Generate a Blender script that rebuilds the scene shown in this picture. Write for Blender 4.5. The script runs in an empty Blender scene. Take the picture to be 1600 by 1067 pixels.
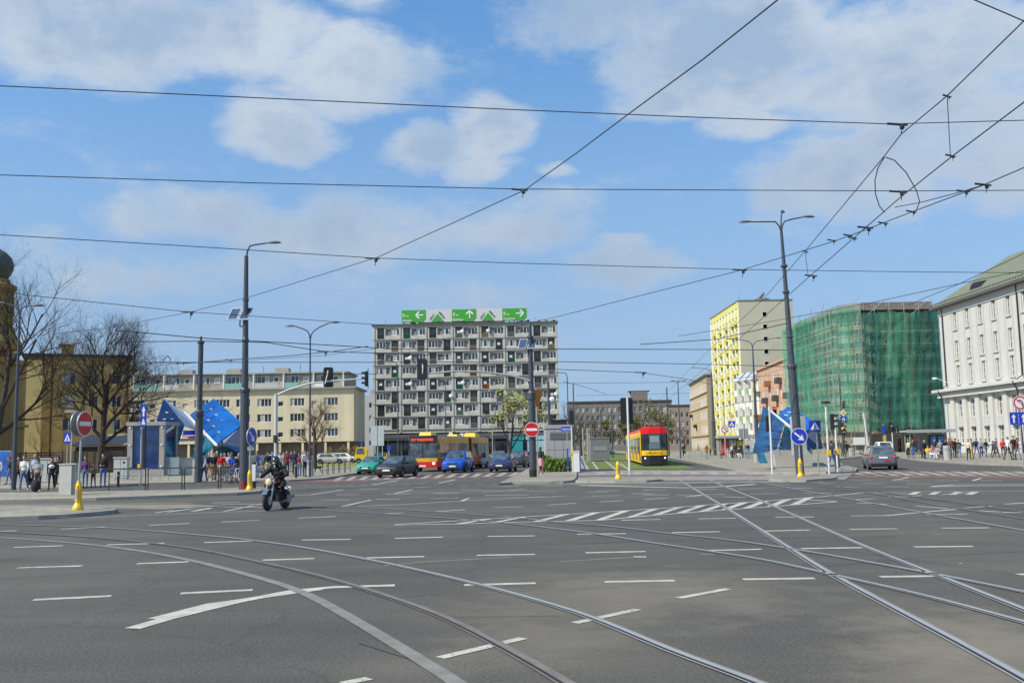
import bpy, bmesh, math, random
from mathutils import Vector, Matrix
R_ = math.radians
rnd = random.Random(7)
scene = bpy.context.scene
COL = scene.collection
# ------------------------------------------------------------------ camera
FPX = 1530.0; CZ = 1.83; PITCH = math.atan(166/FPX); ROLL = 0.019
cF = Vector((0, math.cos(PITCH), math.sin(PITCH)))
u0 = Vector((0, -math.sin(PITCH), math.cos(PITCH))); r0 = Vector((1, 0, 0))
cU = u0*math.cos(ROLL) + r0*math.sin(ROLL); cR = r0*math.cos(ROLL) - u0*math.sin(ROLL)
CAM = Vector((0, 0, CZ))
cd = bpy.data.cameras.new('camera'); cam = bpy.data.objects.new('camera', cd); COL.objects.link(cam)
cd.sensor_width = 36; cd.lens = FPX/1600*36; cd.clip_start = 0.1; cd.clip_end = 6000
mw = Matrix.Identity(4)
for i in range(3):
    mw[i][0] = cR[i]; mw[i][1] = cU[i]; mw[i][2] = -cF[i]; mw[i][3] = CAM[i]
cam.matrix_world = mw; scene.camera = cam
def ray(x, y): return cF + cR*((x-800)/FPX) + cU*((533.5-y)/FPX)
def G(x, y, z=0.0):            # the place on the ground (or at height z) seen there
    d = ray(x, y); t = (z-CZ)/d.z; return CAM + d*t
def D(x, y, Y):                # the place at distance Y
    d = ray(x, y); return CAM + d*(Y/d.y)
# ------------------------------------------------------------------ light
SUN_AZ = math.atan2(-0.46, -0.89); SUN_EL = R_(43)
sv = Vector((math.cos(SUN_AZ)*math.cos(SUN_EL), math.sin(SUN_AZ)*math.cos(SUN_EL), math.sin(SUN_EL)))
sl = bpy.data.lights.new('sun', 'SUN'); sl.energy = 3.8; sl.angle = R_(0.5); sl.color = (1.0, 0.93, 0.80)
so = bpy.data.objects.new('sun', sl); COL.objects.link(so)
so.rotation_euler = (-sv).to_track_quat('-Z', 'Y').to_euler()
scene.view_settings.view_transform = 'Standard'; scene.view_settings.look = 'None'
scene.view_settings.exposure = 0.5; scene.view_settings.gamma = 1
world = bpy.data.worlds.new('World'); scene.world = world; world.use_nodes = True
def make_world():
    nt = world.node_tree; N = nt.nodes; L = nt.links; N.clear()
    out = N.new('ShaderNodeOutputWorld'); bg = N.new('ShaderNodeBackground'); bg.inputs[1].default_value = 0.1
    L.new(bg.outputs[0], out.inputs[0])
    sky = N.new('ShaderNodeTexSky'); sky.sky_type = 'NISHITA'; sky.sun_disc = False
    sky.sun_elevation = SUN_EL; sky.sun_rotation = math.atan2(sv.x, sv.y)
    sky.altitude = 100; sky.air_density = 1.0; sky.dust_density = 0.3; sky.ozone_density = 2.0
    tc = N.new('ShaderNodeTexCoord')
    skm = N.new('ShaderNodeMapping'); skm.inputs['Scale'].default_value = (1, 1, .8); skm.inputs['Location'].default_value = (0, 0, .13); L.new(tc.outputs['Generated'], skm.inputs[0]); L.new(skm.outputs[0], sky.inputs[0])
    def vm(op, a, b=None):
        n = N.new('ShaderNodeVectorMath'); n.operation = op
        for k, v in enumerate((a, b)):
            if v is None: continue
            if isinstance(v, (tuple, Vector)): n.inputs[k].default_value = v
            else: L.new(v, n.inputs[k])
        return n
    def mth(op, a, b=None, c=None, clamp=False):
        n = N.new('ShaderNodeMath'); n.operation = op; n.use_clamp = clamp
        for k, v in enumerate((a, b, c)):
            if v is None: continue
            if isinstance(v, (int, float)): n.inputs[k].default_value = v
            else: L.new(v, n.inputs[k])
        return n.outputs[0]
    dirv = tc.outputs['Generated']
    warp = N.new('ShaderNodeTexNoise'); warp.inputs['Scale'].default_value = 9; warp.inputs['Detail'].default_value = 6
    L.new(dirv, warp.inputs['Vector'])
    w1 = vm('SUBTRACT', warp.outputs['Color'], (0.5, 0.5, 0.5)); w2 = vm('SCALE', w1.outputs[0]); w2.inputs['Scale'].default_value = 0.07
    wd = vm('ADD', dirv, w2.outputs[0]).outputs[0]
    blobs = [(190, 50, 215, 100, 1.0), (60, 30, 120, 90, .9), (400, 60, 150, 85, .9), (540, 122, 165, 72, 1.0), (430, 190, 125, 66, .95), (770, 198, 95, 55, 1.05), (655, 225, 92, 46, 1.0), (745, 262, 85, 34, .8), (868, 272, 44, 20, .9),
             (940, 25, 190, 60, .9), (1150, 80, 225, 115, 1.05), (1400, 110, 270, 125, 1.05), (1560, 80, 160, 90, .9), (1110, 150, 190, 48, .95), (1180, 205, 95, 34, .8), (1400, 270, 230, 82, .9), (1560, 250, 140, 95, .9), (1280, 330, 120, 40, .5),
             (320, 345, 180, 55, .85), (540, 365, 260, 72, .72), (720, 350, 260, 62, .68), (120, 410, 110, 55, .6), (860, 322, 110, 34, .6), (985, 425, 120, 38, .8), (985, 385, 46, 18, .6), (420, 440, 300, 50, .5), (560, 20, 70, 40, .5), (700, 470, 260, 40, .4)]
    acc = None
    for (x, y, rx, ry, s) in blobs:
        c = ray(x, y).normalized()
        a = vm('SUBTRACT', wd, tuple(c)); b = vm('MULTIPLY', a.outputs[0], (FPX/rx, FPX/max(rx, ry), FPX/ry))
        ln = vm('LENGTH', b.outputs[0]).outputs['Value']
        m = mth('MULTIPLY', mth('SUBTRACT', 1.0, mth('POWER', ln, 2.0), clamp=True), s)
        acc = m if acc is None else mth('MAXIMUM', acc, m)
    n1 = N.new('ShaderNodeTexNoise'); n1.inputs['Scale'].default_value = 9; n1.inputs['Detail'].default_value = 9; n1.inputs['Roughness'].default_value = .66
    mp = N.new('ShaderNodeMapping'); mp.inputs['Scale'].default_value = (1, 1, 2.2); L.new(dirv, mp.inputs[0]); L.new(mp.outputs[0], n1.inputs['Vector'])
    # all round the sky there are loose clouds too
    n2 = N.new('ShaderNodeTexNoise'); n2.inputs['Scale'].default_value = 3.1; n2.inputs['Detail'].default_value = 4; L.new(mp.outputs[0], n2.inputs['Vector'])
    sep = N.new('ShaderNodeSeparateXYZ'); L.new(dirv, sep.inputs[0])
    side = mth('MULTIPLY', mth('SUBTRACT', 0.75, sep.outputs['Y'], clamp=True), mth('MULTIPLY', mth('SUBTRACT', n2.outputs['Fac'], 0.45, clamp=True), 6), clamp=True)
    acc = mth('MAXIMUM', acc, side)
    dens = mth('ADD', acc, mth('MULTIPLY', mth('SUBTRACT', n1.outputs['Fac'], 0.50), 1.9))
    alpha = N.new('ShaderNodeMapRange'); alpha.interpolation_type = 'SMOOTHSTEP'
    L.new(dens, alpha.inputs[0]); alpha.inputs[1].default_value = 0.06; alpha.inputs[2].default_value = 0.85
    alpha.inputs[4].default_value = 0.92
    # thin veil towards the horizon
    # cloud brightness: denser = a little greyer-white
    n4 = N.new('ShaderNodeTexNoise'); n4.inputs['Scale'].default_value = 5; n4.inputs['Detail'].default_value = 8; n4.inputs['Roughness'].default_value = .62; L.new(wd, n4.inputs['Vector'])
    core = mth('ADD', mth('MULTIPLY', dens, .75), mth('MULTIPLY', mth('SUBTRACT', n4.outputs['Fac'], .5), 2.3))
    cc = N.new('ShaderNodeValToRGB'); L.new(core, cc.inputs[0]); cc.color_ramp.interpolation = 'EASE'
    cc.color_ramp.elements[0].position = .22; cc.color_ramp.elements[0].color = (4.6, 5.1, 5.65, 1)
    cc.color_ramp.elements[1].position = 1.0; cc.color_ramp.elements[1].color = (2.6, 3.5, 4.75, 1)
    tint = N.new('ShaderNodeMix'); tint.data_type = 'RGBA'; tint.blend_type = 'MULTIPLY'; tint.inputs[0].default_value = 1
    L.new(sky.outputs[0], tint.inputs[6]); tint.inputs[7].default_value = SKYTINT
    mx = N.new('ShaderNodeMix'); mx.data_type = 'RGBA'
    L.new(alpha.outputs[0], mx.inputs[0]); L.new(tint.outputs[2], mx.inputs[6]); L.new(cc.outputs[0], mx.inputs[7])
    vl = N.new('ShaderNodeMapRange'); vl.interpolation_type = 'SMOOTHSTEP'; L.new(sep.outputs['Z'], vl.inputs[0]); vl.inputs[1].default_value = .48; vl.inputs[2].default_value = 0.0; vl.inputs[3].default_value = .0; vl.inputs[4].default_value = .8
    m3 = N.new('ShaderNodeMix'); m3.data_type = 'RGBA'; L.new(vl.outputs[0], m3.inputs[0]); L.new(mx.outputs[2], m3.inputs[6]); m3.inputs[7].default_value = (2.65, 3.35, 4.3, 1)
    L.new(m3.outputs[2], bg.inputs[0])
SKYTINT = (.86, 1.30, 1.50, 1)
make_world()
# ------------------------------------------------------------------ materials
MATS = {}
def mat(name, rgb, rough=.7, metal=0.0, var=.12, scale=3.0, bump=0.0, bscale=None, emit=0.0, alpha=1.0, spec=.5, coat=0.0, streak=False, detail=5):
    if name in MATS: return MATS[name]
    m = bpy.data.materials.new(name); m.use_nodes = True; MATS[name] = m
    nt = m.node_tree; N = nt.nodes; L = nt.links; p = N['Principled BSDF']
    p.inputs['Roughness'].default_value = rough; p.inputs['Metallic'].default_value = metal
    p.inputs['Specular IOR Level'].default_value = spec; p.inputs['Coat Weight'].default_value = coat
    p.inputs['Alpha'].default_value = alpha
    c = tuple(rgb)+(1,)
    if var > 0:
        tc = N.new('ShaderNodeTexCoord'); mp = N.new('ShaderNodeMapping'); L.new(tc.outputs['Object'], mp.inputs[0])
        if streak: mp.inputs['Scale'].default_value = (1, 1, .12)
        ns = N.new('ShaderNodeTexNoise'); ns.inputs['Scale'].default_value = scale; ns.inputs['Detail'].default_value = detail; ns.inputs['Roughness'].default_value = .65
        L.new(mp.outputs[0], ns.inputs['Vector'])
        cr = N.new('ShaderNodeValToRGB'); L.new(ns.outputs['Fac'], cr.inputs[0])
        cr.color_ramp.elements[0].position = .3; cr.color_ramp.elements[1].position = .7
        cr.color_ramp.elements[0].color = tuple(max(0, v*(1-var)) for v in rgb)+(1,)
        cr.color_ramp.elements[1].color = tuple(min(1, v*(1+var)) for v in rgb)+(1,)
        L.new(cr.outputs[0], p.inputs['Base Color'])
        if bump > 0:
            b = N.new('ShaderNodeBump'); b.inputs['Strength'].default_value = bump; b.inputs['Distance'].default_value = .02
            n2 = N.new('ShaderNodeTexNoise'); n2.inputs['Scale'].default_value = bscale or scale*8; n2.inputs['Detail'].default_value = 3
            L.new(tc.outputs['Object'], n2.inputs['Vector']); L.new(n2.outputs['Fac'], b.inputs['Height']); L.new(b.outputs[0], p.inputs['Normal'])
    else: p.inputs['Base Color'].default_value = c
    if emit: p.inputs['Emission Color'].default_value = c; p.inputs['Emission Strength'].default_value = emit
    return m
def s2l(r, g, b): return tuple(((v/255)/12.92 if v/255 < .04045 else ((v/255+.055)/1.055)**2.4) for v in (r, g, b))
def asphalt():
    m = bpy.data.materials.new('asphalt'); m.use_nodes = True; nt = m.node_tree; N = nt.nodes; L = nt.links; p = N['Principled BSDF']
    tc = N.new('ShaderNodeTexCoord')
    def noise(s, d=5, r=.6, sc=None):
        n = N.new('ShaderNodeTexNoise'); n.inputs['Scale'].default_value = s; n.inputs['Detail'].default_value = d; n.inputs['Roughness'].default_value = r
        if sc:
            mp = N.new('ShaderNodeMapping'); mp.inputs['Scale'].default_value = sc; L.new(tc.outputs['Object'], mp.inputs[0]); L.new(mp.outputs[0], n.inputs['Vector'])
        else: L.new(tc.outputs['Object'], n.inputs['Vector'])
        return n
    def ramp(n, p0, c0, p1, c1):
        r = N.new('ShaderNodeValToRGB'); L.new(n.outputs['Fac'], r.inputs[0]); r.color_ramp.elements[0].position = p0; r.color_ramp.elements[1].position = p1
        r.color_ramp.elements[0].color = c0; r.color_ramp.elements[1].color = c1; return r
    def mix(f, a, b, bt='MIX'):
        x = N.new('ShaderNodeMix'); x.data_type = 'RGBA'; x.blend_type = bt
        if isinstance(f, float): x.inputs[0].default_value = f
        else: L.new(f, x.inputs[0])
        L.new(a, x.inputs[6]); L.new(b, x.inputs[7]); return x.outputs[2]
    big = ramp(noise(.22, 6), .32, (.074, .070, .061, 1), .68, (.100, .095, .082, 1))
    lanes = ramp(noise(1.0, 4, .6, (.05, 1.1, 1)), .3, (.86, .86, .88, 1), .7, (1.1, 1.09, 1.07, 1))
    c = mix(1.0, big.outputs[0], lanes.outputs[0], 'MULTIPLY')
    grit = ramp(noise(30, 4, .9), .38, (.45, .45, .45, 1), .66, (1.75, 1.73, 1.68, 1)); c = mix(.85, c, grit.outputs[0], 'MULTIPLY')
    specks = ramp(noise(75, 2, .7), .65, (0, 0, 0, 1), .70, (1, 1, 1, 1))
    w = N.new('ShaderNodeRGB'); w.outputs[0].default_value = (.24, .22, .18, 1)
    c = mix(specks.outputs[0], c, w.outputs[0])
    tan = N.new('ShaderNodeRGB'); tan.outputs[0].default_value = (.215, .188, .14, 1)
    dust = ramp(noise(.16, 7, .62), .48, (0, 0, 0, 1), .76, (.32, .32, .32, 1)); c = mix(dust.outputs[0], c, tan.outputs[0])
    for (px, py, r, st) in ((1590, 1010, 1.7, .8), (1500, 1060, 1.4, .6), (940, 930, 2.6, .45), (1090, 915, 2.2, .4), (840, 1000, 1.3, .4), (640, 1040, .9, .25), (1420, 960, 1.6, .3)):
        q = G(px, py); sb = N.new('ShaderNodeVectorMath'); sb.operation = 'SUBTRACT'; L.new(tc.outputs['Object'], sb.inputs[0]); sb.inputs[1].default_value = (q.x, q.y, 0)
        ml = N.new('ShaderNodeVectorMath'); ml.operation = 'MULTIPLY'; L.new(sb.outputs[0], ml.inputs[0]); ml.inputs[1].default_value = (1, .7, 0)
        ln = N.new('ShaderNodeVectorMath'); ln.operation = 'LENGTH'; L.new(ml.outputs[0], ln.inputs[0]); ad = N.new('ShaderNodeMath'); ad.operation = 'ADD'; L.new(ln.outputs['Value'], ad.inputs[0])
        nm_ = noise(1.3, 6, .7); sc_ = N.new('ShaderNodeMath'); sc_.operation = 'MULTIPLY_ADD'; L.new(nm_.outputs['Fac'], sc_.inputs[0]); sc_.inputs[1].default_value = r*1.6; sc_.inputs[2].default_value = -.8*r; L.new(sc_.outputs[0], ad.inputs[1])
        mr = N.new('ShaderNodeMapRange'); mr.interpolation_type = 'SMOOTHSTEP'; L.new(ad.outputs[0], mr.inputs[0]); mr.inputs[1].default_value = 0; mr.inputs[2].default_value = r; mr.inputs[3].default_value = st; mr.inputs[4].default_value = 0
        c = mix(mr.outputs[0], c, tan.outputs[0])
    # fine cracks and joints
    v = N.new('ShaderNodeTexVoronoi'); v.feature = 'DISTANCE_TO_EDGE'; v.inputs['Scale'].default_value = .13
    nz = noise(1.5, 4); vv = N.new('ShaderNodeVectorMath'); vv.operation = 'ADD'; sc = N.new('ShaderNodeVectorMath'); sc.operation = 'SCALE'; sc.inputs['Scale'].default_value = .9
    L.new(nz.outputs['Color'], sc.inputs[0]); L.new(tc.outputs['Object'], vv.inputs[0]); L.new(sc.outputs[0], vv.inputs[1]); L.new(vv.outputs[0], v.inputs['Vector'])
    cr = N.new('ShaderNodeMapRange'); L.new(v.outputs['Distance'], cr.inputs[0]); cr.inputs[2].default_value = .006; cr.inputs[3].default_value = .3; cr.inputs[4].default_value = 0
    dk = N.new('ShaderNodeRGB'); dk.outputs[0].default_value = (.03, .03, .032, 1); c = mix(cr.outputs[0], c, dk.outputs[0])
    L.new(c, p.inputs['Base Color']); p.inputs['Roughness'].default_value = .82; p.inputs['Specular IOR Level'].default_value = .35
    b = N.new('ShaderNodeBump'); b.inputs['Strength'].default_value = .5; b.inputs['Distance'].default_value = .01
    L.new(noise(55, 3, .8).outputs['Fac'], b.inputs['Height']); L.new(b.outputs[0], p.inputs['Normal'])
    return m
def paving(name, c1, c2, size, mortar=.02):
    m = bpy.data.materials.new(name); m.use_nodes = True; nt = m.node_tree; N = nt.nodes; L = nt.links; p = N['Principled BSDF']; MATS[name] = m
    tc = N.new('ShaderNodeTexCoord'); b = N.new('ShaderNodeTexBrick'); L.new(tc.outputs['Object'], b.inputs[0])
    b.inputs['Scale'].default_value = 1.0; b.inputs['Brick Width'].default_value = size; b.inputs['Row Height'].default_value = size; b.inputs['Mortar Size'].default_value = mortar; b.offset = 0.5
    b.inputs['Color1'].default_value = c1+(1,); b.inputs['Color2'].default_value = c2+(1,); b.inputs['Mortar'].default_value = tuple(v*.6 for v in c1)+(1,)
    n = N.new('ShaderNodeTexNoise'); n.inputs['Scale'].default_value = .35; n.inputs['Detail'].default_value = 8; L.new(tc.outputs['Object'], n.inputs[0])
    r = N.new('ShaderNodeValToRGB'); L.new(n.outputs['Fac'], r.inputs[0]); r.color_ramp.elements[0].position = .3; r.color_ramp.elements[1].position = .7
    r.color_ramp.elements[0].color = (.75, .74, .72, 1); r.color_ramp.elements[1].color = (1.15, 1.13, 1.1, 1)
    x = N.new('ShaderNodeMix'); x.data_type = 'RGBA'; x.blend_type = 'MULTIPLY'; x.inputs[0].default_value = 1; L.new(b.outputs[0], x.inputs[6]); L.new(r.outputs[0], x.inputs[7])
    L.new(x.outputs[2], p.inputs['Base Color']); p.inputs['Roughness'].default_value = .85
    return m
def glass(name, c, rough=.06, scale=.6, var=.7):
    return mat(name, c, rough=rough, var=var, scale=scale, spec=.8, coat=.3, detail=2)
M_ASPH = asphalt()
M_PAVE = paving('paving_slabs', (.27, .25, .195), (.34, .315, .25), .5)
M_KERB = mat('kerb_stone', (.30, .285, .25), var=.2, scale=1.2, bump=.2)
M_WHITE = mat('road_paint', (.47, .455, .38), rough=.7, var=.28, scale=4.0)
def wear(m, lo=.56, hi=.66, sc=16):
    nt = m.node_tree; N = nt.nodes; L = nt.links; p = N['Principled BSDF']; tc = N.new('ShaderNodeTexCoord'); n = N.new('ShaderNodeTexNoise'); n.inputs['Scale'].default_value = sc; n.inputs['Detail'].default_value = 8; n.inputs['Roughness'].default_value = .8; L.new(tc.outputs['Object'], n.inputs[0])
    n2 = N.new('ShaderNodeTexNoise'); n2.inputs['Scale'].default_value = .5; n2.inputs['Detail'].default_value = 3; L.new(tc.outputs['Object'], n2.inputs[0]); a = N.new('ShaderNodeMath'); a.operation = 'MULTIPLY_ADD'; L.new(n2.outputs['Fac'], a.inputs[0]); a.inputs[1].default_value = .35; L.new(n.outputs['Fac'], a.inputs[2])
    r = N.new('ShaderNodeMapRange'); L.new(a.outputs[0], r.inputs[0]); r.inputs[1].default_value = lo+.17; r.inputs[2].default_value = hi+.17; r.inputs[3].default_value = 1; r.inputs[4].default_value = .12; L.new(r.outputs[0], p.inputs['Alpha'])
wear(M_WHITE)
M_CREAM = mat('old_road_paint', (.40, .35, .29), rough=.7, var=.3, scale=3.0); wear(M_CREAM, .48, .68, 7)
M_RED = mat('red_cycle_surface', (.24, .11, .09), var=.3, scale=1.5); 
wear(M_RED, .5, .7, 5)
M_POLE = mat('dark_blue_grey_pole_paint', (.055, .066, .085), rough=.45, var=.15, scale=2, spec=.5)
M_GALV = mat('galvanised_steel', (.44, .43, .41), rough=.42, metal=.35, var=.12, scale=5)
M_BLACK = mat('black_plastic', (.018, .018, .02), rough=.45, var=.1)
M_WIRE = mat('dark_wire', (.03, .032, .036), rough=.6, var=0)
M_TYRE = mat('rubber', (.022, .022, .023), rough=.8, var=.2, scale=8)
M_RIM = mat('alloy', (.45, .46, .47), rough=.3, metal=.7, var=.05)
M_YEL = mat('yellow_plastic', (.78, .50, .02), rough=.4, var=.08)
M_PLATE = mat('white_plate', (.75, .75, .73), rough=.4, var=.05)
M_SIGNW = mat('sign_white', (.78, .78, .78), rough=.35, var=.03)
M_SIGNR = mat('sign_red', (.58, .012, .02), rough=.35, var=.03)
M_SIGNB = mat('sign_blue', (.02, .05, .46), rough=.35, var=.03)
M_SIGNG = mat('sign_back_grey', (.30, .31, .32), rough=.5, metal=.3, var=.05)
M_GLASSD = glass('window_glass_dark', (.035, .045, .055))
M_GLASSM = glass('window_glass_mid', (.11, .13, .15))
M_CURT = mat('curtained_glass', (.42, .43, .41), rough=.15, var=.3, scale=2.5, spec=.7, coat=.4)
M_FRAME = mat('white_window_frame', (.72, .72, .70), rough=.5, var=.05)
M_CONC = mat('concrete_grey', (.38, .375, .35), var=.16, scale=1.4, bump=.1)
M_BARK = mat('bark', (.065, .052, .042), rough=.95, var=.35, scale=4)
M_TWIG = mat('twigs', (.085, .065, .05), rough=.95, var=.3, scale=4)
M_BRICKD = mat('dark_roof_felt', (.07, .07, .072), rough=.9, var=.2)
# ------------------------------------------------------------------ mesh building
class MB:
    def __init__(s): s.v = []; s.f = []; s.m = []
    def add(s, vs, fs, m=0):
        o = len(s.v); s.v += [tuple(v) for v in vs]; s.f += [tuple(i+o for i in f) for f in fs]; s.m += [m]*len(fs); return s
    def quad(s, a, b, c, d, m=0): return s.add([a, b, c, d], [(0, 1, 2, 3)], m)
    def box(s, x0, x1, y0, y1, z0, z1, m=0):
        return s.add([(x0, y0, z0), (x1, y0, z0), (x1, y1, z0), (x0, y1, z0), (x0, y0, z1), (x1, y0, z1), (x1, y1, z1), (x0, y1, z1)],
                     [(0, 3, 2, 1), (4, 5, 6, 7), (0, 1, 5, 4), (1, 2, 6, 5), (2, 3, 7, 6), (3, 0, 4, 7)], m)
    def hexa(s, p, m=0): return s.add(p, [(0, 3, 2, 1), (4, 5, 6, 7), (0, 1, 5, 4), (1, 2, 6, 5), (2, 3, 7, 6), (3, 0, 4, 7)], m)
    def tube(s, pts, rad, n=8, m=0, caps=True):
        pts = [Vector(p) for p in pts]
        if isinstance(rad, (int, float)): rad = [rad]*len(pts)
        o = len(s.v); prev = None
        for i, p in enumerate(pts):
            t = (pts[min(i+1, len(pts)-1)] - pts[max(i-1, 0)]); t = t.normalized() if t.length > 1e-9 else Vector((0, 0, 1))
            if prev is None:
                a = Vector((1, 0, 0)) if abs(t.x) < .9 else Vector((0, 1, 0)); u = (a - t*a.dot(t)).normalized()
            else:
                u = prev - t*prev.dot(t); u = u.normalized() if u.length > 1e-6 else t.orthogonal().normalized()
            prev = u; w = t.cross(u)
            for k in range(n):
                an = 2*math.pi*k/n; s.v.append(tuple(p + (u*math.cos(an)+w*math.sin(an))*rad[i]))
        for i in range(len(pts)-1):
            for k in range(n):
                a = o+i*n+k; b = o+i*n+(k+1) % n; s.f.append((a, b, b+n, a+n)); s.m.append(m)
        if caps:
            s.f.append(tuple(o+k for k in range(n-1, -1, -1))); s.m.append(m)
            q = o+(len(pts)-1)*n; s.f.append(tuple(q+k for k in range(n))); s.m.append(m)
        return s
    def lathe(s, prof, c=(0, 0, 0), n=16, axis='z', m=0, caps=True):
        o = len(s.v)
        for (r, h) in prof:
            for k in range(n):
                an = 2*math.pi*k/n; a = r*math.cos(an); b = r*math.sin(an)
                v = {'z': (a, b, h), 'x': (h, a, b), 'y': (a, -h, b)}[axis]; s.v.append((v[0]+c[0], v[1]+c[1], v[2]+c[2]))
        for i in range(len(prof)-1):
            for k in range(n):
                a = o+i*n+k; b = o+i*n+(k+1) % n; s.f.append((a, b, b+n, a+n)); s.m.append(m)
        if caps:
            s.f.append(tuple(o+k for k in range(n-1, -1, -1))); s.m.append(m)
            q = o+(len(prof)-1)*n; s.f.append(tuple(q+k for k in range(n))); s.m.append(m)
        return s
    def prism(s, poly, y0, y1, m=0):       # polygon in x,z pushed through y (front at y0)
        n = len(poly); o = len(s.v)
        s.v += [(x, y0, z) for x, z in poly]+[(x, y1, z) for x, z in poly]
        s.f.append(tuple(o+k for k in range(n))); s.f.append(tuple(o+n+k for k in range(n-1, -1, -1))); s.m += [m, m]
        for k in range(n):
            a = o+k; b = o+(k+1) % n; s.f.append((b, a, a+n, b+n)); s.m.append(m)
        return s
    def slab(s, poly, z0, z1, m=0, mside=None):   # polygon in x,y pushed through z
        n = len(poly); o = len(s.v)
        s.v += [(x, y, z1) for x, y in poly]+[(x, y, z0) for x, y in poly]
        s.f.append(tuple(o+k for k in range(n))); s.m.append(m)
        for k in range(n):
            a = o+k; b = o+(k+1) % n; s.f.append((b, a, a+n, b+n)); s.m.append(m if mside is None else mside)
        return s
    def ell(s, c, r, n=10, k=7, m=0):
        prof = [(max(1e-3, math.sin(math.pi*i/k)), -math.cos(math.pi*i/k)) for i in range(k+1)]
        o = len(s.v)
        for (a, h) in prof:
            for q in range(n):
                an = 2*math.pi*q/n; s.v.append((c[0]+r[0]*a*math.cos(an), c[1]+r[1]*a*math.sin(an), c[2]+r[2]*h))
        for i in range(k):
            for q in range(n):
                a = o+i*n+q; b = o+i*n+(q+1) % n; s.f.append((a, b, b+n, a+n)); s.m.append(m)
        return s
    def mesh(s, name, mats, smooth=False):
        me = bpy.data.meshes.new(name); me.from_pydata(s.v, [], s.f)
        for mm in (mats if isinstance(mats, (list, tuple)) else [mats]): me.materials.append(mm)
        me.polygons.foreach_set('material_index', s.m)
        if smooth: me.polygons.foreach_set('use_smooth', [True]*len(s.f))
        me.update(); return me
    def build(s, name, mats, parent=None, loc=None, rz=0, smooth=False, fix=True):
        me = s.mesh(name, mats, smooth)
        if fix:
            bm = bmesh.new(); bm.from_mesh(me); bmesh.ops.recalc_face_normals(bm, faces=bm.faces); bm.to_mesh(me); bm.free()
        return link(name, me, parent, loc, rz)
def link(name, me, parent=None, loc=None, rz=0):
    o = bpy.data.objects.new(name, me); COL.objects.link(o)
    if parent: o.parent = parent
    if loc is not None: o.location = loc
    if rz: o.rotation_euler = (0, 0, rz)
    return o
def tag(o, label=None, cat=None, group=None, kind=None):
    if label: o['label'] = label
    if cat: o['category'] = cat
    if group: o['group'] = group
    if kind: o['kind'] = kind
    return o
def thing(name, label, cat, loc=(0, 0, 0), rz=0, group=None):
    o = bpy.data.objects.new(name, None); COL.objects.link(o); o.location = loc; o.rotation_euler = (0, 0, rz); o.empty_display_size = .3
    return tag(o, label, cat, group)
def copy_tree(o, parent=None):
    kids = [c for c in KIDS.get(o.name, [])]
    c = o.copy(); COL.objects.link(c)
    if parent: c.parent = parent
    for ch in kids: copy_tree(ch, c)
    return c
KIDS = {}
def index_kids():
    KIDS.clear()
    for o in bpy.data.objects:
        if o.parent: KIDS.setdefault(o.parent.name, []).append(o)
def text(s, size, m, parent, loc, rot=(math.pi/2, 0, 0), name='lettering', align='LEFT', ext=.004, sx=1.0):
    c = bpy.data.curves.new('t', 'FONT'); c.body = s; c.size = size; c.offset = .018*size; c.align_x = align; c.extrude = ext; c.resolution_u = 2
    t = bpy.data.objects.new('t', c); COL.objects.link(t); bpy.context.view_layer.update()
    me = bpy.data.meshes.new_from_object(t.evaluated_get(bpy.context.evaluated_depsgraph_get()))
    bpy.data.objects.remove(t); me.materials.clear(); me.materials.append(m)
    o = link(name, me, parent, loc); o.rotation_euler = rot; o.scale = (sx, 1, 1); return o
def lerp(a, b, t): return a+(b-a)*t
# ------------------------------------------------------------------ ground, roads, pavements
mb = MB(); S = 2500
mb.add([(-S, -S, 0), (S, -S, 0), (S, S, 0), (-S, S, 0)], [(0, 1, 2, 3)]); tag(mb.build('road', M_ASPH), kind='structure')
def gp(pts, z=0.0): return [(lambda q: (q.x, q.y))(G(x, y, z)) for x, y in pts]
def kerbed(name, pts, z=.12, m=None, raw=False):
    poly = pts if raw else gp(pts, z)
    P = [Vector((x, y)) for x, y in poly]; n = len(P)
    area = sum(P[i].x*P[(i+1) % n].y-P[(i+1) % n].x*P[i].y for i in range(n))
    if area < 0: P.reverse()
    inn = []
    for i in range(n):
        a = (P[i]-P[i-1]).normalized(); b = (P[(i+1) % n]-P[i]).normalized(); t = (a+b)
        t = t.normalized() if t.length > .2 else a
        inn.append(P[i]+Vector((-t.y, t.x))*.16)
    k = MB()
    for i in range(n):
        j = (i+1) % n
        k.quad((P[i].x, P[i].y, -.01), (P[j].x, P[j].y, -.01), (P[j].x, P[j].y, z), (P[i].x, P[i].y, z))
        k.quad((P[i].x, P[i].y, z), (P[j].x, P[j].y, z), (inn[j].x, inn[j].y, z), (inn[i].x, inn[i].y, z))
    tag(k.build('kerb', M_KERB, fix=False), kind='structure')
    s = MB(); s.add([(p.x, p.y, z-.004) for p in inn], [tuple(range(n))]); tag(s.build(name, m or M_PAVE, fix=False), kind='structure')
def flat(name, pts, z, m, raw=False):
    poly = pts if raw else gp(pts)
    P = [(x, y, z) for x, y in poly]; n = len(P)
    if sum(P[i][0]*P[(i+1) % n][1]-P[(i+1) % n][0]*P[i][1] for i in range(n)) < 0: P.reverse()
    s = MB(); s.add(P, [tuple(range(n))]); return tag(s.build(name, m, fix=False), kind='structure')
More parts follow.
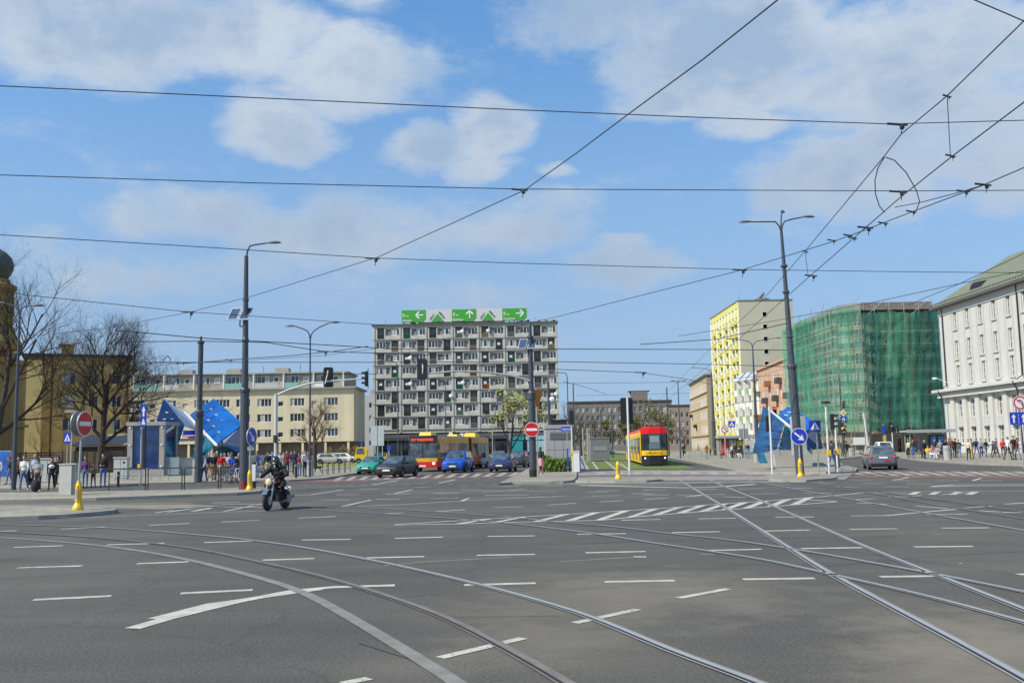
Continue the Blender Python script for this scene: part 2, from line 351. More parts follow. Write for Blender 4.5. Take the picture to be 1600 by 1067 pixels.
# left plaza behind the service road, reaching back to the houses
pl = gp([(-250, 764), (0, 763), (110, 760.5), (230, 755.5), (400, 751), (452, 749.5), (506, 746.5), (546, 740), (570, 737.5), (620, 732), (700, 724), (760, 718)], .12)
kerbed('pavement', pl+[(-14, 178), (-110, 178), (-120, 60)], raw=True)
kerbed('pavement', [(-250, 789), (0, 781), (150, 777.3), (230, 774.5), (300, 772), (370, 769.6), (405, 766.5), (420, 762.5), (415, 760.8), (395, 760.5), (300, 763.8), (130, 767.5), (-250, 772)])
kerbed('traffic_island', [(-150, 813), (0, 807.5), (60, 805.3), (100, 803.3), (150, 799.3), (178, 796.3), (184, 794.3), (150, 792.5), (100, 791), (0, 790), (-150, 791)])
# median with the vent kiosk and the crossing strip over the tram tracks
kerbed('pavement', [(779, 754.5), (800, 753), (880, 751.5), (896, 749.5), (901, 744), (901, 736), (915, 733.5), (905, 715), (896, 703), (868, 703), (834, 727), (806, 742.5)])
flat('footpath', [(890, 752), (1320, 749.5), (1338, 736.5), (900, 733.8)], .014, mat('worn_paving', (.25, .235, .205), var=.25, scale=.8))
kerbed('traffic_island', [(899, 750.6), (960, 750.8), (1010, 750), (1034, 748.2), (1034, 746.7), (960, 746.6), (905, 747)], .11)
kerbed('traffic_island', [(1200, 747.5), (1222, 749.6), (1260, 749.3), (1300, 746.5), (1309, 744.5), (1300, 742), (1240, 740.5), (1205, 741.8)], .11)
rp = gp([(1178, 737.5), (1290, 737.2), (1336, 735.5), (1340, 731), (1322, 727), (1306, 721), (1310, 716.5), (1345, 712.8)], .12)
kerbed('pavement', [(30, 330), (23.5, 155)]+gp([(1178, 737.5), (1103, 724)], .12)[::-1]+rp[1:]+[(46, 128), (48, 150), (48.5, 215), (46, 330)], raw=True)
kerbed('pavement', gp([(1395, 712.5), (1440, 718.5), (1520, 723.5), (1700, 728)], .12)+[(80, 58), (80, 150), (55, 150), (49.6, 140)], raw=True)
M_GRASS = mat('spring_grass', (.11, .155, .028), rough=.95, var=.45, scale=1.8, bump=.8, bscale=14)
M_GRASS2 = mat('worn_lawn', (.19, .22, .035), rough=.95, var=.45, scale=.5, bump=.8, bscale=14)
flat('grass_verge', [(918, 733.5), (1086, 733.5), (1060, 724), (1040, 717), (985, 703), (930, 699.6), (903, 699.6), (907, 712)], .03, M_GRASS)
lg = G(404, 722, .12); flat('grass_verge', [(-55, 118), (-24, 112), (-17, 117), (-20, 134), (-56, 136)], .14, M_GRASS2, raw=True)
flat('grass_verge', [(9.5, 128), (16, 128), (19, 250), (10.5, 250)], .034, M_GRASS, raw=True)
flat('footpath', [(6.9, 126), (17.5, 126), (17.5, 128.6), (6.9, 128.6)], .05, M_KERB, raw=True)
# ---- painted lines: (x1,y1,x2,y2[,width])
mk = MB(); NS = [0]
def stripe(pts, w, z=.004, m=0, M=None):
    NS[0] += 1; z += NS[0]*.000018
    P = [G(x, y) for x, y in pts]; L_ = []; R2 = []
    for i, p in enumerate(P):
        t = (P[min(i+1, len(P)-1)]-P[max(i-1, 0)]); t.z = 0; t.normalize(); nn = Vector((-t.y, t.x, 0))
        L_.append(p+nn*w/2); R2.append(p-nn*w/2)
    for i in range(len(P)-1):
        (M or mk).quad((R2[i].x, R2[i].y, z), (R2[i+1].x, R2[i+1].y, z), (L_[i+1].x, L_[i+1].y, z), (L_[i].x, L_[i].y, z), m)
dashes = """21,855,98,852.5 28,887,128,884 52,937,174,931 167,851,257,848.5 214,880.5,295,877.5 282,927,395,921.5 232,820.5,296,817.5 346,815.5,406,812.5
465,809.5,525,806.5 319,847.5,395,845 472,843.5,548,842.5 617,841,692,839 410,875,491,872.5 573,871.5,663,869.5 762,838,836,837 745,867.5,836,866 725,914,837,911
915,863.5,1009,861.5 945,909,1054,907 1161,905,1273,903.5 1375,901,1470,900 1590,897.5,1650,896 902,834.5,978,833.5 1050,832,1125,830.5 1195,829.5,1265,828
1328,827,1402,826 1471,825,1546,824.5 971,812.5,1032,811.5 1091,810.5,1150,809.5 1211,808,1272,807.5 1107,860,1190,858 1252,857,1347,855.5 1428,854.5,1520,853.5
504,781,546,780.7 525,773,562,772.5 586,780,626,779.5 602,772,640,771 672,779,717,778 677,770.5,717,770 561,764.5,591,764 649,760.7,671,760.7 714,760,729,760 779,759.5,812,759.3
677,799.5,727,796 770,793,818,791.5 600,802.5,630,801 845,759,880,759 929,767,967,766 1005,765.5,1042,765 1080,765,1119,764 915,769,951,769 924,775,970,774 986,771,1021,772
1005,773,1047,773 1057,773,1095,773.5 1104,772.5,1132,772 1130,776,1167,777 936,784,974,782 856,789,900,786 1007,780,1042,778 1071,776,1104,773 1154,764,1193,763 1171,771.5,1217,771
1334,780.7,1367,779 1339,785.5,1387,788 1431,790.7,1482,794 1530,797.5,1577,801 1570,787.5,1605,785.5 1447,804,1512,803 1566,801,1605,800.5 1330,750.5,1362,750.7 1395,750.5,1430,751
1462,750.7,1497,751 1531,750.7,1566,751 1342,755.2,1380,755.5 1416,755.5,1454,756 1306,760.7,1343,760.7 1381,760.5,1421,760.5 1271,755,1306,755.5 1231,762.5,1269,762.5 1255,770,1299,770
1200,756,1236,756.5 95,826.7,165,823 0,830,26,829 455,774,485,773 332,785,376,784.5 1500,880,1502,880 990,870,1010,870""".split()
for q in dashes:
    a = [float(v) for v in q.split(',')]
    for z_ in [0]:
        far = G(a[0], a[1]).y
        stripe([(a[0], a[1]), (a[2], a[3])], .17 if far < 40 else .2)
for pts, w in [([(1060, 934.5), (1138, 920)], .12), ([(898, 973.5), (997, 952)], .12), ([(687, 1028), (818, 997)], .12), ([(535, 1068), (577, 1060)], .12),
               ([(207, 982), (262, 966), (370, 940), (460, 923), (520, 917.5), (617, 914.5)], .2), ([(240, 967), (330, 944), (500, 920.5)], .17),
               ([(485, 773), (536, 765)], .14), ([(535, 791), (580, 781)], .14), ([(617, 771), (644, 765)], .14), ([(580, 757.5), (622, 750.5)], .16), ([(685, 755), (712, 749)], .16),
               ([(560, 791), (640, 787.5), (720, 782.5), (800, 778.5), (885, 775)], .14), ([(720, 783), (733, 778), (810, 776.5), (870, 776)], .14),
               ([(720, 765), (780, 766.5), (869, 767)], .16), ([(752, 769), (790, 766.5), (822, 764)], .16), ([(757, 774), (827, 773)], .2), ([(905, 758), (1000, 760.5), (1075, 762), (1130, 760), (1180, 756.5)], .45),
               ([(920, 758), (1080, 757)], .3), ([(0, 787), (150, 786.7), (302, 786.2), (400, 788)], .13), ([(-80, 816), (0, 813), (150, 808), (320, 801), (400, 798.5), (445, 797)], .12),
               ([(350, 799), (400, 789), (425, 784)], .13), ([(285, 793), (345, 791.5), (420, 793)], .12), ([(243, 801), (270, 797), (330, 795)], .15), ([(262, 800), (300, 794.5)], .18), ([(300, 799), (330, 793.5)], .18),
               ([(1328, 806), (1385, 805.5), (1440, 800.5), (1495, 795.5)], .15), ([(1507, 793.5), (1550, 790.7)], .15), ([(1395, 750), (1408, 748.3), (1420, 745.5)], .16), ([(1520, 751), (1533, 747)], .16),
               ([(1455, 760), (1490, 757.3), (1700, 756)], .3), ([(1455, 760.5), (1520, 759), (1700, 758.5)], .3), ([(1388, 777), (1420, 775.5), (1440, 774)], .14),
               ([(560, 773.5), (610, 767.5)], .0001), ([(1095, 866), (1115, 866)], .05), ([(870, 878), (1000, 870)], .03),
               ([(800, 870.5), (660, 878), (600, 884)], .03)]:
    stripe(pts, w)
for i in range(14):
    x = 474+i*22.5; stripe([(x, 759.2-i*.28), (x+10, 759-i*.28)], .2)
for i in range(9):
    stripe([(885+0*i, 758.5), (886, 758.5)], .1)
# hatched splitter
up = [(617, 819.5), (700, 814.5), (800, 808.7), (910, 802), (1030, 794.5), (1117, 788), (1200, 782.5), (1242, 779), (1307, 774), (1355, 769), (1470, 767.8), (1700, 766)]
lo = [(617, 820.2), (720, 818.6), (800, 816), (937, 813), (1010, 806), (1120, 797.5), (1190, 792.5), (1210, 791), (1307, 784)]
stripe(up, .15); stripe(lo, .15); stripe([(1242, 779.5), (1307, 783.5)], .15); stripe([(1365, 770), (1425, 772), (1470, 773), (1525, 768.7)], .15)
def yat(L_, x):
    for a, b in zip(L_, L_[1:]):
        if a[0] <= x <= b[0]: return lerp(a[1], b[1], (x-a[0])/(b[0]-a[0]))
    return L_[-1][1]
for k, x in enumerate([715, 770, 838, 888, 936, 984, 1024, 1062, 1098, 1132, 1166, 1204, 1240]):
    wd = 15; dx = 52-2.2*k
    q = [G(x-wd/2, yat(lo, x-wd/2)), G(x+wd/2, yat(lo, x+wd/2)), G(x+wd/2+dx, yat(up, x+wd/2+dx)), G(x-wd/2+dx, yat(up, x-wd/2+dx))]
    mk.quad(*[(p.x, p.y, .0092) for p in q])
for x in (1424, 1455, 1488, 1514):
    q = [G(x-6, 773), G(x+6, 773), G(x+16, 768.6), G(x+4, 768.6)]; mk.quad(*[(p.x, p.y, .0092) for p in q])
# zebra crossings
for i in range(16):          # over the car lanes
    x = 520+i*19.5; yb = lerp(750.8, 743.2, (x-520)/300); yt = yb-5.6
    q = [G(x, yb), G(x+9, yb-.25), G(x+20, yt-.25), G(x+11, yt)]; mk.quad(*[(p.x, p.y, .0096) for p in q], 1)
for i in range(14):          # over the tram strip
    x = 905+i*29; q = [G(x, 741.5), G(x+14, 741.5), G(x+9+i*.6, 737.5), G(x-5+i*.6, 737.5)]; mk.quad(*[(p.x, p.y, .02) for p in q], 1)
for i in range(17):          # right carriageway
    x = 1322+i*24; q = [G(x+22, 742.6), G(x+38, 742.6), G(x+8, 736.6), G(x-8, 736.6)]; mk.quad(*[(p.x, p.y, .0096) for p in q], 1)
for i in range(10):
    x = 1325+i*34; stripe([(x, 745), (x+16, 745.1)], .2, .02)
for i in range(12):
    x = 560+i*22; y = lerp(750.5, 744.6, i/12.); stripe([(x-40, y+2), (x-30, y+1.8)], .2, .02)
tag(mk.build('road_marking', [M_WHITE, M_CREAM], fix=False), kind='structure')
sm = MB()
for pts, w in [([(690, 965), (790, 963.5), (872, 962)], .012), ([(1290, 885), (1420, 872), (1600, 861)], .015), ([(0, 905), (120, 896), (230, 893)], .015), ([(560, 1005), (640, 1030), (700, 1067)], .012), ([(330, 830), (520, 823), (760, 827)], .03), ([(900, 850), (1080, 842), (1400, 838)], .025)]: stripe(pts, w, .003, 0, sm)
tag(sm.build('road_patch', mat('tar_seam', (.03, .03, .03), rough=.6, var=.2), fix=False), kind='structure')
flat('cycle_path', [(452, 752.5), (540, 751.8), (680, 747.2), (826, 743.8), (826, 741.9), (680, 744.8), (560, 748.2), (470, 750.4)], .0065, M_RED)
flat('cycle_path', [(826, 750), (900, 745.5), (1188, 743.6), (1188, 741.8), (900, 742.6), (850, 745.5)], .126, M_RED) if False else None
flat('cycle_path', [(896, 744.6), (1195, 744.0), (1195, 742.0), (896, 742.4)], .018, M_RED)
flat('cycle_path', [(1310, 745.3), (1700, 746.5), (1700, 742.8), (1310, 742.4)], .0065, M_RED)
flat('road_patch', [(110, 792), (182, 793.5), (270, 796), (345, 790), (300, 787.6), (-50, 788.5), (-50, 790)], .002, mat('sandy_asphalt', (.22, .195, .14), var=.3, scale=1.5))
flat('road_patch', [(810, 757), (1290, 753), (1280, 750.5), (800, 754.5)], .002, mat('pale_asphalt', (.20, .19, .165), var=.3, scale=1.0))
# tram rails set in the road
rl = MB()
def rail(pts, bright=1, w=.055):
    out = []
    for i in range(len(pts)-1):        # Catmull-Rom in picture points gives the smooth bend on the ground
        p0 = Vector(pts[max(i-1, 0)]); p1 = Vector(pts[i]); p2 = Vector(pts[i+1]); p3 = Vector(pts[min(i+2, len(pts)-1)])
        for k in range(5):
            t = k/5; out.append(tuple(.5*((2*p1)+(p2-p0)*t+(2*p0-5*p1+4*p2-p3)*t*t+(3*p1-p0-3*p2+p3)*t**3)))
    out.append(pts[-1])
    P = [G(x, y) for x, y in out]
    def band(off, w, z, m):
        A = []; B = []
        for i, p in enumerate(P):
            t = (P[min(i+1, len(P)-1)]-P[max(i-1, 0)]); t.z = 0; t.normalize(); n = Vector((-t.y, t.x, 0))
            A.append(p+n*(off+w/2)); B.append(p+n*(off-w/2))
        for i in range(len(P)-1):
            rl.quad((B[i].x, B[i].y, z), (B[i+1].x, B[i+1].y, z), (A[i+1].x, A[i+1].y, z), (A[i].x, A[i].y, z), m)
    if bright == 2: band(0, .15, .0105, 1); return
    band(-.01, .14, .0105, 1 if bright else 3); band(.0, w, .0135, 0 if bright == 1 else 4); band(-.047, .032, .012, 2); band(-.078, .02, .0135, 0 if bright == 1 else 4)
rail([(-120, 817), (0, 820), (170, 825), (300, 835), (400, 845), (500, 860), (650, 890), (800, 927), (925, 965), (1050, 1016), (1185, 1067), (1290, 1112)])
rail([(-100, 828), (15, 832), (170, 842), (300, 857), (400, 877), (500, 900), (600, 930), (700, 967), (800, 1018), (885, 1067), (950, 1110)], 0)
rail([(-100, 834), (0, 840), (150, 852), (280, 872), (400, 902), (475, 927), (550, 967), (625, 1012), (670, 1040), (715, 1069), (770, 1112)], 2)
rail([(300, 786), (450, 791), (600, 795), (787, 807), (862, 815), (950, 822), (1050, 834), (1150, 845), (1275, 864), (1350, 877), (1460, 897), (1600, 925), (1700, 948)])
rail([(300, 791), (460, 795), (535, 799), (650, 806), (787, 817), (875, 827), (950, 837), (1025, 849), (1100, 860), (1200, 876), (1310, 900), (1450, 932), (1600, 972), (1700, 1000)])
rail([(1017, 728), (1040, 739), (1065, 752), (1095, 770), (1137, 795), (1235, 857), (1300, 897), (1400, 951), (1500, 1004), (1605, 1062), (1700, 1116)])
rail([(1040, 727), (1066, 735), (1100, 747), (1150, 767), (1200, 787), (1275, 820), (1350, 853), (1460, 897), (1600, 952), (1700, 993)])
rail([(1150, 746), (1205, 757), (1325, 779), (1437, 800), (1600, 829), (1700, 848)])
rail([(1180, 745), (1225, 752.5), (1350, 769), (1475, 791), (1600, 811), (1700, 828)], 0)
rail([(1210, 746), (1250, 751.5), (1375, 769), (1525, 789), (1600, 800), (1700, 815)], 0)
tag(rl.build('tram_track', [mat('polished_rail', (.46, .45, .43), rough=.45, metal=.4, var=.12, scale=1), mat('rail_sealant', (.20, .19, .17), rough=.8, var=.25, scale=2.5),
                            mat('rail_groove', (.02, .02, .02), var=0), mat('rust_sealant', (.17, .145, .12), var=.3, scale=2), mat('rusty_rail', (.24, .20, .17), rough=.5, metal=.3, var=.25)], fix=False), kind='structure')
rl = MB()
for pts in ([(909, 713), (918, 734)], [(920, 713), (934, 734)], [(937, 713), (962, 734)], [(905, 703), (909, 713)], [(912, 704), (920, 713)], [(922, 704), (937, 713)], [(982, 734), (968, 724)]):
    stripe(pts, .22, .042, 0, rl)
tag(rl.build('tram_track', mat('grassed_rail_concrete', (.36, .34, .28), var=.2), fix=False), kind='structure')
# ================================================================== BUILDINGS
def wall_holes(mb, x0, x1, z0, z1, holes, dep, m=0, mr=0, y=0.0):
    xs = sorted(set([x0, x1]+[v for h in holes for v in (h[0], h[1])])); zs = sorted(set([z0, z1]+[v for h in holes for v in (h[2], h[3])]))
    xs = [v for v in xs if x0-1e-6 <= v <= x1+1e-6]; zs = [v for v in zs if z0-1e-6 <= v <= z1+1e-6]
    for i in range(len(xs)-1):
        for j in range(len(zs)-1):
            cx = (xs[i]+xs[i+1])/2; cz = (zs[j]+zs[j+1])/2
            if any(h[0] < cx < h[1] and h[2] < cz < h[3] for h in holes): continue
            mb.quad((xs[i], y, zs[j]), (xs[i+1], y, zs[j]), (xs[i+1], y, zs[j+1]), (xs[i], y, zs[j+1]), m)
    for a, b, c, d in holes:
        e = y+dep
        mb.quad((a, y, c), (b, y, c), (b, e, c), (a, e, c), mr); mb.quad((a, y, d), (a, e, d), (b, e, d), (b, y, d), mr)
        mb.quad((a, y, c), (a, e, c), (a, e, d), (a, y, d), mr); mb.quad((b, y, c), (b, y, d), (b, e, d), (b, e, c), mr)
def rest_of_box(mb, x0, x1, z0, z1, dy, m=0, mtop=1):
    mb.quad((x0, dy, z0), (x0, 0, z0), (x0, 0, z1), (x0, dy, z1), m); mb.quad((x1, 0, z0), (x1, dy, z0), (x1, dy, z1), (x1, 0, z1), m)
    mb.quad((x1, dy, z0), (x0, dy, z0), (x0, dy, z1), (x1, dy, z1), m); mb.quad((x0, 0, z1), (x1, 0, z1), (x1, dy, z1), (x0, dy, z1), mtop)
_WM = {}
def window_mesh(w, h, cols, rows=1, fr=.07, gm=None, fm=None, curt=0):
    key = (round(w, 2), round(h, 2), cols, rows, gm.name if gm else '', fm.name if fm else '', curt, fr)
    if key in _WM: return _WM[key]
    b = MB(); b.box(0, fr, -.03, .05, 0, h); b.box(w-fr, w, -.03, .05, 0, h); b.box(fr, w-fr, -.03, .05, 0, fr); b.box(fr, w-fr, -.03, .05, h-fr, h)
    for i in range(1, cols): x = w*i/cols; b.box(x-fr*.55, x+fr*.55, -.028, .04, fr, h-fr)
    for j in range(1, rows): z = h*j/rows+(.12*h if rows == 2 else 0); b.box(fr, w-fr, -.026, .04, z-fr*.3, z+fr*.3)
    for i in range(cols):
        m = 2 if (curt >> i) & 1 else 1
        b.quad((w*i/cols, .02, 0), (w*(i+1)/cols, .02, 0), (w*(i+1)/cols, .02, h), (w*i/cols, .02, h), m)
    me = b.mesh('window', [fm or M_FRAME, gm or M_GLASSD, M_CURT]); _WM[key] = me; return me
def window(parent, x, z, w, h, y=.12, cols=2, rows=1, gm=None, fm=None, fr=.07, curt=None, sill=True, name='window'):
    if curt is None: curt = rnd.choice([0, 0, 1, 2, 4, 3, 5, 0])
    o = link(name, window_mesh(w, h, cols, rows, fr, gm, fm, curt), parent, (x, y, z)); return o
# ---- the slab block in the middle
B = thing('apartment_block', 'long grey concrete apartment block with eight storeys behind the waiting cars', 'apartment block', (-28.6, 200, 0))
W = 37.9; HT = 27.3; bay = W/7.08; off = .35
wall = MB(); holes = []; wins = []; bals = []; pans = []
for r in range(8):
    zc = 25.75-r*2.64
    for b in range(7):
        x = off+b*bay
        if r % 2 == 0: bals.append((x+.55, zc-1.25, r, b)); wins.append((x+3.2, zc-.55)); pans.append((x+2.25, x+3.2, zc))
        else: wins.append((x+.35, zc-.55)); bals.append((x+3.45, zc-1.25, r, b)); pans.append((x+2.35, x+3.25, zc))
for x, z in wins: holes.append((x, x+2.0, z, z+1.35))
for x, z, r, b in bals: holes.append((x, x+1.45, z, z+2.3))
for a, b, zc in pans: holes.append((a, b, zc-.55, zc+.8))
M_SLAB = mat('weathered_concrete', (.50, .485, .42), var=.2, scale=.7, streak=True, bump=.15)
M_PANEL = mat('grey_spandrel', (.27, .27, .26), var=.15, scale=.8, streak=True)
wall_holes(wall, 0, W, 5.2, HT, holes, .95, 0, 0)
rest_of_box(wall, 0, W, 5.2, HT, 11, 0, 1)
for b in range(8): wall.box(max(.05, off+b*bay-.32), min(W-.05, off+b*bay+.05) if b < 7 else W-.05, -.12, -.002, 5.4, HT-.3, 0)
for r in range(9): zc = 25.75-r*2.64+1.22; wall.box(.06, W-.06, -.17, -.003, zc-.07, zc+.09, 2)
wall.quad((0, .95, 5.2), (W, .95, 5.2), (W, .95, HT), (0, .95, HT), 3)
wall.build('wall', [M_SLAB, M_BRICKD, mat('slab_edge', (.20, .20, .19), var=.2), M_PANEL], B, fix=False)
for a, b, zc in pans[:100]:
    pass
for a, b, zc in pans: s = MB(); s.box(a, b, .3, .4, zc-.55, zc+.8); s.build('wall_panel', M_PANEL, B, fix=False)
for x, z in wins: window(B, x, z, 2.0, 1.35, .14, 3, fr=.1)
M_RAILS = [mat('balcony_dark', (.06, .06, .06), var=.3), mat('balcony_grey', (.19, .19, .185), var=.3), mat('balcony_green', (.02, .13, .09), var=.3), mat('balcony_rust', (.28, .10, .03), var=.3), mat('balcony_tan', (.30, .22, .13), var=.3)]
def balcony(parent, x, z, w, h, mr, lift=0):
    b = MB(); b.quad((0, .9, 0), (w, .9, 0), (w, .9, h), (0, .9, h), 0)
    b.box(w*.12, w*.48, .8, .88, .05, h*.9, 1); b.box(w*.54, w*.9, .8, .88, .7, h*.9, 1); b.box(w*.1, w*.14, .76, .89, .05, h*.93, 3); b.box(w*.48, w*.54, .76, .89, .05, h*.93, 3)
    for k in range(12): b.box(w*k/12+.01, w*k/12+.045, -.02, .02, .1, 1.0, 2)
    b.box(0, w, -.03, .03, .98, 1.04, 2); b.box(.05, w-.05, .03, .05, .12, .95, 2)
    b.box(0, w, -.1, .5, -.08, 0.02, 3)
    if rnd.random() < .3: b.box(w*.2, w*.65, .2, .6, .9, 1.5, 4)
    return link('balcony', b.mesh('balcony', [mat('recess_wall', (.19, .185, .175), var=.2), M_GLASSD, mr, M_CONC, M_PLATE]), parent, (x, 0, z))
gr = {(0, 1): 2, (2, 5): 2, (4, 3): 2, (5, 2): 2, (3, 3): 3, (4, 4): 3, (0, 4): 4, (1, 3): 4, (1, 6): 4, (3, 0): 2, (1, 0): 4}
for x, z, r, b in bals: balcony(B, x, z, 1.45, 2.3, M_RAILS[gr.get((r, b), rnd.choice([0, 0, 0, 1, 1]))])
g = MB(); M_SHOPG = glass('shop_glass', (.05, .07, .08))
for k in range(14):
    x = .1+k*(W/14); g.box(x, x+.35, .5, .95, 0, 4.4, 0); g.box(x+.4, x+W/14-.05, 1.5, 1.6, .4, 3.3, 1)
g.box(0, W, 1.7, 11, 0, 5.19, 2); g.box(-.3, W+.3, -.9, 1.4, 4.35, 4.9, 3); g.box(-.3, W+.3, -1.0, -.9, 3.7, 4.35, 2)
g.build('ground_floor', [M_CONC, M_SHOPG, mat('shop_dark', (.05, .052, .06), var=.2), mat('fascia', (.10, .11, .13), var=.2)], B, fix=False)
for nm, x, w, m in [('shop_sign', 27.5, 3.2, mat('teal_sign', (.02, .28, .30), var=.1)), ('shop_sign', 31, 4.2, mat('pale_blue_sign', (.30, .50, .55), var=.2)), ('shop_sign', 12, 5, M_PLATE), ('shop_sign', 19, 4, mat('dark_red_sign', (.2, .03, .03), var=.1))]:
    c = MB(); c.box(x, x+w, -1.2, -1.05, 3.4 if m != 0 else 2, 4.2); c.box(x+.3, x+w-.3, -1.1, -1.04, 1.0, 3.2); c.build(nm, m, B, fix=False)
c = MB(); c.box(-.25, W+.25, -.3, 11.2, HT, HT+.25); c.box(10, 27, -.28, .1, HT+.25, HT+.6)
for x in (2, 7.5, 20.4, 33.5): c.tube([(x, 5, HT+.2), (x, 5, HT+rnd.uniform(1.5, 2.2))], .04, 5)
for k in range(26): xx = rnd.uniform(.5, W-.5); c.box(xx, xx+rnd.uniform(.3, .9), .3, .6, HT+.25, HT+rnd.uniform(.4, .75))
c.build('roof', mat('roof_edge', (.12, .125, .13), var=.3), B, fix=False)
c = MB(); c.lathe([(1.35, 0), (1.35, .35), (1.1, .8), (.6, 1.05), (.01, 1.1)], (15.9, 6, HT+.2), 20); c.box(15.3, 16.5, 5.4, 6.6, HT+.2, HT+2.4)
c.lathe([(1.5, 2.3), (1.5, 2.6), (.9, 3.1), (.01, 3.3)], (15.9, 6, HT+.35), 20)
c.build('roof_dome', mat('dome_metal', (.22, .18, .15), rough=.5, var=.2), B)
for (x, r, b) in [(x, r, b) for x, z, r, b in bals if (r, b) in ((0, 3), (2, 1), (4, 1), (4, 3), (5, 2), (5, 6), (0, 4))]:
    zc = 25.75-r*2.64; d = MB(); d.lathe([(.01, .06), (.25, .04), (.42, -.06)], (x+1.45, -.45, zc), 12, 'y'); d.tube([(x+1.4, 0, zc-.1), (x+1.45, -.4, zc)], .03, 5); d.build('satellite_dish', M_PLATE, B)
# roof sign
RS = thing('roof_sign', 'long white roof billboard with three green arrow panels on the concrete block', 'billboard', (-28.6, 199.6, HT+.25))
bx0 = (627-582)/290*W; bx1 = (825-582)/290*W; bw = bx1-bx0
c = MB(); c.box(bx0, bx1, 0, .25, .25, 2.85)
c.build('sign_panel', mat('billboard_white', (.60, .60, .60), rough=.5, var=.04), RS, fix=False)
c = MB()
for k in range(12): x = bx0+.4+k*(bw-.8)/11; c.tube([(x, .3, -.05), (x, .3, 2.6)], .05, 5); c.tube([(x, 2.3, -.05), (x, .32, 2.2)], .05, 5)
for k in range(5): x = bx0+2.6+k*(bw-5.2)/4; c.box(x-.12, x+.12, -.75, -.45, .05, .32); c.box(x-.04, x+.04, -.5, 0, .1, .18)
c.build('support_frame', M_BLACK, RS, fix=False)
M_GREEN = mat('sign_green', (.055, .36, .035), rough=.5, var=.03)
for k, (arrow, town) in enumerate([('l', 'Arkadia'), ('u', 'Bia\u0142o\u0142\u0119ka'), ('r', 'Targ\u00f3wek')]):
    x = bx0+.1+k*(bw-5.15)/2; w = 4.95
    c = MB(); c.prism([(x, .3), (x+w-.65, .3), (x+w, .95), (x+w, 2.8), (x, 2.8)], -.06, 0); p = c.build('green_panel', M_GREEN, RS)
    ax, az = x+3.65, 1.75
    sh = [(-.85, -.12), (-.85, .12), (.35, .12), (-.15, .68), (.17, .78), (.85, 0), (.17, -.78), (-.15, -.68), (.35, -.12)]
    f = {'r': lambda a, b: (a, b), 'l': lambda a, b: (-a, b), 'u': lambda a, b: (b, a)}[arrow]
    c = MB(); q = [f(a, b) for a, b in sh]
    c.prism([(ax+a, az+b) for a, b in q], -.10, -.065); c.build('arrow', M_SIGNW, p)
    text('5', .95, M_SIGNW, p, (x+.2, -.075, 1.45)); text('km', .5, M_SIGNW, p, (x+.85, -.075, 1.45)); text(town, .58, M_SIGNW, p, (x+.2, -.075, .48))
for k in range(2):
    x = bx0+5.05+(bw-5.15)/4*0+k*(bw-5.15)/2+1.6
    c = MB(); c.prism([(x-1.3+.9, .35), (x+1.3+.9, .35), (x+.9, 1.95)], -.06, 0); c.build('logo', M_GREEN, RS)
    t = text('LEROY', .50, M_BLACK, RS, (x-.62, -.07, .62)); t.rotation_euler = (math.pi/2, -R_(50), 0)
    t = text('MERLIN', .50, M_BLACK, RS, (x+1.05, -.07, 2.22)); t.rotation_euler = (math.pi/2, R_(50), 0)
# ---- cream block on the left
def D2(x, Y): return D(x, 700, Y).x
B = thing('apartment_building', 'long cream building with a recessed grey attic storey behind the left glass canopy', 'building', (D2(150, 178), 178, 0))
W = D2(553, 178)-D2(150, 178); HT = 13.2
M_CREAMW = mat('cream_plaster', (.60, .53, .36), var=.12, scale=.5, streak=True)
k = 178/1530
xs = []
x = 2.0; i = 0
pat = [2.6, 2.6, 1.0, 2.6, 1.0, 2.6, 2.6]
while x < W-3.5:
    w = pat[i % 7]; xs.append((x, w)); x += w+rnd.choice([1.15, 1.25]); i += 1
wh = []
for r in range(3):
    z = 10.1-r*2.78
    for x, w in xs: wh.append((x, x+w, z, z+(1.45 if w > 1.5 else .9)))
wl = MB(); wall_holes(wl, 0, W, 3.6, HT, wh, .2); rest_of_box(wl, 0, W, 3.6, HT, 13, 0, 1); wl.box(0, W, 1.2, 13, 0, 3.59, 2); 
for q in range(12): wl.box(q*W/11.3, q*W/11.3+.4, .1, .5, 0, 3.55, 0)
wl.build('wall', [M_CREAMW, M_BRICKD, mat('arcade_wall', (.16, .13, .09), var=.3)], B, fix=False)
for a, b, c_, d in wh: window(B, a, c_, b-a, d-c_, .14, 4 if b-a > 1.5 else 1, fr=.085)
c = MB(); c.box(-.4, W+.5, -.55, 13.3, HT, HT+.3); c.box(1, W-1.5, 1.6, 12, HT+.3, HT+2.95, 1); c.box(.6, W-1.2, .9, 12.4, HT+2.95, HT+3.2, 0)
for q in range(9): xx = 1+q*(W-3)/8; c.box(xx-.1, xx+.1, .3, 1.7, HT+.3, HT+2.95, 2)
c.build('attic', [mat('attic_edge', (.33, .32, .29), var=.15), mat('attic_wall', (.34, .32, .27), var=.2, scale=.6), M_PLATE], B, fix=False)
for q in range(8):
    xx = 1.4+q*(W-3)/8; window(B, xx, HT+1.2, 2.2, 1.4, 1.55, 3, fr=.1); window(B, xx+3.0, HT+1.4, 1.0, 1.0, 1.55, 1, fr=.1)
for q, m in enumerate([M_PLATE, mat('mint_panel', (.20, .42, .36), var=.1), mat('grey_panel', (.45, .45, .43), var=.1), M_RAILS[4], MATS['mint_panel'], MATS['grey_panel'], MATS['mint_panel'], M_PLATE]):
    xx = 1.2+q*(W-3)/8; c = MB(); c.box(xx, xx+rnd.choice([2.5, 4.2]), .35, .42, HT+.35, HT+1.25); c.build('balcony_panel', m, B, fix=False)
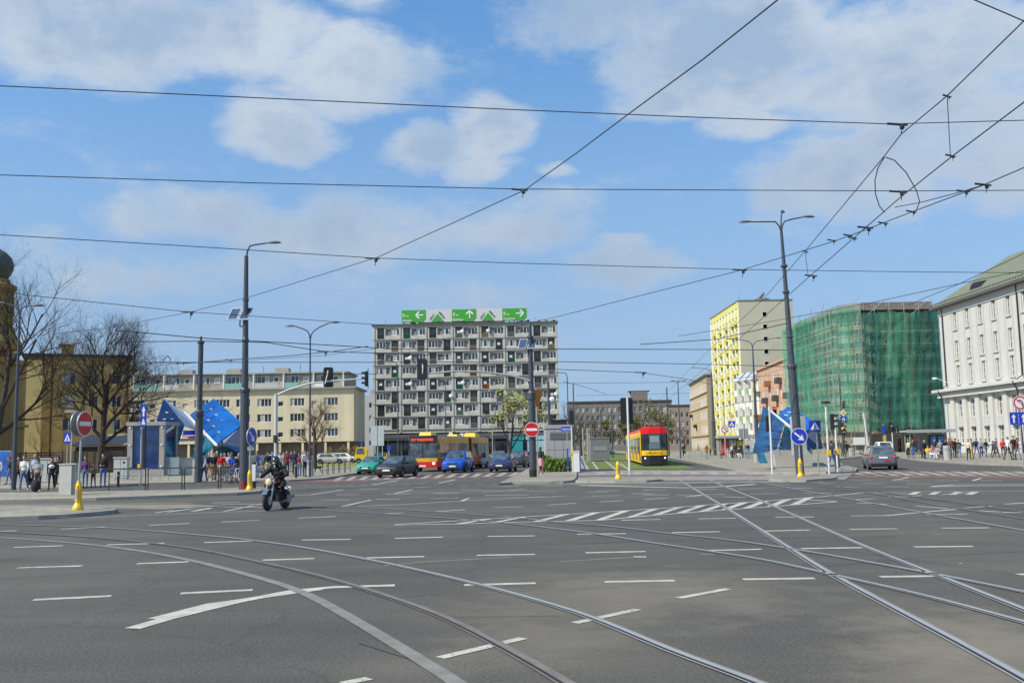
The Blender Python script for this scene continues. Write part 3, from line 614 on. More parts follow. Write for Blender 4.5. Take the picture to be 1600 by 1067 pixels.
for xx in (4, 13, 22, 31): c = MB(); c.box(xx, xx+2.6, 5, 7, HT+3.2, HT+4.3); c.build('roof_hut', MATS['attic_wall'], B, fix=False)
c = MB()
for k_ in range(9): xx = rnd.uniform(2, W-2); c.tube([(xx, 6, HT+3.1), (xx, 6, HT+rnd.uniform(4.3, 5.2))], .04, 4)
c.build('aerial', M_WIRE, B, fix=False)
for z in (10.1, 7.3, 4.5):
    for yy in (2.4, 7.6): o = window(B, 0, z, .9, 1.2, 0, 1); o.location = (W+.03, yy, z); o.rotation_euler = (0, 0, math.pi/2)
B3 = thing('distant_house', 'plain pale grey house squeezed between the cream building and the concrete block', 'building', (D2(569, 235), 235, 0))
wl = MB(); wh = [(1.2, 1.9, z, z+1.2) for z in (3, 6, 9, 12)]; wall_holes(wl, 0, 3.4, 0, 15, wh, .2); rest_of_box(wl, 0, 3.4, 0, 15, 10, 0, 1); wl.box(.8, 1.6, 3, 4, 15, 16.6, 0)
wl.build('wall', [mat('pale_grey_render', (.46, .46, .46), var=.1), M_BRICKD], B3, fix=False)
for a, b, c_, d in wh: window(B3, a, c_, b-a, d-c_, .14, 1)
# ---- ochre house behind the big bare tree
Y = 124; X0 = D2(33, Y); X1 = X0+12.6
B = thing('ochre_house', 'ochre plastered three storey house with dark flat roof behind the big bare tree', 'building', (X0, Y, 0), rz=R_(24))
W = X1-X0; HT = 14.6; M_OCH = mat('ochre_plaster', (.62, .40, .14), var=.2, scale=.4, streak=True)
wh = []
for z in (11.1, 8.1, 5.1): wh += [(4.6, 6.1, z, z+1.5), (7.6, 8.8, z, z+1.5), (10.4, 11.6, z, z+1.5)]
wl = MB(); wall_holes(wl, 0, W, 0, HT, wh, .2); rest_of_box(wl, 0, W, 0, HT, 12, 0, 1); wl.build('wall', [M_OCH, M_BRICKD], B, fix=False)
for a, b, c_, d in wh: window(B, a, c_, b-a, d-c_, .14, 2, fr=.08)
c = MB(); c.box(-.3, W+.3, -.4, 12.3, HT, HT+.35); c.build('roof', M_BRICKD, B, fix=False)
c = MB(); c.box(4.2, 5.7, 2, 3.4, HT+.35, HT+1.7); c.box(4.0, 5.9, 1.8, 3.6, HT+1.7, HT+1.9); c.build('chimney', M_OCH, B, fix=False)
c = MB(); c.box(.2, 2.2, -2.2, -.002, 0, 14.0); c.box(0, 2.4, -2.4, -.002, 14.0, 14.3, 1); c.build('stair_tower', [mat('sunlit_ochre_plaster', (.80, .56, .22), var=.12, scale=.4), M_BRICKD], B, fix=False)  # paler copy of the house plaster, sunlight on this block painted in
for px in (3.3, W-.3): c = MB(); c.tube([(px, -.1, 0), (px, -.1, HT)], .08, 6); c.build('drainpipe', mat('brown_pipe', (.09, .05, .03), var=.1), B, fix=False)
# low shed roof and fence in front of it
B = thing('boundary_fence', 'dark slatted fence running in front of the ochre house', 'fence', (D2(20, 100), 100, .1))
c = MB()
for q in range(11): c.box(q*1.25, q*1.25+.1, 0, .1, 0, 2.3)
c.build('post', M_BLACK, B, fix=False); c = MB()
for q in range(9): c.box(0, 12.6, .02, .06, .2+q*.23, .33+q*.23)
c.build('slat_panel', mat('dark_brown_wood', (.06, .045, .035), var=.2), B, fix=False)
B = thing('low_shed', 'low brown shed with a pale sloping roof below the bare tree', 'shed', (D2(118, 104), 104, .1))
c = MB(); c.box(0, 5.2, 0, 4, 0, 2.7); c.box(1.0, 1.9, -.03, 0, .6, 2.1, 1); c.box(2.2, 2.9, -.03, 0, .6, 2.1, 1); c.build('wall', [mat('shed_brown', (.10, .06, .04), var=.2), M_YEL], B, fix=False)
c = MB(); c.hexa([(-.3, -.5, 2.75), (5.6, -.5, 2.75), (5.6, 4.3, 3.9), (-.3, 4.3, 3.9), (-.3, -.5, 2.9), (5.6, -.5, 2.9), (5.6, 4.3, 4.05), (-.3, 4.3, 4.05)]); c.build('roof', mat('shed_roof', (.30, .22, .19), var=.15), B, fix=False)
# ---- church on the far left
B = thing('church_tower', 'weathered ochre church tower with a dark onion dome at the left edge', 'church', (D2(-10, 100)-2.9, 100, 0))
M_CH = mat('church_plaster', (.34, .22, .06), var=.4, scale=.5, streak=True)
wl = MB(); wl.box(-6, 3.0, -3, 6, 0, 11.6); wl.box(-6.2, 3.5, -3.4, 6.3, 11.6, 12.1); wl.box(-5, 2.6, -2.6, 5, 12.1, 13.0); wl.box(-6.2, 3.3, -3.2, 6.3, 5.0, 5.3)
for x in (-5.7, -2.6, .2, 2.6): wl.box(x-.3, x+.3, -3.18, -2.99, 0, 11.55)
wl.build('wall', M_CH, B, fix=False)
wl = MB(); wl.lathe([(3.0, 12.9), (2.9, 13.6), (2.3, 14.4), (2.1, 15.2), (1.9, 15.4), (1.9, 19.0), (2.25, 19.1), (2.25, 19.5), (1.75, 19.7), (1.5, 20.2)], (2.2, 0, 0), 16)
for a in range(8):
    an = a*math.pi/4+.2; wl.box(2.2+1.9*math.cos(an)-.14, 2.2+1.9*math.cos(an)+.14, 1.9*math.sin(an)-.14, 1.9*math.sin(an)+.14, 15.4, 19.05)
wl.build('belfry', M_CH, B, smooth=False)
wl = MB(); wl.lathe([(1.2, 20.1), (1.5, 20.5), (1.85, 21.2), (1.9, 21.8), (1.7, 22.4), (1.15, 23.0), (.5, 23.4), (.15, 24), (.1, 25.2)], (2.2, 0, 0), 24)
wl.build('onion_dome', mat('oxidised_copper', (.07, .09, .075), rough=.6, var=.3), B, smooth=True)
for x in (-4.2, -1.2, 1.4):
    c = MB(); c.box(x-.5, x+.5, -3.07, -2.995, 6.2, 9.6); c.lathe([(.5, 0), (.5, .07)], (x, -2.999, 9.6), 16, 'y'); c.build('window', M_GLASSD, B)
# ---- right side of the avenue
def street_block(root, P0, P1, dep):   # facade from P0 (left in view) to P1
    pass
# yellow tower: lit facade faces left (-x)
B = thing('tower_block', 'tall yellow and white tower block with a bare grey green end wall', 'apartment block', (50.3, 246, 0), rz=-math.pi/2)
# local x runs toward the viewer, local -y looks to -X world
W = 31; HT = 33.2; M_YW = mat('lemon_render', (.66, .60, .17), var=.06, scale=.4); M_WR = mat('white_render', (.78, .78, .72), var=.05); M_END = mat('grey_green_render', (.52, .50, .37), var=.07, scale=.25)
wh = []; cols = 9
for r in range(11):
    z = 2.9+r*2.74+.9
    for q in range(cols): x = .7+q*(W-1.0)/cols; wh.append((x, x+2.0, z, z+1.45))
wl = MB(); wall_holes(wl, 0, W, 3.2, HT-1.4, wh, .25, 0, 1)
wl.quad((0, 0, HT-1.4), (W, 0, HT-1.4), (W, 0, HT), (0, 0, HT), 0); wl.box(0, W, .6, 11, 0, 3.19, 3)
wl.quad((W, 0, 3.2), (W, 12, 3.2), (W, 12, HT), (W, 0, HT), 2); wl.quad((0, 12, 0), (0, 0, 0), (0, 0, HT), (0, 12, HT), 2); wl.quad((W, 12, 0), (0, 12, 0), (0, 12, HT), (W, 12, HT), 2); wl.quad((0, 0, HT), (W, 0, HT), (W, 12, HT), (0, 12, HT), 3)
for q in range(cols+1): x = .35+q*(W-1.0)/cols; wl.box(x-.28, x+.3, -.12, -.003, 4.2, HT-1.5, 1)
wl.build('wall', [M_YW, M_WR, M_END, mat('plinth_dark', (.16, .15, .13), var=.2)], B, fix=False)
for a, b, c_, d in wh: window(B, a, c_, b-a, d-c_, .14, 2, fr=.12)
for r in range(11):
    for q in (1, 3, 5, 7, 8):
        if len([1]) and r < 10: 
            z = 2.9+r*2.74; x = .9+q*(W-1.0)/cols
            c = MB() if (r, q) == (0, 1) else None
            if c: c.box(0, 1.7, -.75, -.02, 0, .12); c.box(0, 1.7, -.75, -.7, .12, .95); c.box(0, .05, -.7, -.02, .12, .95); c.box(1.65, 1.7, -.7, -.02, .12, .95); bm_ = c.mesh('balcony', M_YW)
            link('balcony', bm_, B, (x, 0, z+.6))
for z in (29.6, 26.85, 24.1, 21.35, 18.6): o = window(B, 0, z, 1.0, 1.1, 0, 1, curt=0); o.location = (W+.02, 5.2, z); o.rotation_euler = (0, 0, math.pi/2); o.scale = (1, 1, 1)
c = MB(); c.box(-.1, W+.12, -.15, 12.1, HT, HT+.22); c.box(W-7, W-4, 5, 8, HT+.22, HT+1.1); c.tube([(W-9, 6.5, HT+1.2), (W-3, 6.5, HT+2.0)], .35, 8); c.tube([(W-.3, .3, HT), (W-.3, .3, HT+1.8)], .05, 5)
c.build('roof', [mat('roof_trim', (.20, .21, .19), var=.1)], B, fix=False)
# old cream tenement, left of the yellow tower
B = thing('old_tenement', 'old cream tenement with a sloped grey roof left of the yellow tower', 'building', (52.7, 292, 0), rz=-math.pi/2-.076)
W = 42; HT = 19.4; wh = []
for r in range(5):
    for q in range(11): x = 1.2+q*3.7; z = 1.0+r*3.6; wh.append((x, x+1.5, z, z+2.0))
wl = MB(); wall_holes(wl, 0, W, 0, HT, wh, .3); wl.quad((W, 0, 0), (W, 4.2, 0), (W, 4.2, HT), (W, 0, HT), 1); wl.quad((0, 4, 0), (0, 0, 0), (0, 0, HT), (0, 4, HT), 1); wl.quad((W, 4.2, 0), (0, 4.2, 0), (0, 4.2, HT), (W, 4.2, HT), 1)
for z in (4.0, 11.4, 15.0): wl.box(-.1, W+.1, -.35, -.003, z, z+.25, 0)
for q in range(8): x = .6+q*3.55; wl.box(x-.2, x+.2, -.18, -.003, 4, 13.3, 0)
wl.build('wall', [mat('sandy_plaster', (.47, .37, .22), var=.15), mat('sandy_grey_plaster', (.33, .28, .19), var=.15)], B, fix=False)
for a, b, c_, d in wh: window(B, a, c_, b-a, d-c_, -.03, 2, fr=.1)
c = MB(); c.box(-.4, W+.4, -.7, 4.3, HT, HT+.3); c.hexa([(-.2, -.5, HT+.3), (W+.2, -.5, HT+.3), (W+.2, 4.2, HT+.3), (-.2, 4.2, HT+.3), (2, 2.5, HT+2.8), (W-2.5, 2.5, HT+2.8), (W-2.5, 4.1, HT+2.8), (2, 4.1, HT+2.8)]); c.build('roof', mat('zinc_roof', (.25, .27, .30), rough=.5, var=.15), B, fix=False)
c = MB(); c.box(15, 17.5, -.9, -.02, 6.4, 7.3); c.box(5, 7.5, -.9, -.02, 9.6, 10.4); c.build('balcony', M_BLACK, B, fix=False)
# white tenement with bays and balconies
B = thing('bay_window_building', 'white tenement with three gabled bays and small green balconies before the yellow tower', 'building', (49.0, 214.3, 0), rz=-math.pi/2+.25)
W = 9.6; HT = 14.8; M_TW = mat('off_white_plaster', (.66, .66, .58), var=.08); wh = []
for r in range(4):
    for q in range(3): wh.append((.12+q*3.15, .12+q*3.15+.5, 4.6+r*2.9, 6.4+r*2.9))
wl = MB(); wall_holes(wl, 0, W, 0, HT, wh, .2); rest_of_box(wl, 0, W, 0, HT, 6, 0, 1); wl.build('wall', [M_TW, M_BRICKD], B, fix=False)
for q in range(3):
    x = .7+q*3.15; c = MB(); c.hexa([(x, -.01, 3.6), (x+2, -.01, 3.6), (x+2, 0, 3.6), (x, 0, 3.6), (x, -.01, 3.61), (x+2, -.01, 3.61), (x+2, 0, 3.61), (x, 0, 3.61)])
    c.slab([(x, -.001), (x+.4, -1.1), (x+1.6, -1.1), (x+2.0, -.001)], 3.6, HT+.3); bay_ = c.build('bay', M_TW, B)
    c = MB(); c.hexa([(x-.25, -1.3, HT+.3), (x+2.25, -1.3, HT+.3), (x+2.25, 2, HT+.3), (x-.25, 2, HT+.3), (x-.1, .5, HT+2.2), (x+2.1, .5, HT+2.2), (x+2.1, 2, HT+2.2), (x-.1, 2, HT+2.2)]); c.build('dormer_roof', mat('pale_zinc', (.42, .45, .47), rough=.45, var=.1), B, fix=False)
    for r in range(4):
        window(B, x+.5, 4.5+r*2.9, 1.0, 1.7, -1.12, 2, fr=.09)
        if q < 2 or r % 2: c = MB(); c.box(x+2.0, x+3.3, -1.0, -.002, 3.7+r*2.9, 3.85+r*2.9); c.box(x+2.0, x+3.3, -1.0, -.94, 3.85+r*2.9, 4.8+r*2.9); c.build('balcony', mat('pale_green_panel', (.22, .33, .12), var=.2) if r % 2 else M_TW, B, fix=False)
for a, b, c_, d in wh: window(B, a, c_, b-a, d-c_, .14, 1)
# pink tenement
B = thing('pink_tenement', 'dusty pink tenement with dark balconies between the white bays and the green netting', 'building', (51.6, 206, 0), rz=-math.pi/2-.055)
W = 31; HT = 17.3; wh = []; M_PK = mat('dusty_pink_plaster', (.52, .32, .21), var=.2, scale=.6)
for r in range(5):
    for q in range(9): x = 1+q*3.35; z = 1.2+r*3.15; wh.append((x, x+1.35, z, z+1.8))
wl = MB(); wall_holes(wl, 0, W, 0, HT, wh, .25); rest_of_box(wl, 0, W, 0, HT, 9, 0, 1)
wl.box(-.1, W+.1, -.4, -.002, HT-.4, HT, 0); wl.build('wall', [M_PK, M_BRICKD], B, fix=False)
for a, b, c_, d in wh: window(B, a, c_, b-a, d-c_, .14, 2, fr=.1)
for (r, q) in [(1, 1), (1, 5), (2, 3), (2, 7), (3, 2), (3, 5), (3, 8), (2, 0), (4, 6), (4, 3), (1, 8)]:
    c = MB(); x = .8+q*3.35; z = .3+r*3.15; c.box(x, x+2.2, -1.0, -.02, z, z+.15); c.box(x, x+2.2, -1.0, -.95, z+.15, z+1.1); c.box(x, x+.05, -.95, -.02, z+.15, z+1.1); c.box(x+2.15, x+2.2, -.95, -.02, z+.15, z+1.1); c.build('balcony', M_RAILS[rnd.choice([0, 0, 3])], B, fix=False)
# ---- building under green netting
B = thing('netted_building', 'corner building wrapped in green scaffold netting beside the white office building', 'building', (0, 0, 0))
HT = 22.0; foot = [(49.2, 177), (49.3, 151), (52.6, 146.6), (66, 146.6), (66, 177)]
M_RB = mat('old_render', (.38, .33, .23), var=.35, scale=.5); wl = MB(); n = len(foot)
inner = [(50.4, 176), (50.6, 152), (53.6, 148.2), (65, 148.2), (65, 176)]
wl.slab(inner, 0, HT-.6, 1, 0); wl.build('wall', [M_RB, M_BRICKD], B)
def along(a, b, t, o=0.0):
    d = Vector((b[0]-a[0], b[1]-a[1])); L_ = d.length; d.normalize(); nn = Vector((d.y, -d.x)); return Vector((a[0], a[1]))+d*(t*L_)-nn*(-o)
ws = []
for a, b, num in ((inner[0], inner[1], 9), (inner[1], inner[2], 2), (inner[2], inner[3], 5)):
    for r in range(6):
        for q in range(num):
            p = along(a, b, (q+.3)/num, .03); ang = math.atan2(b[1]-a[1], b[0]-a[0]); o = window(B, 0, 0, 1.3, 1.9, 0, 2, 2, fr=.1); o.location = (p.x, p.y, 4.6+r*2.95); o.rotation_euler = (0, 0, ang)
c = MB(); c2 = MB()
outl = [foot[0], foot[1], foot[2], foot[3]]
for a, b, num in ((foot[0], foot[1], 12), (foot[1], foot[2], 2), (foot[2], foot[3], 6)):
    for q in range(num+1):
        for of in (0.12, 1.0):
            p = along(a, b, q/num, -of); c.tube([(p.x, p.y, 0), (p.x, p.y, HT+.6)], .05, 5)
        if q < num:
            for r in range(11):
                p = along(a, b, q/num, -.12); p2 = along(a, b, (q+1)/num, -.12); p3 = along(a, b, q/num, -.95); p4 = along(a, b, (q+1)/num, -.95); z = 2.2+r*1.95
                c.tube([(p.x, p.y, z), (p2.x, p2.y, z)], .035, 4)
                c2.quad((p.x, p.y, z-.2), (p2.x, p2.y, z-.2), (p4.x, p4.y, z-.2), (p3.x, p3.y, z-.2))
                if r % 3 == q % 3: c.tube([(p.x, p.y, z), (p2.x, p2.y, z+1.95)], .035, 4)
c.build('scaffold', mat('scaffold_steel', (.33, .36, .34), rough=.5, metal=.2, var=.2), B, fix=False)
c2.build('scaffold_deck', mat('deck_wood', (.38, .34, .24), var=.2), B, fix=False)
def net_mat(nm, c0, c1, a0, a1, seed):
    m = bpy.data.materials.new(nm); m.use_nodes = True; nt = m.node_tree; N = nt.nodes; L = nt.links; p = N['Principled BSDF']
    tc = N.new('ShaderNodeTexCoord'); mp = N.new('ShaderNodeMapping'); mp.inputs['Scale'].default_value = (1, 1, .3); mp.inputs['Location'].default_value = (seed*7.3, 0, seed*3.1); L.new(tc.outputs['Object'], mp.inputs[0])
    n1 = N.new('ShaderNodeTexNoise'); n1.inputs['Scale'].default_value = .7; n1.inputs['Detail'].default_value = 7; n1.inputs['Roughness'].default_value = .65; L.new(mp.outputs[0], n1.inputs[0])
    r = N.new('ShaderNodeValToRGB'); L.new(n1.outputs['Fac'], r.inputs[0]); r.color_ramp.elements[0].position = .35; r.color_ramp.elements[1].position = .68
    r.color_ramp.elements[0].color = c0+(1,); r.color_ramp.elements[1].color = c1+(1,); L.new(r.outputs[0], p.inputs['Base Color'])
    n2 = N.new('ShaderNodeTexNoise'); n2.inputs['Scale'].default_value = .45; n2.inputs['Detail'].default_value = 9; n2.inputs['Roughness'].default_value = .7; L.new(mp.outputs[0], n2.inputs[0])
    a = N.new('ShaderNodeMapRange'); L.new(n2.outputs['Fac'], a.inputs[0]); a.inputs[1].default_value = .35; a.inputs[2].default_value = .65; a.inputs[3].default_value = a0; a.inputs[4].default_value = a1
    L.new(a.outputs[0], p.inputs['Alpha']); p.inputs['Roughness'].default_value = .7; p.inputs['Specular IOR Level'].default_value = .15
    n3 = N.new('ShaderNodeTexNoise'); n3.inputs['Scale'].default_value = 1.6; n3.inputs['Detail'].default_value = 5; L.new(mp.outputs[0], n3.inputs[0])
    b = N.new('ShaderNodeBump'); b.inputs['Strength'].default_value = .8; b.inputs['Distance'].default_value = .2; L.new(n3.outputs['Fac'], b.inputs['Height']); L.new(b.outputs[0], p.inputs['Normal'])
    return m
NETS = [net_mat('bright_green_netting', (.03, .21, .12), (.12, .39, .26), .32, .66, 1), net_mat('pale_teal_netting', (.07, .25, .16), (.18, .41, .29), .2, .55, 2), net_mat('shaded_green_netting', (.015, .115, .08), (.04, .20, .145), .42, .76, 3)]  # last net has the front's shade in its colour, the others the lit side
def sheet(a, b, z0, z1, seed, nu=16, nv=40, o0=.08):
    r = random.Random(seed); c = MB(); ph = [r.uniform(0, 6) for _ in range(6)]; g_ = []; L_ = (V2(b)-V2(a)).length
    for j in range(nv+1):
        for i in range(nu+1):
            t = i/nu; z = lerp(z0, z1, j/nv); u = t*L_
            wob = .07*math.sin(u*2.1+ph[0]+.25*z)+.05*math.sin(u*5.3+ph[1]-.5*z)+.06*math.sin(z*1.3+ph[2]+u); tie = .10*math.sin(math.pi*((z-z0)/1.95 % 1))
            p = along(a, b, t*1.0+.012*math.sin(z*.9+ph[3])*(1 if i in (0, nu) else 0), o0+wob+tie)
            g_.append((p.x, p.y, z+(.12*math.sin(u*2.5+ph[3]) if j in (0, nv) else 0)))
    c.add(g_, [(j*(nu+1)+i, j*(nu+1)+i+1, (j+1)*(nu+1)+i+1, (j+1)*(nu+1)+i) for j in range(nv) for i in range(nu)]); return c
def V2(p): return Vector((p[0], p[1]))
def hang(a, b, num, z0, z1, seq, sd):
    r = random.Random(sd)
    for q in range(num):
        A = along(a, b, max(0, q/num-.012)); B_ = along(a, b, min(1, (q+1)/num+.012)); zz = z1+r.uniform(-.15, .15); cut = r.choice([0, 0, 0, 8, 12])
        if cut:
            sheet(A, B_, z0+r.uniform(-.2, .3), z0+cut, sd*10+q, o0=.07+.03*(q % 2)).build('netting', NETS[seq[q % len(seq)]], B, fix=False, smooth=True)
            sheet(A, B_, z0+cut-.3, zz, sd*17+q, o0=.11+.03*(q % 2)).build('netting', NETS[seq[(q+1) % len(seq)]], B, fix=False, smooth=True)
        else: sheet(A, B_, z0+r.uniform(-.2, .3), zz, sd*10+q, o0=.07+.03*(q % 2)).build('netting', NETS[seq[q % len(seq)]], B, fix=False, smooth=True)
hang(foot[0], foot[1], 9, 3.2, HT+.3, (0, 1, 0, 1, 0, 0, 1), 1)
hang(foot[1], foot[2], 3, 3.2, HT+.3, (1, 0, 1), 2)
hang(foot[2], foot[3], 5, 3.4, HT-.9, (2, 2, 0, 2), 3)
c = MB(); c.slab([(49.6, 177), (49.7, 151.4), (53, 147.2), (66, 147.2), (66, 177)], HT-.6, HT+.1); c.slab([(51, 176), (51.4, 153), (54, 150), (65, 150), (65, 176)], HT+.1, HT+1.1); c.build('roof', mat('grey_brown_roof', (.20, .17, .15), var=.2), B)
c = MB()
for q in range(6): p = along(foot[2], foot[3], (q+.1)/6, 1.3); c.box(p.x, p.x+1.6, p.y+.2, p.y+1, 0, 2.9)
c.build('shopfront', mat('dark_shopfront', (.05, .045, .04), var=.3), B, fix=False)
for (x, z, w, h, m) in [(50.2, 1.3, 1.7, 1.1, M_PLATE), (53.8, 1.2, 1.5, 1.5, mat('yellow_poster', (.6, .42, .03), var=.1)), (57.6, 1.6, 2, .8, mat('maroon_sign', (.2, .03, .03), var=.1))]:
    c = MB(); c.box(x, x+w, 145.6, 145.7, z, z+h); c.build('shop_sign', m, B, fix=False)
# ---- white office building
B = thing('office_building', 'white classical office building with pilasters and a green mansard roof at the right edge', 'office building', (57.6, 131, 0), rz=-math.pi/2)
W = 40; HT = 19.2; M_WH = mat('white_stucco', (.52, .51, .47), var=.06, scale=.5); M_WH2 = mat('pale_stucco', (.47, .455, .42), var=.06, scale=.6)
cx = [4.6+q*3.45 for q in range(10)]; wh = []
for x in cx:
    wh += [(x-.5, x+.5, z, z+2.4) for z in (16.0, 12.15, 8.95)]; wh += [(x-.65, x+.65, 4.6, 6.9), (x-.65, x+.65, 1.3, 3.4)]
wl = MB(); wall_holes(wl, 0, W, 0, HT, wh, .35, 0, 0); rest_of_box(wl, 0, W, 0, HT, 16, 0, 0)
wl.box(-.05, W+.1, -.12, -.003, HT-.9, HT, 0)
wl.build('wall', [M_WH], B, fix=False)
c = MB()
for x in cx: c.box(x-1.0, x-.78, -.06, -.003, 8.9, 18.2); c.box(x+.78, x+1.0, -.06, -.003, 8.9, 18.2)
c.build('wall_strip', M_WH2, B, fix=False)
for x in [2.9]+[q+1.72 for q in cx]:
    c = MB(); c.box(x-.5, x+.5, -.34, -.003, 1.1, 7.0); c.box(x-.6, x+.6, -.42, -.003, .3, 1.1); c.box(x-.6, x+.6, -.45, -.003, 7.0, 7.3); c.build('pilaster', M_WH, B, fix=False)
for z, d, h in ((7.32, .75, .5), (8.05, 1.25, .35)): c = MB(); c.box(-1.0 if z > 8 else -.4, W, -d, -.004, z, z+h); c.build('cornice', M_WH, B, fix=False)
c = MB()
for q in range(70): x = -.3+q*.57; c.box(x, x+.25, -.95, -.02, 7.83, 8.04)
c.build('dentils', M_WH, B, fix=False)
for x in cx: c = MB(); c.box(x-.75, x+.75, -.15, .1, 3.55, 4.45); c.box(x-.8, x+.8, -.3, -.02, 3.4, 3.54); c.build('balustrade_panel', M_WH2, B, fix=False)
M_GF = mat('cream_window_frame', (.62, .62, .56), var=.05)
for a, b, c_, d in wh: window(B, a, c_, b-a, d-c_, .22, 2, 3, fr=.09, fm=M_GF, curt=0, gm=M_GLASSM)
c = MB()
for a, b, c_, d in wh: c.box(a-.12, b+.12, -.16, -.003, c_-.16, c_)
c.build('window_sill', M_WH2, B, fix=False)
c = MB(); c.box(-.9, W, -.9, 16.5, HT, HT+.35); c.build('eaves', mat('dark_eaves', (.09, .085, .08), var=.1), B, fix=False)
M_GR = mat('green_tile_roof', (.16, .175, .12), rough=.8, var=.18, scale=2.5)
c = MB(); z0 = HT+.35; z1 = HT+5.6; c.add([(-.8, -.8, z0), (W, -.8, z0), (W, 16, z0), (-.8, 16, z0), (8.5, 5.6, z1), (W, 5.6, z1), (W, 10, z1), (8.5, 10, z1)], [(0, 1, 5, 4), (1, 2, 6, 5), (2, 3, 7, 6), (3, 0, 4, 7), (4, 5, 6, 7)])
rf = c.build('roof', M_GR, B, fix=False)
for x in (10.0, 24): c = MB(); c.add([(x-1.5, .35, z0+.95), (x-1.0, .3, z0+1.45), (x-.45, .3, z0+1.7), (x+.45, .3, z0+1.7), (x+1.0, .3, z0+1.45), (x+1.5, .35, z0+.95), (x-1.0, 1.6, z0+1.9), (x+1.0, 1.6, z0+1.9)], [(0, 1, 2, 3, 4, 5), (1, 0, 6), (2, 1, 6), (3, 2, 6, 7), (4, 3, 7), (5, 4, 7)], 0); c.build('dormer', M_BLACK, rf, fix=False)
c = MB()
for q in range(60): x = -.4+q*.66; c.box(x, x+.1, -.5, -.42, z0+.1, z0+.5)
c.tube([(-.5, -.46, z0+.45), (W, -.46, z0+.45)], .03, 4); c.build('snow_guard', M_BRICKD, rf, fix=False)
for x in (1.2, 20.7): c = MB(); c.tube([(x, -.12, HT), (x, -.12, 8.9), (x, -1.3, 8.2), (x, -.8, 7.2), (x, -.62, .2)], .09, 6); c.build('drainpipe', M_BLACK, B, fix=False)
c = MB(); c.tube([(1.8, 0, 9.2), (1.8, -1.6, 9.9)], .04, 5); c.ell((1.8, -1.9, 9.85), (.22, .35, .16)); c.build('wall_lamp', M_PLATE, B)
# ---- far end of the avenue
Y = 380; B = thing('distant_block', 'long distant grey brown slab building closing the avenue', 'building', (D2(890, Y), Y, 0)); W = D2(1052, Y)-D2(890, Y); HT = 18.7; wh = []
for r in range(5):
    for q in range(19): x = .6+q*(W-1)/19; wh.append((x, x+1.2, 2.2+r*3.2, 4.1+r*3.2))
wl = MB(); wall_holes(wl, 0, W, 0, HT, wh, .3); rest_of_box(wl, 0, W, 0, HT, 12, 0, 1); wl.box(-.2, W+.2, -.4, 12, HT, HT+.5, 1); wl.box(W*.62, W*.78, 3, 8, HT+.5, HT+4, 0); wl.box(W*.6, W*.8, 3, 8, HT+4, HT+4.4, 1); wl.build('wall', [mat('grey_brown_facade', (.22, .19, .165), var=.2), M_BRICKD], B, fix=False)
for a, b, c_, d in wh: window(B, a, c_, b-a, d-c_, .2, 1, gm=M_GLASSM)
Y = 330; B = thing('distant_house', 'distant pale brown house at the right end of the avenue beside the tenement', 'building', (D2(1044, Y), Y, 0)); W = 9.5; wh = [(1+q*1.8, 1.9+q*1.8, 2+r*3, 3.6+r*3) for r in range(4) for q in range(4)]
wl = MB(); wall_holes(wl, 0, W, 0, 14.8, wh, .2); rest_of_box(wl, 0, W, 0, 14.8, 8, 0, 1); wl.box(-.2, W+.2, -.3, 8, 14.8, 15.2, 1); wl.build('wall', [mat('pale_brown_render', (.33, .26, .19), var=.15), M_BRICKD], B, fix=False)
for a, b, c_, d in wh: window(B, a, c_, b-a, d-c_, .14, 1)
# ================================================================== METRO CANOPIES
M_BGL = mat('blue_canopy_glass', (.012, .13, .44), rough=.12, var=.35, scale=.5, spec=.8, coat=.4)
M_BGL2 = mat('dark_blue_canopy_glass', (.01, .11, .34), rough=.12, var=.4, scale=.5, spec=.8, coat=.4)
M_CY = mat('cyan_glass', (.02, .17, .25), rough=.12, var=.3, scale=.8, spec=.8)
M_PCONC = mat('light_concrete', (.46, .45, .41), var=.08, scale=.6)
def shard(name, label_m, pts, th, parent, backs=None):
    P = [Vector(p) for p in pts]; nrm = (P[1]-P[0]).cross(P[2]-P[0]).normalized()
    if nrm.dot(P[0]-CAM) < 0: nrm = -nrm
    Q = [p+nrm*th for p in P] if not backs else [Vector(p) for p in backs]; n = len(P); c = MB()
    c.add(P+Q, [tuple(range(n)), tuple(range(2*n-1, n-1, -1))]+[((i+1) % n, i, i+n, (i+1) % n+n) for i in range(n)]); o = c.build(name, label_m, parent)
    return o, nrm
def spiders(parent, a, b, d, nu, nv, nrm, line_m, jm):
    A, Bv, Dv = Vector(a), Vector(b)-Vector(a), Vector(d)-Vector(a); c = MB(); l = MB()
    for i in range(1, nu):
        for j in range(1, nv):
            p = A+Bv*(i/nu)+Dv*(j/nv)-nrm*.03; c.box(p.x-.12, p.x+.12, p.y-.04, p.y+.02, p.z-.05, p.z+.05)
    for i in range(1, nu): l.tube([A+Bv*(i/nu)-nrm*.012, A+Bv*(i/nu)+Dv-nrm*.012], .02, 4)
    for j in range(1, nv): l.tube([A+Dv*(j/nv)-nrm*.012, A+Bv+Dv*(j/nv)-nrm*.012], .02, 4)
    c.build('glass_clamp', jm, parent); l.build('panel_joint', line_m, parent)
M_JT = mat('joint_blue', (.03, .10, .28), var=0); M_BEAM = mat('white_steel_beam', (.68, .69, .7), rough=.4, var=.05)
T = thing('metro_canopy', 'two tilted blue glass shards of the left metro entrance behind the railing', 'canopy', (0, 0, 0), group='blue glass metro entrances')
Y1 = 86
a = D(256, 623, Y1-3); b = D(288.5, 664, Y1-2); c_ = D(272.5, 714, Y1-1.5); d = D(256, 717, Y1-2); e = D(245, 655, Y1-3)
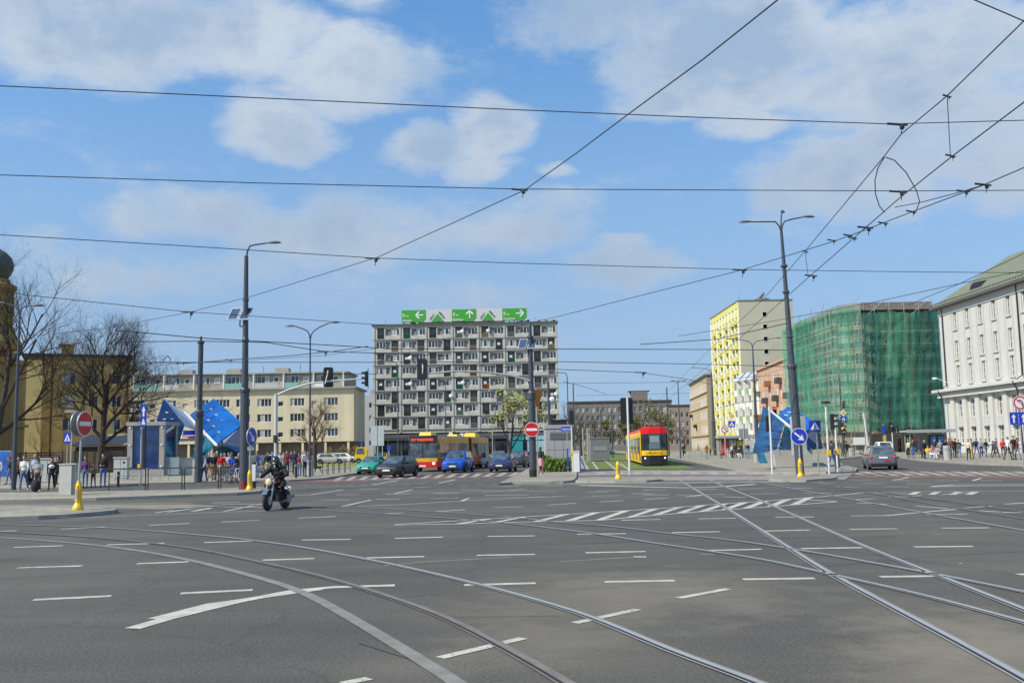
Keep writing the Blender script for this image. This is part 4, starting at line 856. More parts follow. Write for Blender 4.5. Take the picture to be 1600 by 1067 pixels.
s1, n1_ = shard('glass_shard', M_BGL2, [a, b, c_, d, e], .12, T); spiders(s1, a, b, e, 4, 3, n1_, M_JT, M_PLATE)
shard('glass_shard', mat('pale_blue_glass', (.22, .34, .46), rough=.12, var=.2, spec=.8), [a, D(293.6, 649, Y1+2.5), D(308, 671, Y1+1), b], .12, T)
f1 = D(334, 622.5, Y1+3); f2 = D(380, 662, Y1+.5); f3 = D(338, 694, Y1-2.5); f4 = D(297.5, 647, Y1)
s2, n2_ = shard('glass_shard', M_BGL, [f1, f2, f3, f4], .14, T); spiders(s2, f4, f1, f3, 3, 5, n2_, M_JT, M_PLATE)
shard('glass_wall', M_BGL2, [f2, D(381, 712, Y1+2), D(357, 700, Y1+2), D(349, 687, Y1+.5), f3+Vector((.5, .3, 0))], .1, T)
shard('glass_wall', M_CY, [D(308, 672, Y1-.5), f3+Vector((-.3, .2, 0)), D(322, 714, Y1-1.8), D(300, 716, Y1-1.4)], .1, T)
shard('glass_wall', M_CY, [D(334, 712, Y1+1), D(345, 695, Y1+1), D(380, 708, Y1+2.2), D(381, 722, Y1+2.2), D(334, 726, Y1+1)], .1, T)
cc_ = MB(); cc_.tube([D(289, 644, Y1-.6), D(339, 696, Y1-2.7)], .13, 6); cc_.build('edge_beam', M_BEAM, T)
cc_ = MB(); cc_.tube([D(281, 685, Y1-1), D(311, 684, Y1-1)], .26, 4); cc_.build('entrance_fascia', mat('entrance_white', (.62, .6, .58), var=.05), T)
cc_ = MB(); p = D(286, 676, Y1-1.5); cc_.box(p.x, p.x+1.3, p.y, p.y+.1, p.z-.22, p.z+.2); cc_.build('entrance_sign', M_SIGNB, T, fix=False)
cc_ = MB(); p = D(286, 681, Y1-1.5); cc_.box(p.x-.1, p.x+1.4, p.y, p.y+.1, p.z-.12, p.z); cc_.build('entrance_stripe', M_SIGNR, T, fix=False)
xa = D2(268, 80); xb = D2(332, 80); cc_ = MB(); cc_.hexa([(xa, 80, .1), (xb, 80, .1), (xb+3.6, 90, .1), (xa-.5, 90, .1), (xa, 80, 1.45), (xb, 80, 1.35), (xb+3.6, 90, 1.6), (xa-.5, 90, 1.6)]); cc_.build('stair_parapet', M_PCONC, T, fix=False)
cc_ = MB(); cc_.box(xa-1.0, xa+.9, 79.2, 79.26, .2, 1.6); cc_.build('parapet_glass', mat('clear_glass', (.35, .45, .48), rough=.1, var=.1, alpha=.45), T, fix=False)
# lift box beside it
T = thing('lift_shaft', 'boxy lift shaft with dark blue glass walls left of the canopy', 'lift', (D2(199, 79), 79, .12)); w = D2(256.5, 79)-D2(199, 79)
c = MB(); c.box(0, w, 0, 3.2, 0, .55); c.box(-.1, w+.1, -.1, 3.3, 4.05, 4.35)
for x in (0, w-.4): c.box(x, x+.4, -.02, .36, .55, 4.05); c.box(x, x+.4, 2.84, 3.2, .55, 4.05)
c.build('frame', mat('grey_concrete_posts', (.30, .29, .27), var=.12), T, fix=False)
c = MB(); c.box(.4, w-.4, .12, .18, .55, 4.05); c.box(.1, .16, .36, 2.84, .55, 4.05); c.box(w-.16, w-.1, .36, 2.84, .55, 4.05); c.build('glass_wall', glass('lift_glass', (.008, .035, .14)), T, fix=False)
c = MB(); c.box(w*.40, w*.47, .05, .11, .55, 4.05); c.build('mullion', M_BLACK, T, fix=False)
c = MB()
for z in (.8, 2.5, 3.9):
    for x in (.2, w-.2): c.lathe([(.07, 0), (.07, .06)], (x, -.02, z), 8, 'y')
c.build('bolt', M_PLATE, T, fix=False)
# right canopy
T = thing('metro_canopy', 'tilted blue glass shards of the right metro entrance over a pale concrete wall', 'canopy', (0, 0, 0), group='blue glass metro entrances'); Y1 = 70
a = D(1192.5, 634, Y1-1); b = D(1226, 662, Y1-1.5); c_ = D(1214, 701, Y1-2); d = D(1190, 708, Y1-2); e = D(1176, 707, Y1-2); f = D(1188, 657, Y1-1)
s1, n1_ = shard('glass_shard', mat('scratched_blue_glass', (.02, .085, .20), rough=.18, var=.55, scale=1.8, spec=.8), [a, b, c_, d, e, f], .12, T); spiders(s1, f, b, d, 4, 4, n1_, M_JT, M_JT)
f1 = D(1231, 634.5, Y1+2.5); f2 = D(1277, 660, Y1+.5); f3 = D(1253, 677, Y1-1.5); f4 = D(1216, 648, Y1+.5)
s2, n2_ = shard('glass_shard', M_BGL, [f1, f2, f3, f4], .14, T); spiders(s2, f4, f1, f3, 3, 5, n2_, M_JT, M_PLATE)
shard('glass_wall', M_BGL2, [f2, D(1286, 701, Y1+2), D(1262, 703, Y1+1), f3+Vector((.2, .2, 0))], .1, T)
shard('glass_wall', M_CY, [D(1226, 664, Y1-.2), D(1253, 679, Y1-.6), D(1255, 703, Y1-.8), D(1216, 702.5, Y1-1.0)], .1, T)
shard('glass_wall', M_CY, [D(1187, 707, Y1-2.4), D(1193, 706, Y1-2.4), D(1199, 721, Y1-6), D(1186, 721, Y1-6)], .1, T)
cc_ = MB(); cc_.tube([D(1201, 640, Y1-.8), D(1244, 674, Y1-1.9)], .09, 6); cc_.build('edge_beam', M_BEAM, T)
p0 = G(1213, 729, .12); p1 = G(1288, 729, .12)
cc_ = MB(); zt = 1.55; cc_.hexa([(p0.x, p0.y, .1), (p1.x, p0.y, .1), ((p1.x)*1.14, p0.y+11, .1), (p0.x*1.14, p0.y+11, .1), (p0.x-.15, p0.y, zt), (p1.x, p0.y, zt-.1), (p1.x*1.14, p0.y+11, zt), (p0.x*1.14, p0.y+11, zt)]); cc_.build('stair_parapet', M_PCONC, T, fix=False)
cc_ = MB(); p = D(1233, 694, 68); cc_.box(p.x, p.x+.9, 67.0, 67.5, 1.0, 3.6); cc_.build('information_pillar', M_CONC, T, fix=False)
# ---- ventilation kiosk on the median
T = thing('vent_kiosk', 'grey tiled ventilation kiosk with a louvre band beside the green shrub', 'kiosk', (D2(853, 71), 71, .12)); w = D2(893, 71)-D2(853, 71)
c = MB(); c.box(0, w, 0, 4.5, 0, 3.05); c.box(-.06, w+.06, -.06, 4.56, 3.05, 3.3); 
for z in (.75, 1.5, 2.25): c.box(.02, w-.02, -.004, -.001, z, z+.02, 1)
for x in (.62, 1.24): c.box(x, x+.02, -.005, -.002, .05, 3.0, 1)
c.build('wall', [mat('grey_tile', (.34, .345, .345), var=.08, scale=1), M_BRICKD], T, fix=False)
c = MB(); c.box(.3, w-.02, -.03, -.006, 2.25, 2.8); 
for q in range(5): c.box(.3, w-.02, -.06, -.031, 2.29+q*.1, 2.33+q*.1)
c.build('louvre', mat('louvre_grey', (.20, .20, .21), var=.05), T, fix=False)
c = MB(); c.box(.45, 1.6, 1, 2.3, 3.3, 3.62); c.box(.4, 1.65, .95, 2.35, 3.62, 3.7); c.build('roof_vent', M_BLACK, T, fix=False)
T = thing('vent_kiosk', 'dark grey ventilation kiosk farther along the tramway, left of the tram', 'kiosk', (D2(923, 118), 118, .1)); c = MB(); c.box(0, 2.3, 0, 4, 0, 2.6); c.box(-.05, 2.35, -.05, 4.05, 2.6, 2.75); c.build('wall', mat('slate_grey', (.16, .18, .19), var=.1), T, fix=False); c = MB(); c.box(.3, 2, -.04, -.003, 1.2, 1.7); c.build('louvre', M_SIGNG, T, fix=False)
# ================================================================== TREES
def bare_tree(name, label, cat, base, h, spread, seed, lean=(0, 0), up_=.3, dens=.72, leaves=None, trunk=.3, tw=M_TWIG, crown0=.25, group=None, lim=12000, leafsz=.14, leafp=.6):
    r = random.Random(seed); T = thing(name, label, cat, base, group=group); tr = MB(); cr = MB(); lf = MB(); cnt = [0]
    def grow(p, d, L_, rad, lev, mbx):
        pts = [p]; rr = [rad]; n = 4 if lev < 3 else 3; q = p.copy(); dd = d.copy()
        for i in range(n):
            dd = (dd+Vector((r.uniform(-1, 1), r.uniform(-1, 1), r.uniform(-.6, .9)))*(.10+.05*lev)).normalized(); q = q+dd*L_/n; pts.append(q.copy()); rr.append(rad*(1-.45*(i+1)/n))
        mbx.tube(pts, rr, 6 if lev < 2 else (4 if lev < 3 else 3), caps=False); cnt[0] += 1
        if leaves and lev >= 3:
            for _ in range(3):
                if r.random() < leafp:
                    c = pts[r.randrange(1, len(pts))]+Vector((r.gauss(0, .25), r.gauss(0, .25), r.gauss(0, .2)))
                    for _k in range(3):
                        a = c+Vector((r.gauss(0, leafsz*1.4), r.gauss(0, leafsz*1.4), r.gauss(0, leafsz))); u = Vector((r.uniform(-1, 1), r.uniform(-1, 1), r.uniform(-1, 1))).normalized()*leafsz; v = u.orthogonal().normalized()*leafsz*.7; lf.add([a-u, a-v, a+u, a+v], [(0, 1, 2, 3)])
        if lev >= 5 or cnt[0] > lim: return
        k = {0: 7, 1: 6, 2: 5, 3: 4, 4: 3}[lev]
        k = max(2, int(round(k*dens)))
        for j in range(k):
            t = r.uniform(.35, 1.0) if lev else lerp(crown0/.7, 1, j/(k-1) if k > 1 else 1)
            f = t*n; i = min(n-1, int(f)); pp = pts[i].lerp(pts[i+1], f-i); az = r.uniform(0, 2*math.pi) if lev else j*2.4+r.uniform(-.4, .4)
            side = dd.orthogonal().normalized(); side.rotate(Matrix.Rotation(az, 3, dd)); up = Vector((0, 0, 1))
            nd = (dd*r.uniform(.5, .95)+side*spread*r.uniform(.7, 1.15)+up*up_).normalized()
            grow(pp, nd, L_*r.uniform(.52, .78)*(1 if lev else .85), rr[i]*.54, lev+1, cr)
    grow(Vector((0, 0, -.1)), Vector((lean[0], lean[1], 1)).normalized(), h*.42, trunk, 0, tr)
    tr.build('trunk', M_BARK, T, fix=False, smooth=True); cr.build('crown', tw, T, fix=False)
    if leaves: lf.build('leaves', leaves, T, fix=False)
    return T
M_LEAF = mat('young_leaves', (.28, .29, .06), rough=.8, var=.3, scale=3); M_LEAFD = mat('olive_buds', (.13, .12, .045), rough=.9, var=.3, scale=2)
M_TWD = mat('dark_twigs', (.045, .034, .027), rough=.95, var=.3)
M_TWR = mat('reddish_twigs', (.17, .11, .06), rough=.95, var=.3); M_TWG = mat('pale_twigs', (.20, .18, .13), rough=.95, var=.2)
def gpt(x, y, z=.12): p = G(x, y, z); return (p.x, p.y, z)
bare_tree('bare_tree', 'large dark leafless tree in front of the ochre house', 'tree', (D2(155, 98), 98, .1), 21, .85, 11, lean=(.1, 0), up_=.2, tw=M_TWD, trunk=.4, dens=1.22, lim=12000, crown0=.22)
bare_tree('bare_tree', 'tall leafless tree beside the ochre church tower at the left edge', 'tree', (D2(-20, 80), 80, .1), 24.5, .8, 23, lean=(.12, 0), trunk=.32, dens=1.05, tw=M_TWD, lim=12000)
bare_tree('bare_tree', 'small leafless shrubby tree against the ochre house wall', 'tree', (D2(62, 112), 112, .1), 8.5, .6, 5, trunk=.12, lim=12000, tw=M_TWR)
bare_tree('bare_tree', 'thin leafless tree seen between the blue shard and the tall black pole', 'tree', (D2(352, 110), 110, .1), 10.5, .9, 31, trunk=.2, dens=.6, lim=12000)
bare_tree('bare_tree', 'brown leafless tree on the lawn in front of the cream building', 'tree', (D2(492, 104), 104, .1), 10.2, 1.0, 42, trunk=.26, dens=.85, lim=12000, tw=M_TWR)
bare_tree('bare_tree', 'pale leafless tree rising above the attic of the cream building', 'tree', (D2(432, 215), 215, 0), 23.5, .6, 8, trunk=.3, lim=12000, tw=M_TWG)
bare_tree('budding_tree', 'slim tree with fresh yellow green leaves in front of the concrete block', 'tree', (D2(795, 100), 100, .1), 10.0, .8, 77, trunk=.18, dens=.72, lim=12000, leaves=M_LEAF, leafsz=.11, leafp=.2)
for i, (x, Y, h, sd) in enumerate([(893, 170, 12.5, 1), (908, 190, 13, 2), (925, 230, 12, 3)]):
    bare_tree('bare_tree', ['leafless tree just right of the concrete block', 'darker leafless tree behind the grey vent kiosk', 'leafless tree left of the distant slab building'][i], 'tree', (D2(x, Y), Y, 0), h, .85, 100+sd, trunk=.3, lim=12000)
for i, (x, Y, h, sd) in enumerate([(952, 260, 10.5, 1), (978, 300, 11, 2), (1004, 250, 12.5, 3), (1024, 240, 15, 4), (1040, 270, 13, 5)]):
    bare_tree('avenue_tree', ['low avenue tree left of the dark traffic signal back', 'avenue tree directly behind the red tram roof, left half', 'avenue tree rising over the middle of the tram', 'tallest budding avenue tree right of the tram roof', 'olive avenue tree beside the pale brown distant house'][i], 'tree', (D2(x, Y), Y, 0), h, .75, 200+sd, trunk=.3, lim=12000, leaves=M_LEAFD, leafsz=.22, leafp=.15, group='avenue trees at the far end')
bare_tree('bare_tree', 'dark leafless tree before the sandy tenement near the tram tracks', 'tree', (D2(1070, 190), 190, 0), 8, .8, 301, trunk=.2, lim=12000)
def shrub(label, base, w, d, h, m, seed, n=1800, name='shrub'):
    r = random.Random(seed); T = thing(name, label, 'shrub', base); c = MB(); s = MB()
    for _ in range(n):
        x = r.uniform(-w/2, w/2); y = r.uniform(-d/2, d/2); hh = h*(1-.35*(abs(x)/(w/2))**3)*(.82+.25*math.sin(x*3.1+seed)*math.cos(y*2)); z = r.uniform(0, 1)**.6*hh
        a = Vector((x, y, z)); u = Vector((r.uniform(-.6, .6), r.uniform(-.6, .6), 1)).normalized()*r.uniform(.09, .2); v = u.orthogonal().normalized()*r.uniform(.03, .06); v.rotate(Matrix.Rotation(r.uniform(0, 6), 3, u.normalized()))
        c.add([a-u, a-v, a+u, a+v], [(0, 1, 2, 3)])
    for _ in range(60): x = r.uniform(-w/2, w/2); y = r.uniform(-d/2, d/2); s.tube([(x, y, 0), (x+r.uniform(-.1, .1), y, h*.8)], .012, 3)
    s.build('stem', M_TWIG, T, fix=False); c.build('foliage', m, T, fix=False)
p = gpt(870, 737); shrub('low bright green shrub in front of the grey vent kiosk', (p[0], p[1]+.8, .1), 2.7, 1.5, 1.15, mat('fresh_foliage', (.13, .21, .035), rough=.8, var=.4, scale=3), 4, 2600)
shrub('patch of bare reddish bushes behind the parked yellow truck', (D2(540, 150), 150, .1), 7, 2, 2.6, mat('russet_foliage', (.20, .15, .04), var=.4), 9, 1600)
# hedge along the left lawn etc.
# ================================================================== POLES, LAMPS, SIGNALS
def arm_lamp(mb, head, p, az, L_, rise=.25, droop=0, curve=.6, r=.04, hl=.75):
    d = Vector((math.cos(az), math.sin(az), 0)); P = Vector(p)
    pts = [P+Vector((0, 0, -curve)), P+Vector((0, 0, -curve*.4))+d*.06*L_, P+d*.18*L_+Vector((0, 0, 0)), P+d*L_*.5+Vector((0, 0, rise*.5)), P+d*L_+Vector((0, 0, rise))]
    mb.tube(pts, [r*1.2, r*1.1, r, r, r*.9], 6)
    e = pts[-1]+d*hl*.45; pr = []
    for i, (t, w) in enumerate([(-.5, .3), (-.3, .75), (0, 1), (.3, .85), (.5, .15)]):
        c = e+d*t*hl; nn = Vector((-d.y, d.x, 0)); pr.append([c+nn*w*.13, c+Vector((0, 0, .11*w)), c-nn*w*.13, c-Vector((0, 0, .04*w))])
    o = len(head.v); head.v += [tuple(v) for q in pr for v in q]
    for i in range(4):
        for k in range(4): a = o+i*4+k; b = o+i*4+(k+1) % 4; head.f.append((a, b, b+4, a+4)); head.m.append(0)
def lamp_post(label, base, H, arms, r0=.09, r1=.05, collars=(), name='street_lamp', m=None, group='street lamps', base_m=None, step=None):
    T = thing(name, label, 'street lamp', base, group=group); m = m or M_POLE
    c = MB(); prof = [(r0*1.0, 0)]
    if step: prof += [(r0, step), (r0*.78, step+.03), (r1, H-.5)]
    else: prof += [(r1, H-.5)]
    c.lathe(prof, n=12)
    for z in collars: c.lathe([(r0*1.15, z), (r0*1.2, z+.05), (r0*1.2, z+.15), (r0*1.1, z+.2)], n=12)
    c.build('pole', m, T, smooth=False)
    for (az, L_, rise) in arms:
        a = MB(); h = MB(); arm_lamp(a, h, (0, 0, H), R_(az), L_, rise); ao = a.build('lamp_arm', m, T); h.build('lamp_head', mat('lamp_grey', (.13, .135, .14), rough=.4, var=.1), ao, smooth=True)
    return T
p = gpt(381, 764)
T = lamp_post('tall black lamp post carrying solar panels beside the yellow bollard on the left pavement', p, 11.75, [(0, 1.0, .12)], .215, .10, (4.6,), step=4.6)
c = MB(); c.lathe([(.235, .0), (.235, .38)], n=14); c.build('base_sleeve', mat('faded_red', (.20, .03, .03), var=.3), T)
c = MB(); c.lathe([(.13, 7.0), (.17, 7.05), (.17, 7.15), (.13, 7.3)], n=12); c.lathe([(.1, 9.0), (.15, 9.05), (.15, 9.15), (.1, 9.2)], n=12); c.build('collar', M_POLE, T)
def solar(parent, x, z, tilt=R_(55)):
    for k in range(2):
        c = MB(); x0 = x+k*.55; y0 = -.25; hh = .62
        a = [(x0, y0, z), (x0+.47, y0, z), (x0+.47+.14, y0+.42, z+hh), (x0+.14, y0+.42, z+hh)]
        c.hexa([(v[0], v[1]+.03, v[2]-.03) for v in a]+[v for v in a], 0)
        f = lambda u, v: tuple(Vector(a[0])*(1-u)*(1-v)+Vector(a[1])*u*(1-v)+Vector(a[2])*u*v+Vector(a[3])*(1-u)*v+Vector((0, -.012, .008)))
        for i in range(2):
            for j in range(4): u0_, u1_, v0, v1 = .07+i*.44, .07+i*.44+.41, .06+j*.225, .06+j*.225+.205; c.quad(f(u0_, v0), f(u1_, v0), f(u1_, v1), f(u0_, v1), 1)
        c.build('solar_panel', [mat('aluminium_frame', (.6, .6, .6), rough=.4, var=.03), mat('solar_cell', (.05, .09, .2), rough=.15, var=.1, spec=.8)], parent, fix=False)
    c = MB(); c.tube([(x+.6, 0, z-.3), (x+.6, -.1, z-.3), (x+.6, -.05, z+.1)], .03, 5); c.tube([(0, 0, z-.3), (x+.6, 0, z-.3)], .03, 5); c.build('panel_bracket', M_BLACK, parent, fix=False)
solar(T, -.85, 8.1)
p = gpt(1250.5, 742.5)
T = lamp_post('tallest lamp post with three heads behind the round blue arrow sign on the right', p, 13.5, [(180, 1.55, .05), (8, 1.25, .22), (70, 1.9, 1.0)], .22, .075, (5.6,), step=5.6)
T.rotation_euler = (0, R_(-1.6), 0)
c = MB()
for z in (3.2, 7.2, 9.6, 11.0): c.lathe([(.2 if z < 5 else .15, z), (.24 if z < 5 else .19, z+.04), (.24 if z < 5 else .19, z+.1), (.2 if z < 5 else .15, z+.14)], n=12)
c.build('collar', M_POLE, T)
lamp_post('slim double armed lamp post behind the signal mast of the left crossing', gpt(484, 745), 10.0, [(0, 1.35, .55), (180, 1.05, .35)], .08, .05)
lamp_post('double armed lamp post standing among the pedestrians at the far left', gpt(21, 765), 9.75, [(180, .8, .25), (10, .55, .1)], .13, .05)
T = thing('catenary_pole', 'stout black tramway pole in front of the blue glass shards', 'pole', gpt(309.5, 752.8), group='tramway poles'); c = MB(); c.lathe([(.24, 0), (.24, 4.0), (.16, 4.15), (.155, 8.6)], n=14); c.lathe([(.26, 4.0), (.29, 4.05), (.29, 4.3), (.22, 4.4)], n=14); c.lathe([(.2, 8.5), (.22, 8.55), (.22, 8.62), (.08, 8.7), (.06, 8.95)], n=12); c.build('pole', M_POLE, T)
T.rotation_euler = (0, R_(.3), 0)
lamp_post('curved single lamp post before the middle of the concrete block, left part', (D2(622, 91), 91, .0), 10.0, [(180, 1.2, .15)], .07, .045)
lamp_post('double armed lamp post in the middle of the concrete block facade', (D2(697, 117), 117, 0), 10.0, [(180, 1.3, .25), (0, 1.3, .35)], .07, .05)
lamp_post('single lamp post left of the leafless tree by the vent kiosk', (D2(889, 109), 109, 0), 10.0, [(180, .8, .05)], .07, .05)
T = thing('catenary_pole', 'dark tramway pole before the right end of the concrete block', 'pole', (D2(859, 84), 84, 0), group='tramway poles'); c = MB(); c.lathe([(.16, 0), (.16, 3), (.11, 3.1), (.1, 7.4)], n=10); c.build('pole', M_POLE, T)
c = MB(); c.lathe([(.01, .05), (.14, .03), (.24, -.06)], (.3, -.2, 5.9), 12, 'y'); c.build('loudspeaker', M_PLATE, T)
lamp_post('lamp post behind the tram, right of the avenue trees', (D2(1063, 124), 124, 0), 9.8, [(180, .3, .05), (0, .4, .05)], .1, .06)
lamp_post('dark lamp post before the netted building with a short curved arm', gpt(1318, 713), 9.6, [(180, 1.4, .1)], .09, .05)
lamp_post('tall double armed lamp post left of the right blue shard', gpt(1184, 718), 12.4, [(180, 2.1, .3), (0, 2.4, .3)], .2, .06, (4.5,), step=4.5)
lamp_post('dark lamp post in front of the yellow tower carrying a small red and white bar', gpt(1117, 711), 13.2, [(180, 2.4, .3)], .3, .1, (5,), step=5)
for i, (x, t, y0_) in enumerate([(1045, 605, 150), (940, 640, 130), (957, 640, 150), (898, 600, 160)]):
    T = thing('catenary_pole', ['dark tramway pole just right of the tram', 'thin tramway pole left of the dark signal back', 'slim pole between the kiosks and the signal back', 'slim pole rising behind the vent kiosk roof'][i], 'pole', (D2(x, y0_), y0_, 0), group='tramway poles'); h = D(x, t, y0_).z; c = MB(); c.lathe([(.14, 0), (.09, h)], n=8); c.build('pole', M_POLE, T)
# traffic signals
def signal_head(parent, x, y, z, s=1.0, n=3, lit=None, back=False, yaw=0, plate=True):
    hw, hh = .17*s, .5*s*n/3
    c = MB()
    if plate: c.prism([(-hw*1.9, -hh*1.35+.08), (-hw*1.9+.08, -hh*1.35), (hw*1.9-.08, -hh*1.35), (hw*1.9, -hh*1.35+.08), (hw*1.9, hh*1.35-.08), (hw*1.9-.08, hh*1.35), (-hw*1.9+.08, hh*1.35), (-hw*1.9, hh*1.35-.08)], 0, .04)
    c.box(-hw, hw, -.19, -.001, -hh, hh)
    for k in range(n):
        zz = hh-(k+.5)*2*hh/n; pts = []
        for a in range(7): an = math.pi*a/6; pts.append((hw*.8*math.cos(an), zz+hw*.8*math.sin(an)))
        for a in range(6): (x0, z0), (x1, z1) = pts[a], pts[a+1]; c.quad((x0, -.19, z0), (x1, -.19, z1), (x1, -.42, z1), (x0, -.42, z0))
    o = c.build('signal_head', M_BLACK, parent, (x, y, z), yaw)
    for k in range(n):
        zz = hh-(k+.5)*2*hh/n; l = MB(); l.ell((0, -.19, zz), (hw*.7, .03, hw*.7), 12, 6)
        col = {0: (.9, .03, .02), 1: (.5, .25, .01), 2: (.02, .6, .3)}[k if n == 3 else (0 if k == 0 else 2)]
        on = lit == k; l.build('lens', mat('lens_%s_%s' % (('red', 'amber', 'green')[k if n == 3 else (0 if k == 0 else 2)], 'lit' if on else 'dark'), col if on else tuple(v*.12 for v in col), rough=.3, var=0, emit=3 if on else 0), o)
    return o
def disc_sign(parent, x, y, z, r, kind, yaw=0):
    c = MB(); c.lathe([(r, 0), (r, .03)], (0, 0, 0), 28, 'y'); o = c.build('sign_disc', M_SIGNG, parent, (x, y, z), yaw)
    c = MB(); c.lathe([(r*.985, .031), (r*.985, .034)], (0, 0, 0), 28, 'y', 0)
    c.lathe([(r*.92, .036), (r*.92, .038)], (0, 0, 0), 28, 'y', 1)
    if kind == 'noentry': c.box(-r*.74, r*.74, -.043, -.0385, -r*.17, r*.17, 0)
    if kind == 'arrow':
        a = -math.radians(40 if yaw == 0 else 50); f = lambda u, v: (u*math.cos(a)-v*math.sin(a), u*math.sin(a)+v*math.cos(a))
        c.prism([f(u*r, v*r) for u, v in [(-.72, -.1), (.18, -.1), (.1, -.42), (.74, 0), (.1, .42), (.18, .1), (-.72, .1)]], -.043, -.0385, 0)
    if kind == 'noturn':
        c.lathe([(r*.72, .040), (r*.72, .042)], (0, 0, 0), 28, 'y', 0); c.tube([(r*.3, -.046, -r*.5), (r*.3, -.046, r*.1), (r*.05, -.046, r*.35), (-r*.4, -.046, r*.3)], r*.07, 4, 2); c.tube([(-r*.55, -.05, r*.5), (r*.55, -.05, -r*.5)], r*.06, 4, 1)
    c.build('sign_face', [M_SIGNW, {'noentry': M_SIGNR, 'arrow': M_SIGNB, 'noturn': M_SIGNR}[kind], M_BLACK], o); return o
def square_sign(parent, x, y, z, w, h, kind, yaw=0):
    c = MB(); c.box(-w/2, w/2, -.03, 0, -h/2, h/2); o = c.build('sign_plate', M_SIGNB if kind != 'white' else M_PLATE, parent, (x, y, z), yaw, fix=False); c = MB()
    if kind == 'ped':
        c.prism([(-w*.40, -h*.30), (w*.40, -h*.30), (0, h*.40)], -.036, -.031, 0)
        c.prism([(-w*.06, h*.02), (w*.05, h*.02), (w*.03, -h*.12), (w*.14, -h*.27), (w*.06, -h*.27), (-.01*w, -h*.15), (-w*.1, -h*.27), (-w*.17, -h*.27), (-w*.06, -h*.1)], -.040, -.0365, 1); c.ell((0, -.038, h*.07), (w*.05, .004, h*.05), 8, 5, 1)
        c.build('sign_face', [M_SIGNW, M_BLACK], o)
    if kind == 'lanes':
        for q in (-.28, .28): c.prism([(w*(q-.05), -h*.35), (w*(q+.05), -h*.35), (w*(q+.05), h*.08), (w*(q+.13), h*.08), (w*q, h*.36), (w*(q-.13), h*.08), (w*(q-.05), h*.08)], -.036, -.031, 0)
        for q in range(4): c.box(-.015*w, .015*w, -.036, -.031, -h*.38+q*h*.2, -h*.28+q*h*.2)
        c.build('sign_face', M_SIGNW, o, fix=False)
    if kind == 'oneway': c.prism([(-w*.14, -h*.05), (w*.14, -h*.05), (w*.14, h*.2), (w*.3, h*.2), (0, h*.42), (-w*.3, h*.2), (-w*.14, h*.2)], -.036, -.031, 0); c.prism([(-w*.35, -h*.42), (w*.35, -h*.42), (0, -h*.12)], -.036, -.031, 0); c.build('sign_face', M_SIGNW, o)
    return o
def post(parent, H, r=.038, m=None, n=8, z0=0): c = MB(); c.lathe([(r, z0), (r, H)], n=n); return c.build('post', m or M_GALV, parent)
def bollard(label, base):
    T = thing('yellow_bollard', label, 'bollard', base, group='yellow plastic island bollards'); c = MB(); c.lathe([(.17, 0), (.17, .07), (.13, .16), (.095, .22), (.095, .78), (.07, .84), (.05, .92), (.01, .93)], n=16)
    for k in range(8): a = k*math.pi/4; c.box(.095*math.cos(a)-.012, .095*math.cos(a)+.012, .095*math.sin(a)-.012, .095*math.sin(a)+.012, .22, .76)
    c.build('bollard_body', M_YEL, T, smooth=False); c = MB(); c.box(-.03, .03, -.112, -.107, .35, .65); c.build('reflector', M_RIM, T, fix=False); return T
p = gpt(122, 796); bollard('ribbed yellow bollard under the left no entry sign', p)
T = thing('no_entry_sign', 'turned round red no entry sign on a grey post above the left yellow bollard', 'traffic sign', (p[0], p[1], p[2]+.93)); T.rotation_euler = (0, R_(1.5), 0); post(T, 1.75); disc_sign(T, .09, -.05, 1.82, .41, 'noentry', R_(80)); 
c = MB(); c.lathe([(.41, 0), (.41, .03)], (0, 0, 0), 28, 'y'); c.build('second_disc', M_SIGNG, T, (-.14, 0, 1.82), R_(80))
p = gpt(390, 765.5); p2 = (p[0], p[1], p[2]); bollard('ribbed yellow bollard at the foot of the tall black lamp post', p2)
T = thing('keep_right_sign', 'turned violet blue arrow sign on a post beside the tall black lamp post', 'traffic sign', (p[0], p[1], p[2]+.9)); post(T, 1.35, .03); disc_sign(T, .07, -.05, 1.55, .44, 'arrow', R_(74)); square_sign(T, .05, -.04, 1.0, .3, .16, 'white', R_(40))
T = thing('marker_post', 'black and white marker post right of the tall black lamp post', 'post', gpt(397, 762.5)); c = MB(); c.lathe([(.09, 0), (.09, 1.25)], n=10); c.build('post', M_BLACK, T); c = MB(); c.box(-.09, .09, -.11, -.091, .35, 1.15); c.build('reflective_plate', M_PLATE, T, fix=False)
p = gpt(966, 747.8, .11); bollard('ribbed yellow bollard on the median island left of the tram', p)
p = gpt(1251, 744.5, .11); bollard('ribbed yellow bollard in front of the tallest lamp post', p)
T = thing('keep_right_sign', 'round bright blue sign with a white arrow pointing down right before the tallest lamp post', 'traffic sign', (p[0], p[1], p[2]+.9)); post(T, .8, .04); disc_sign(T, 0, -.05, 1.12, .43, 'arrow', 0)
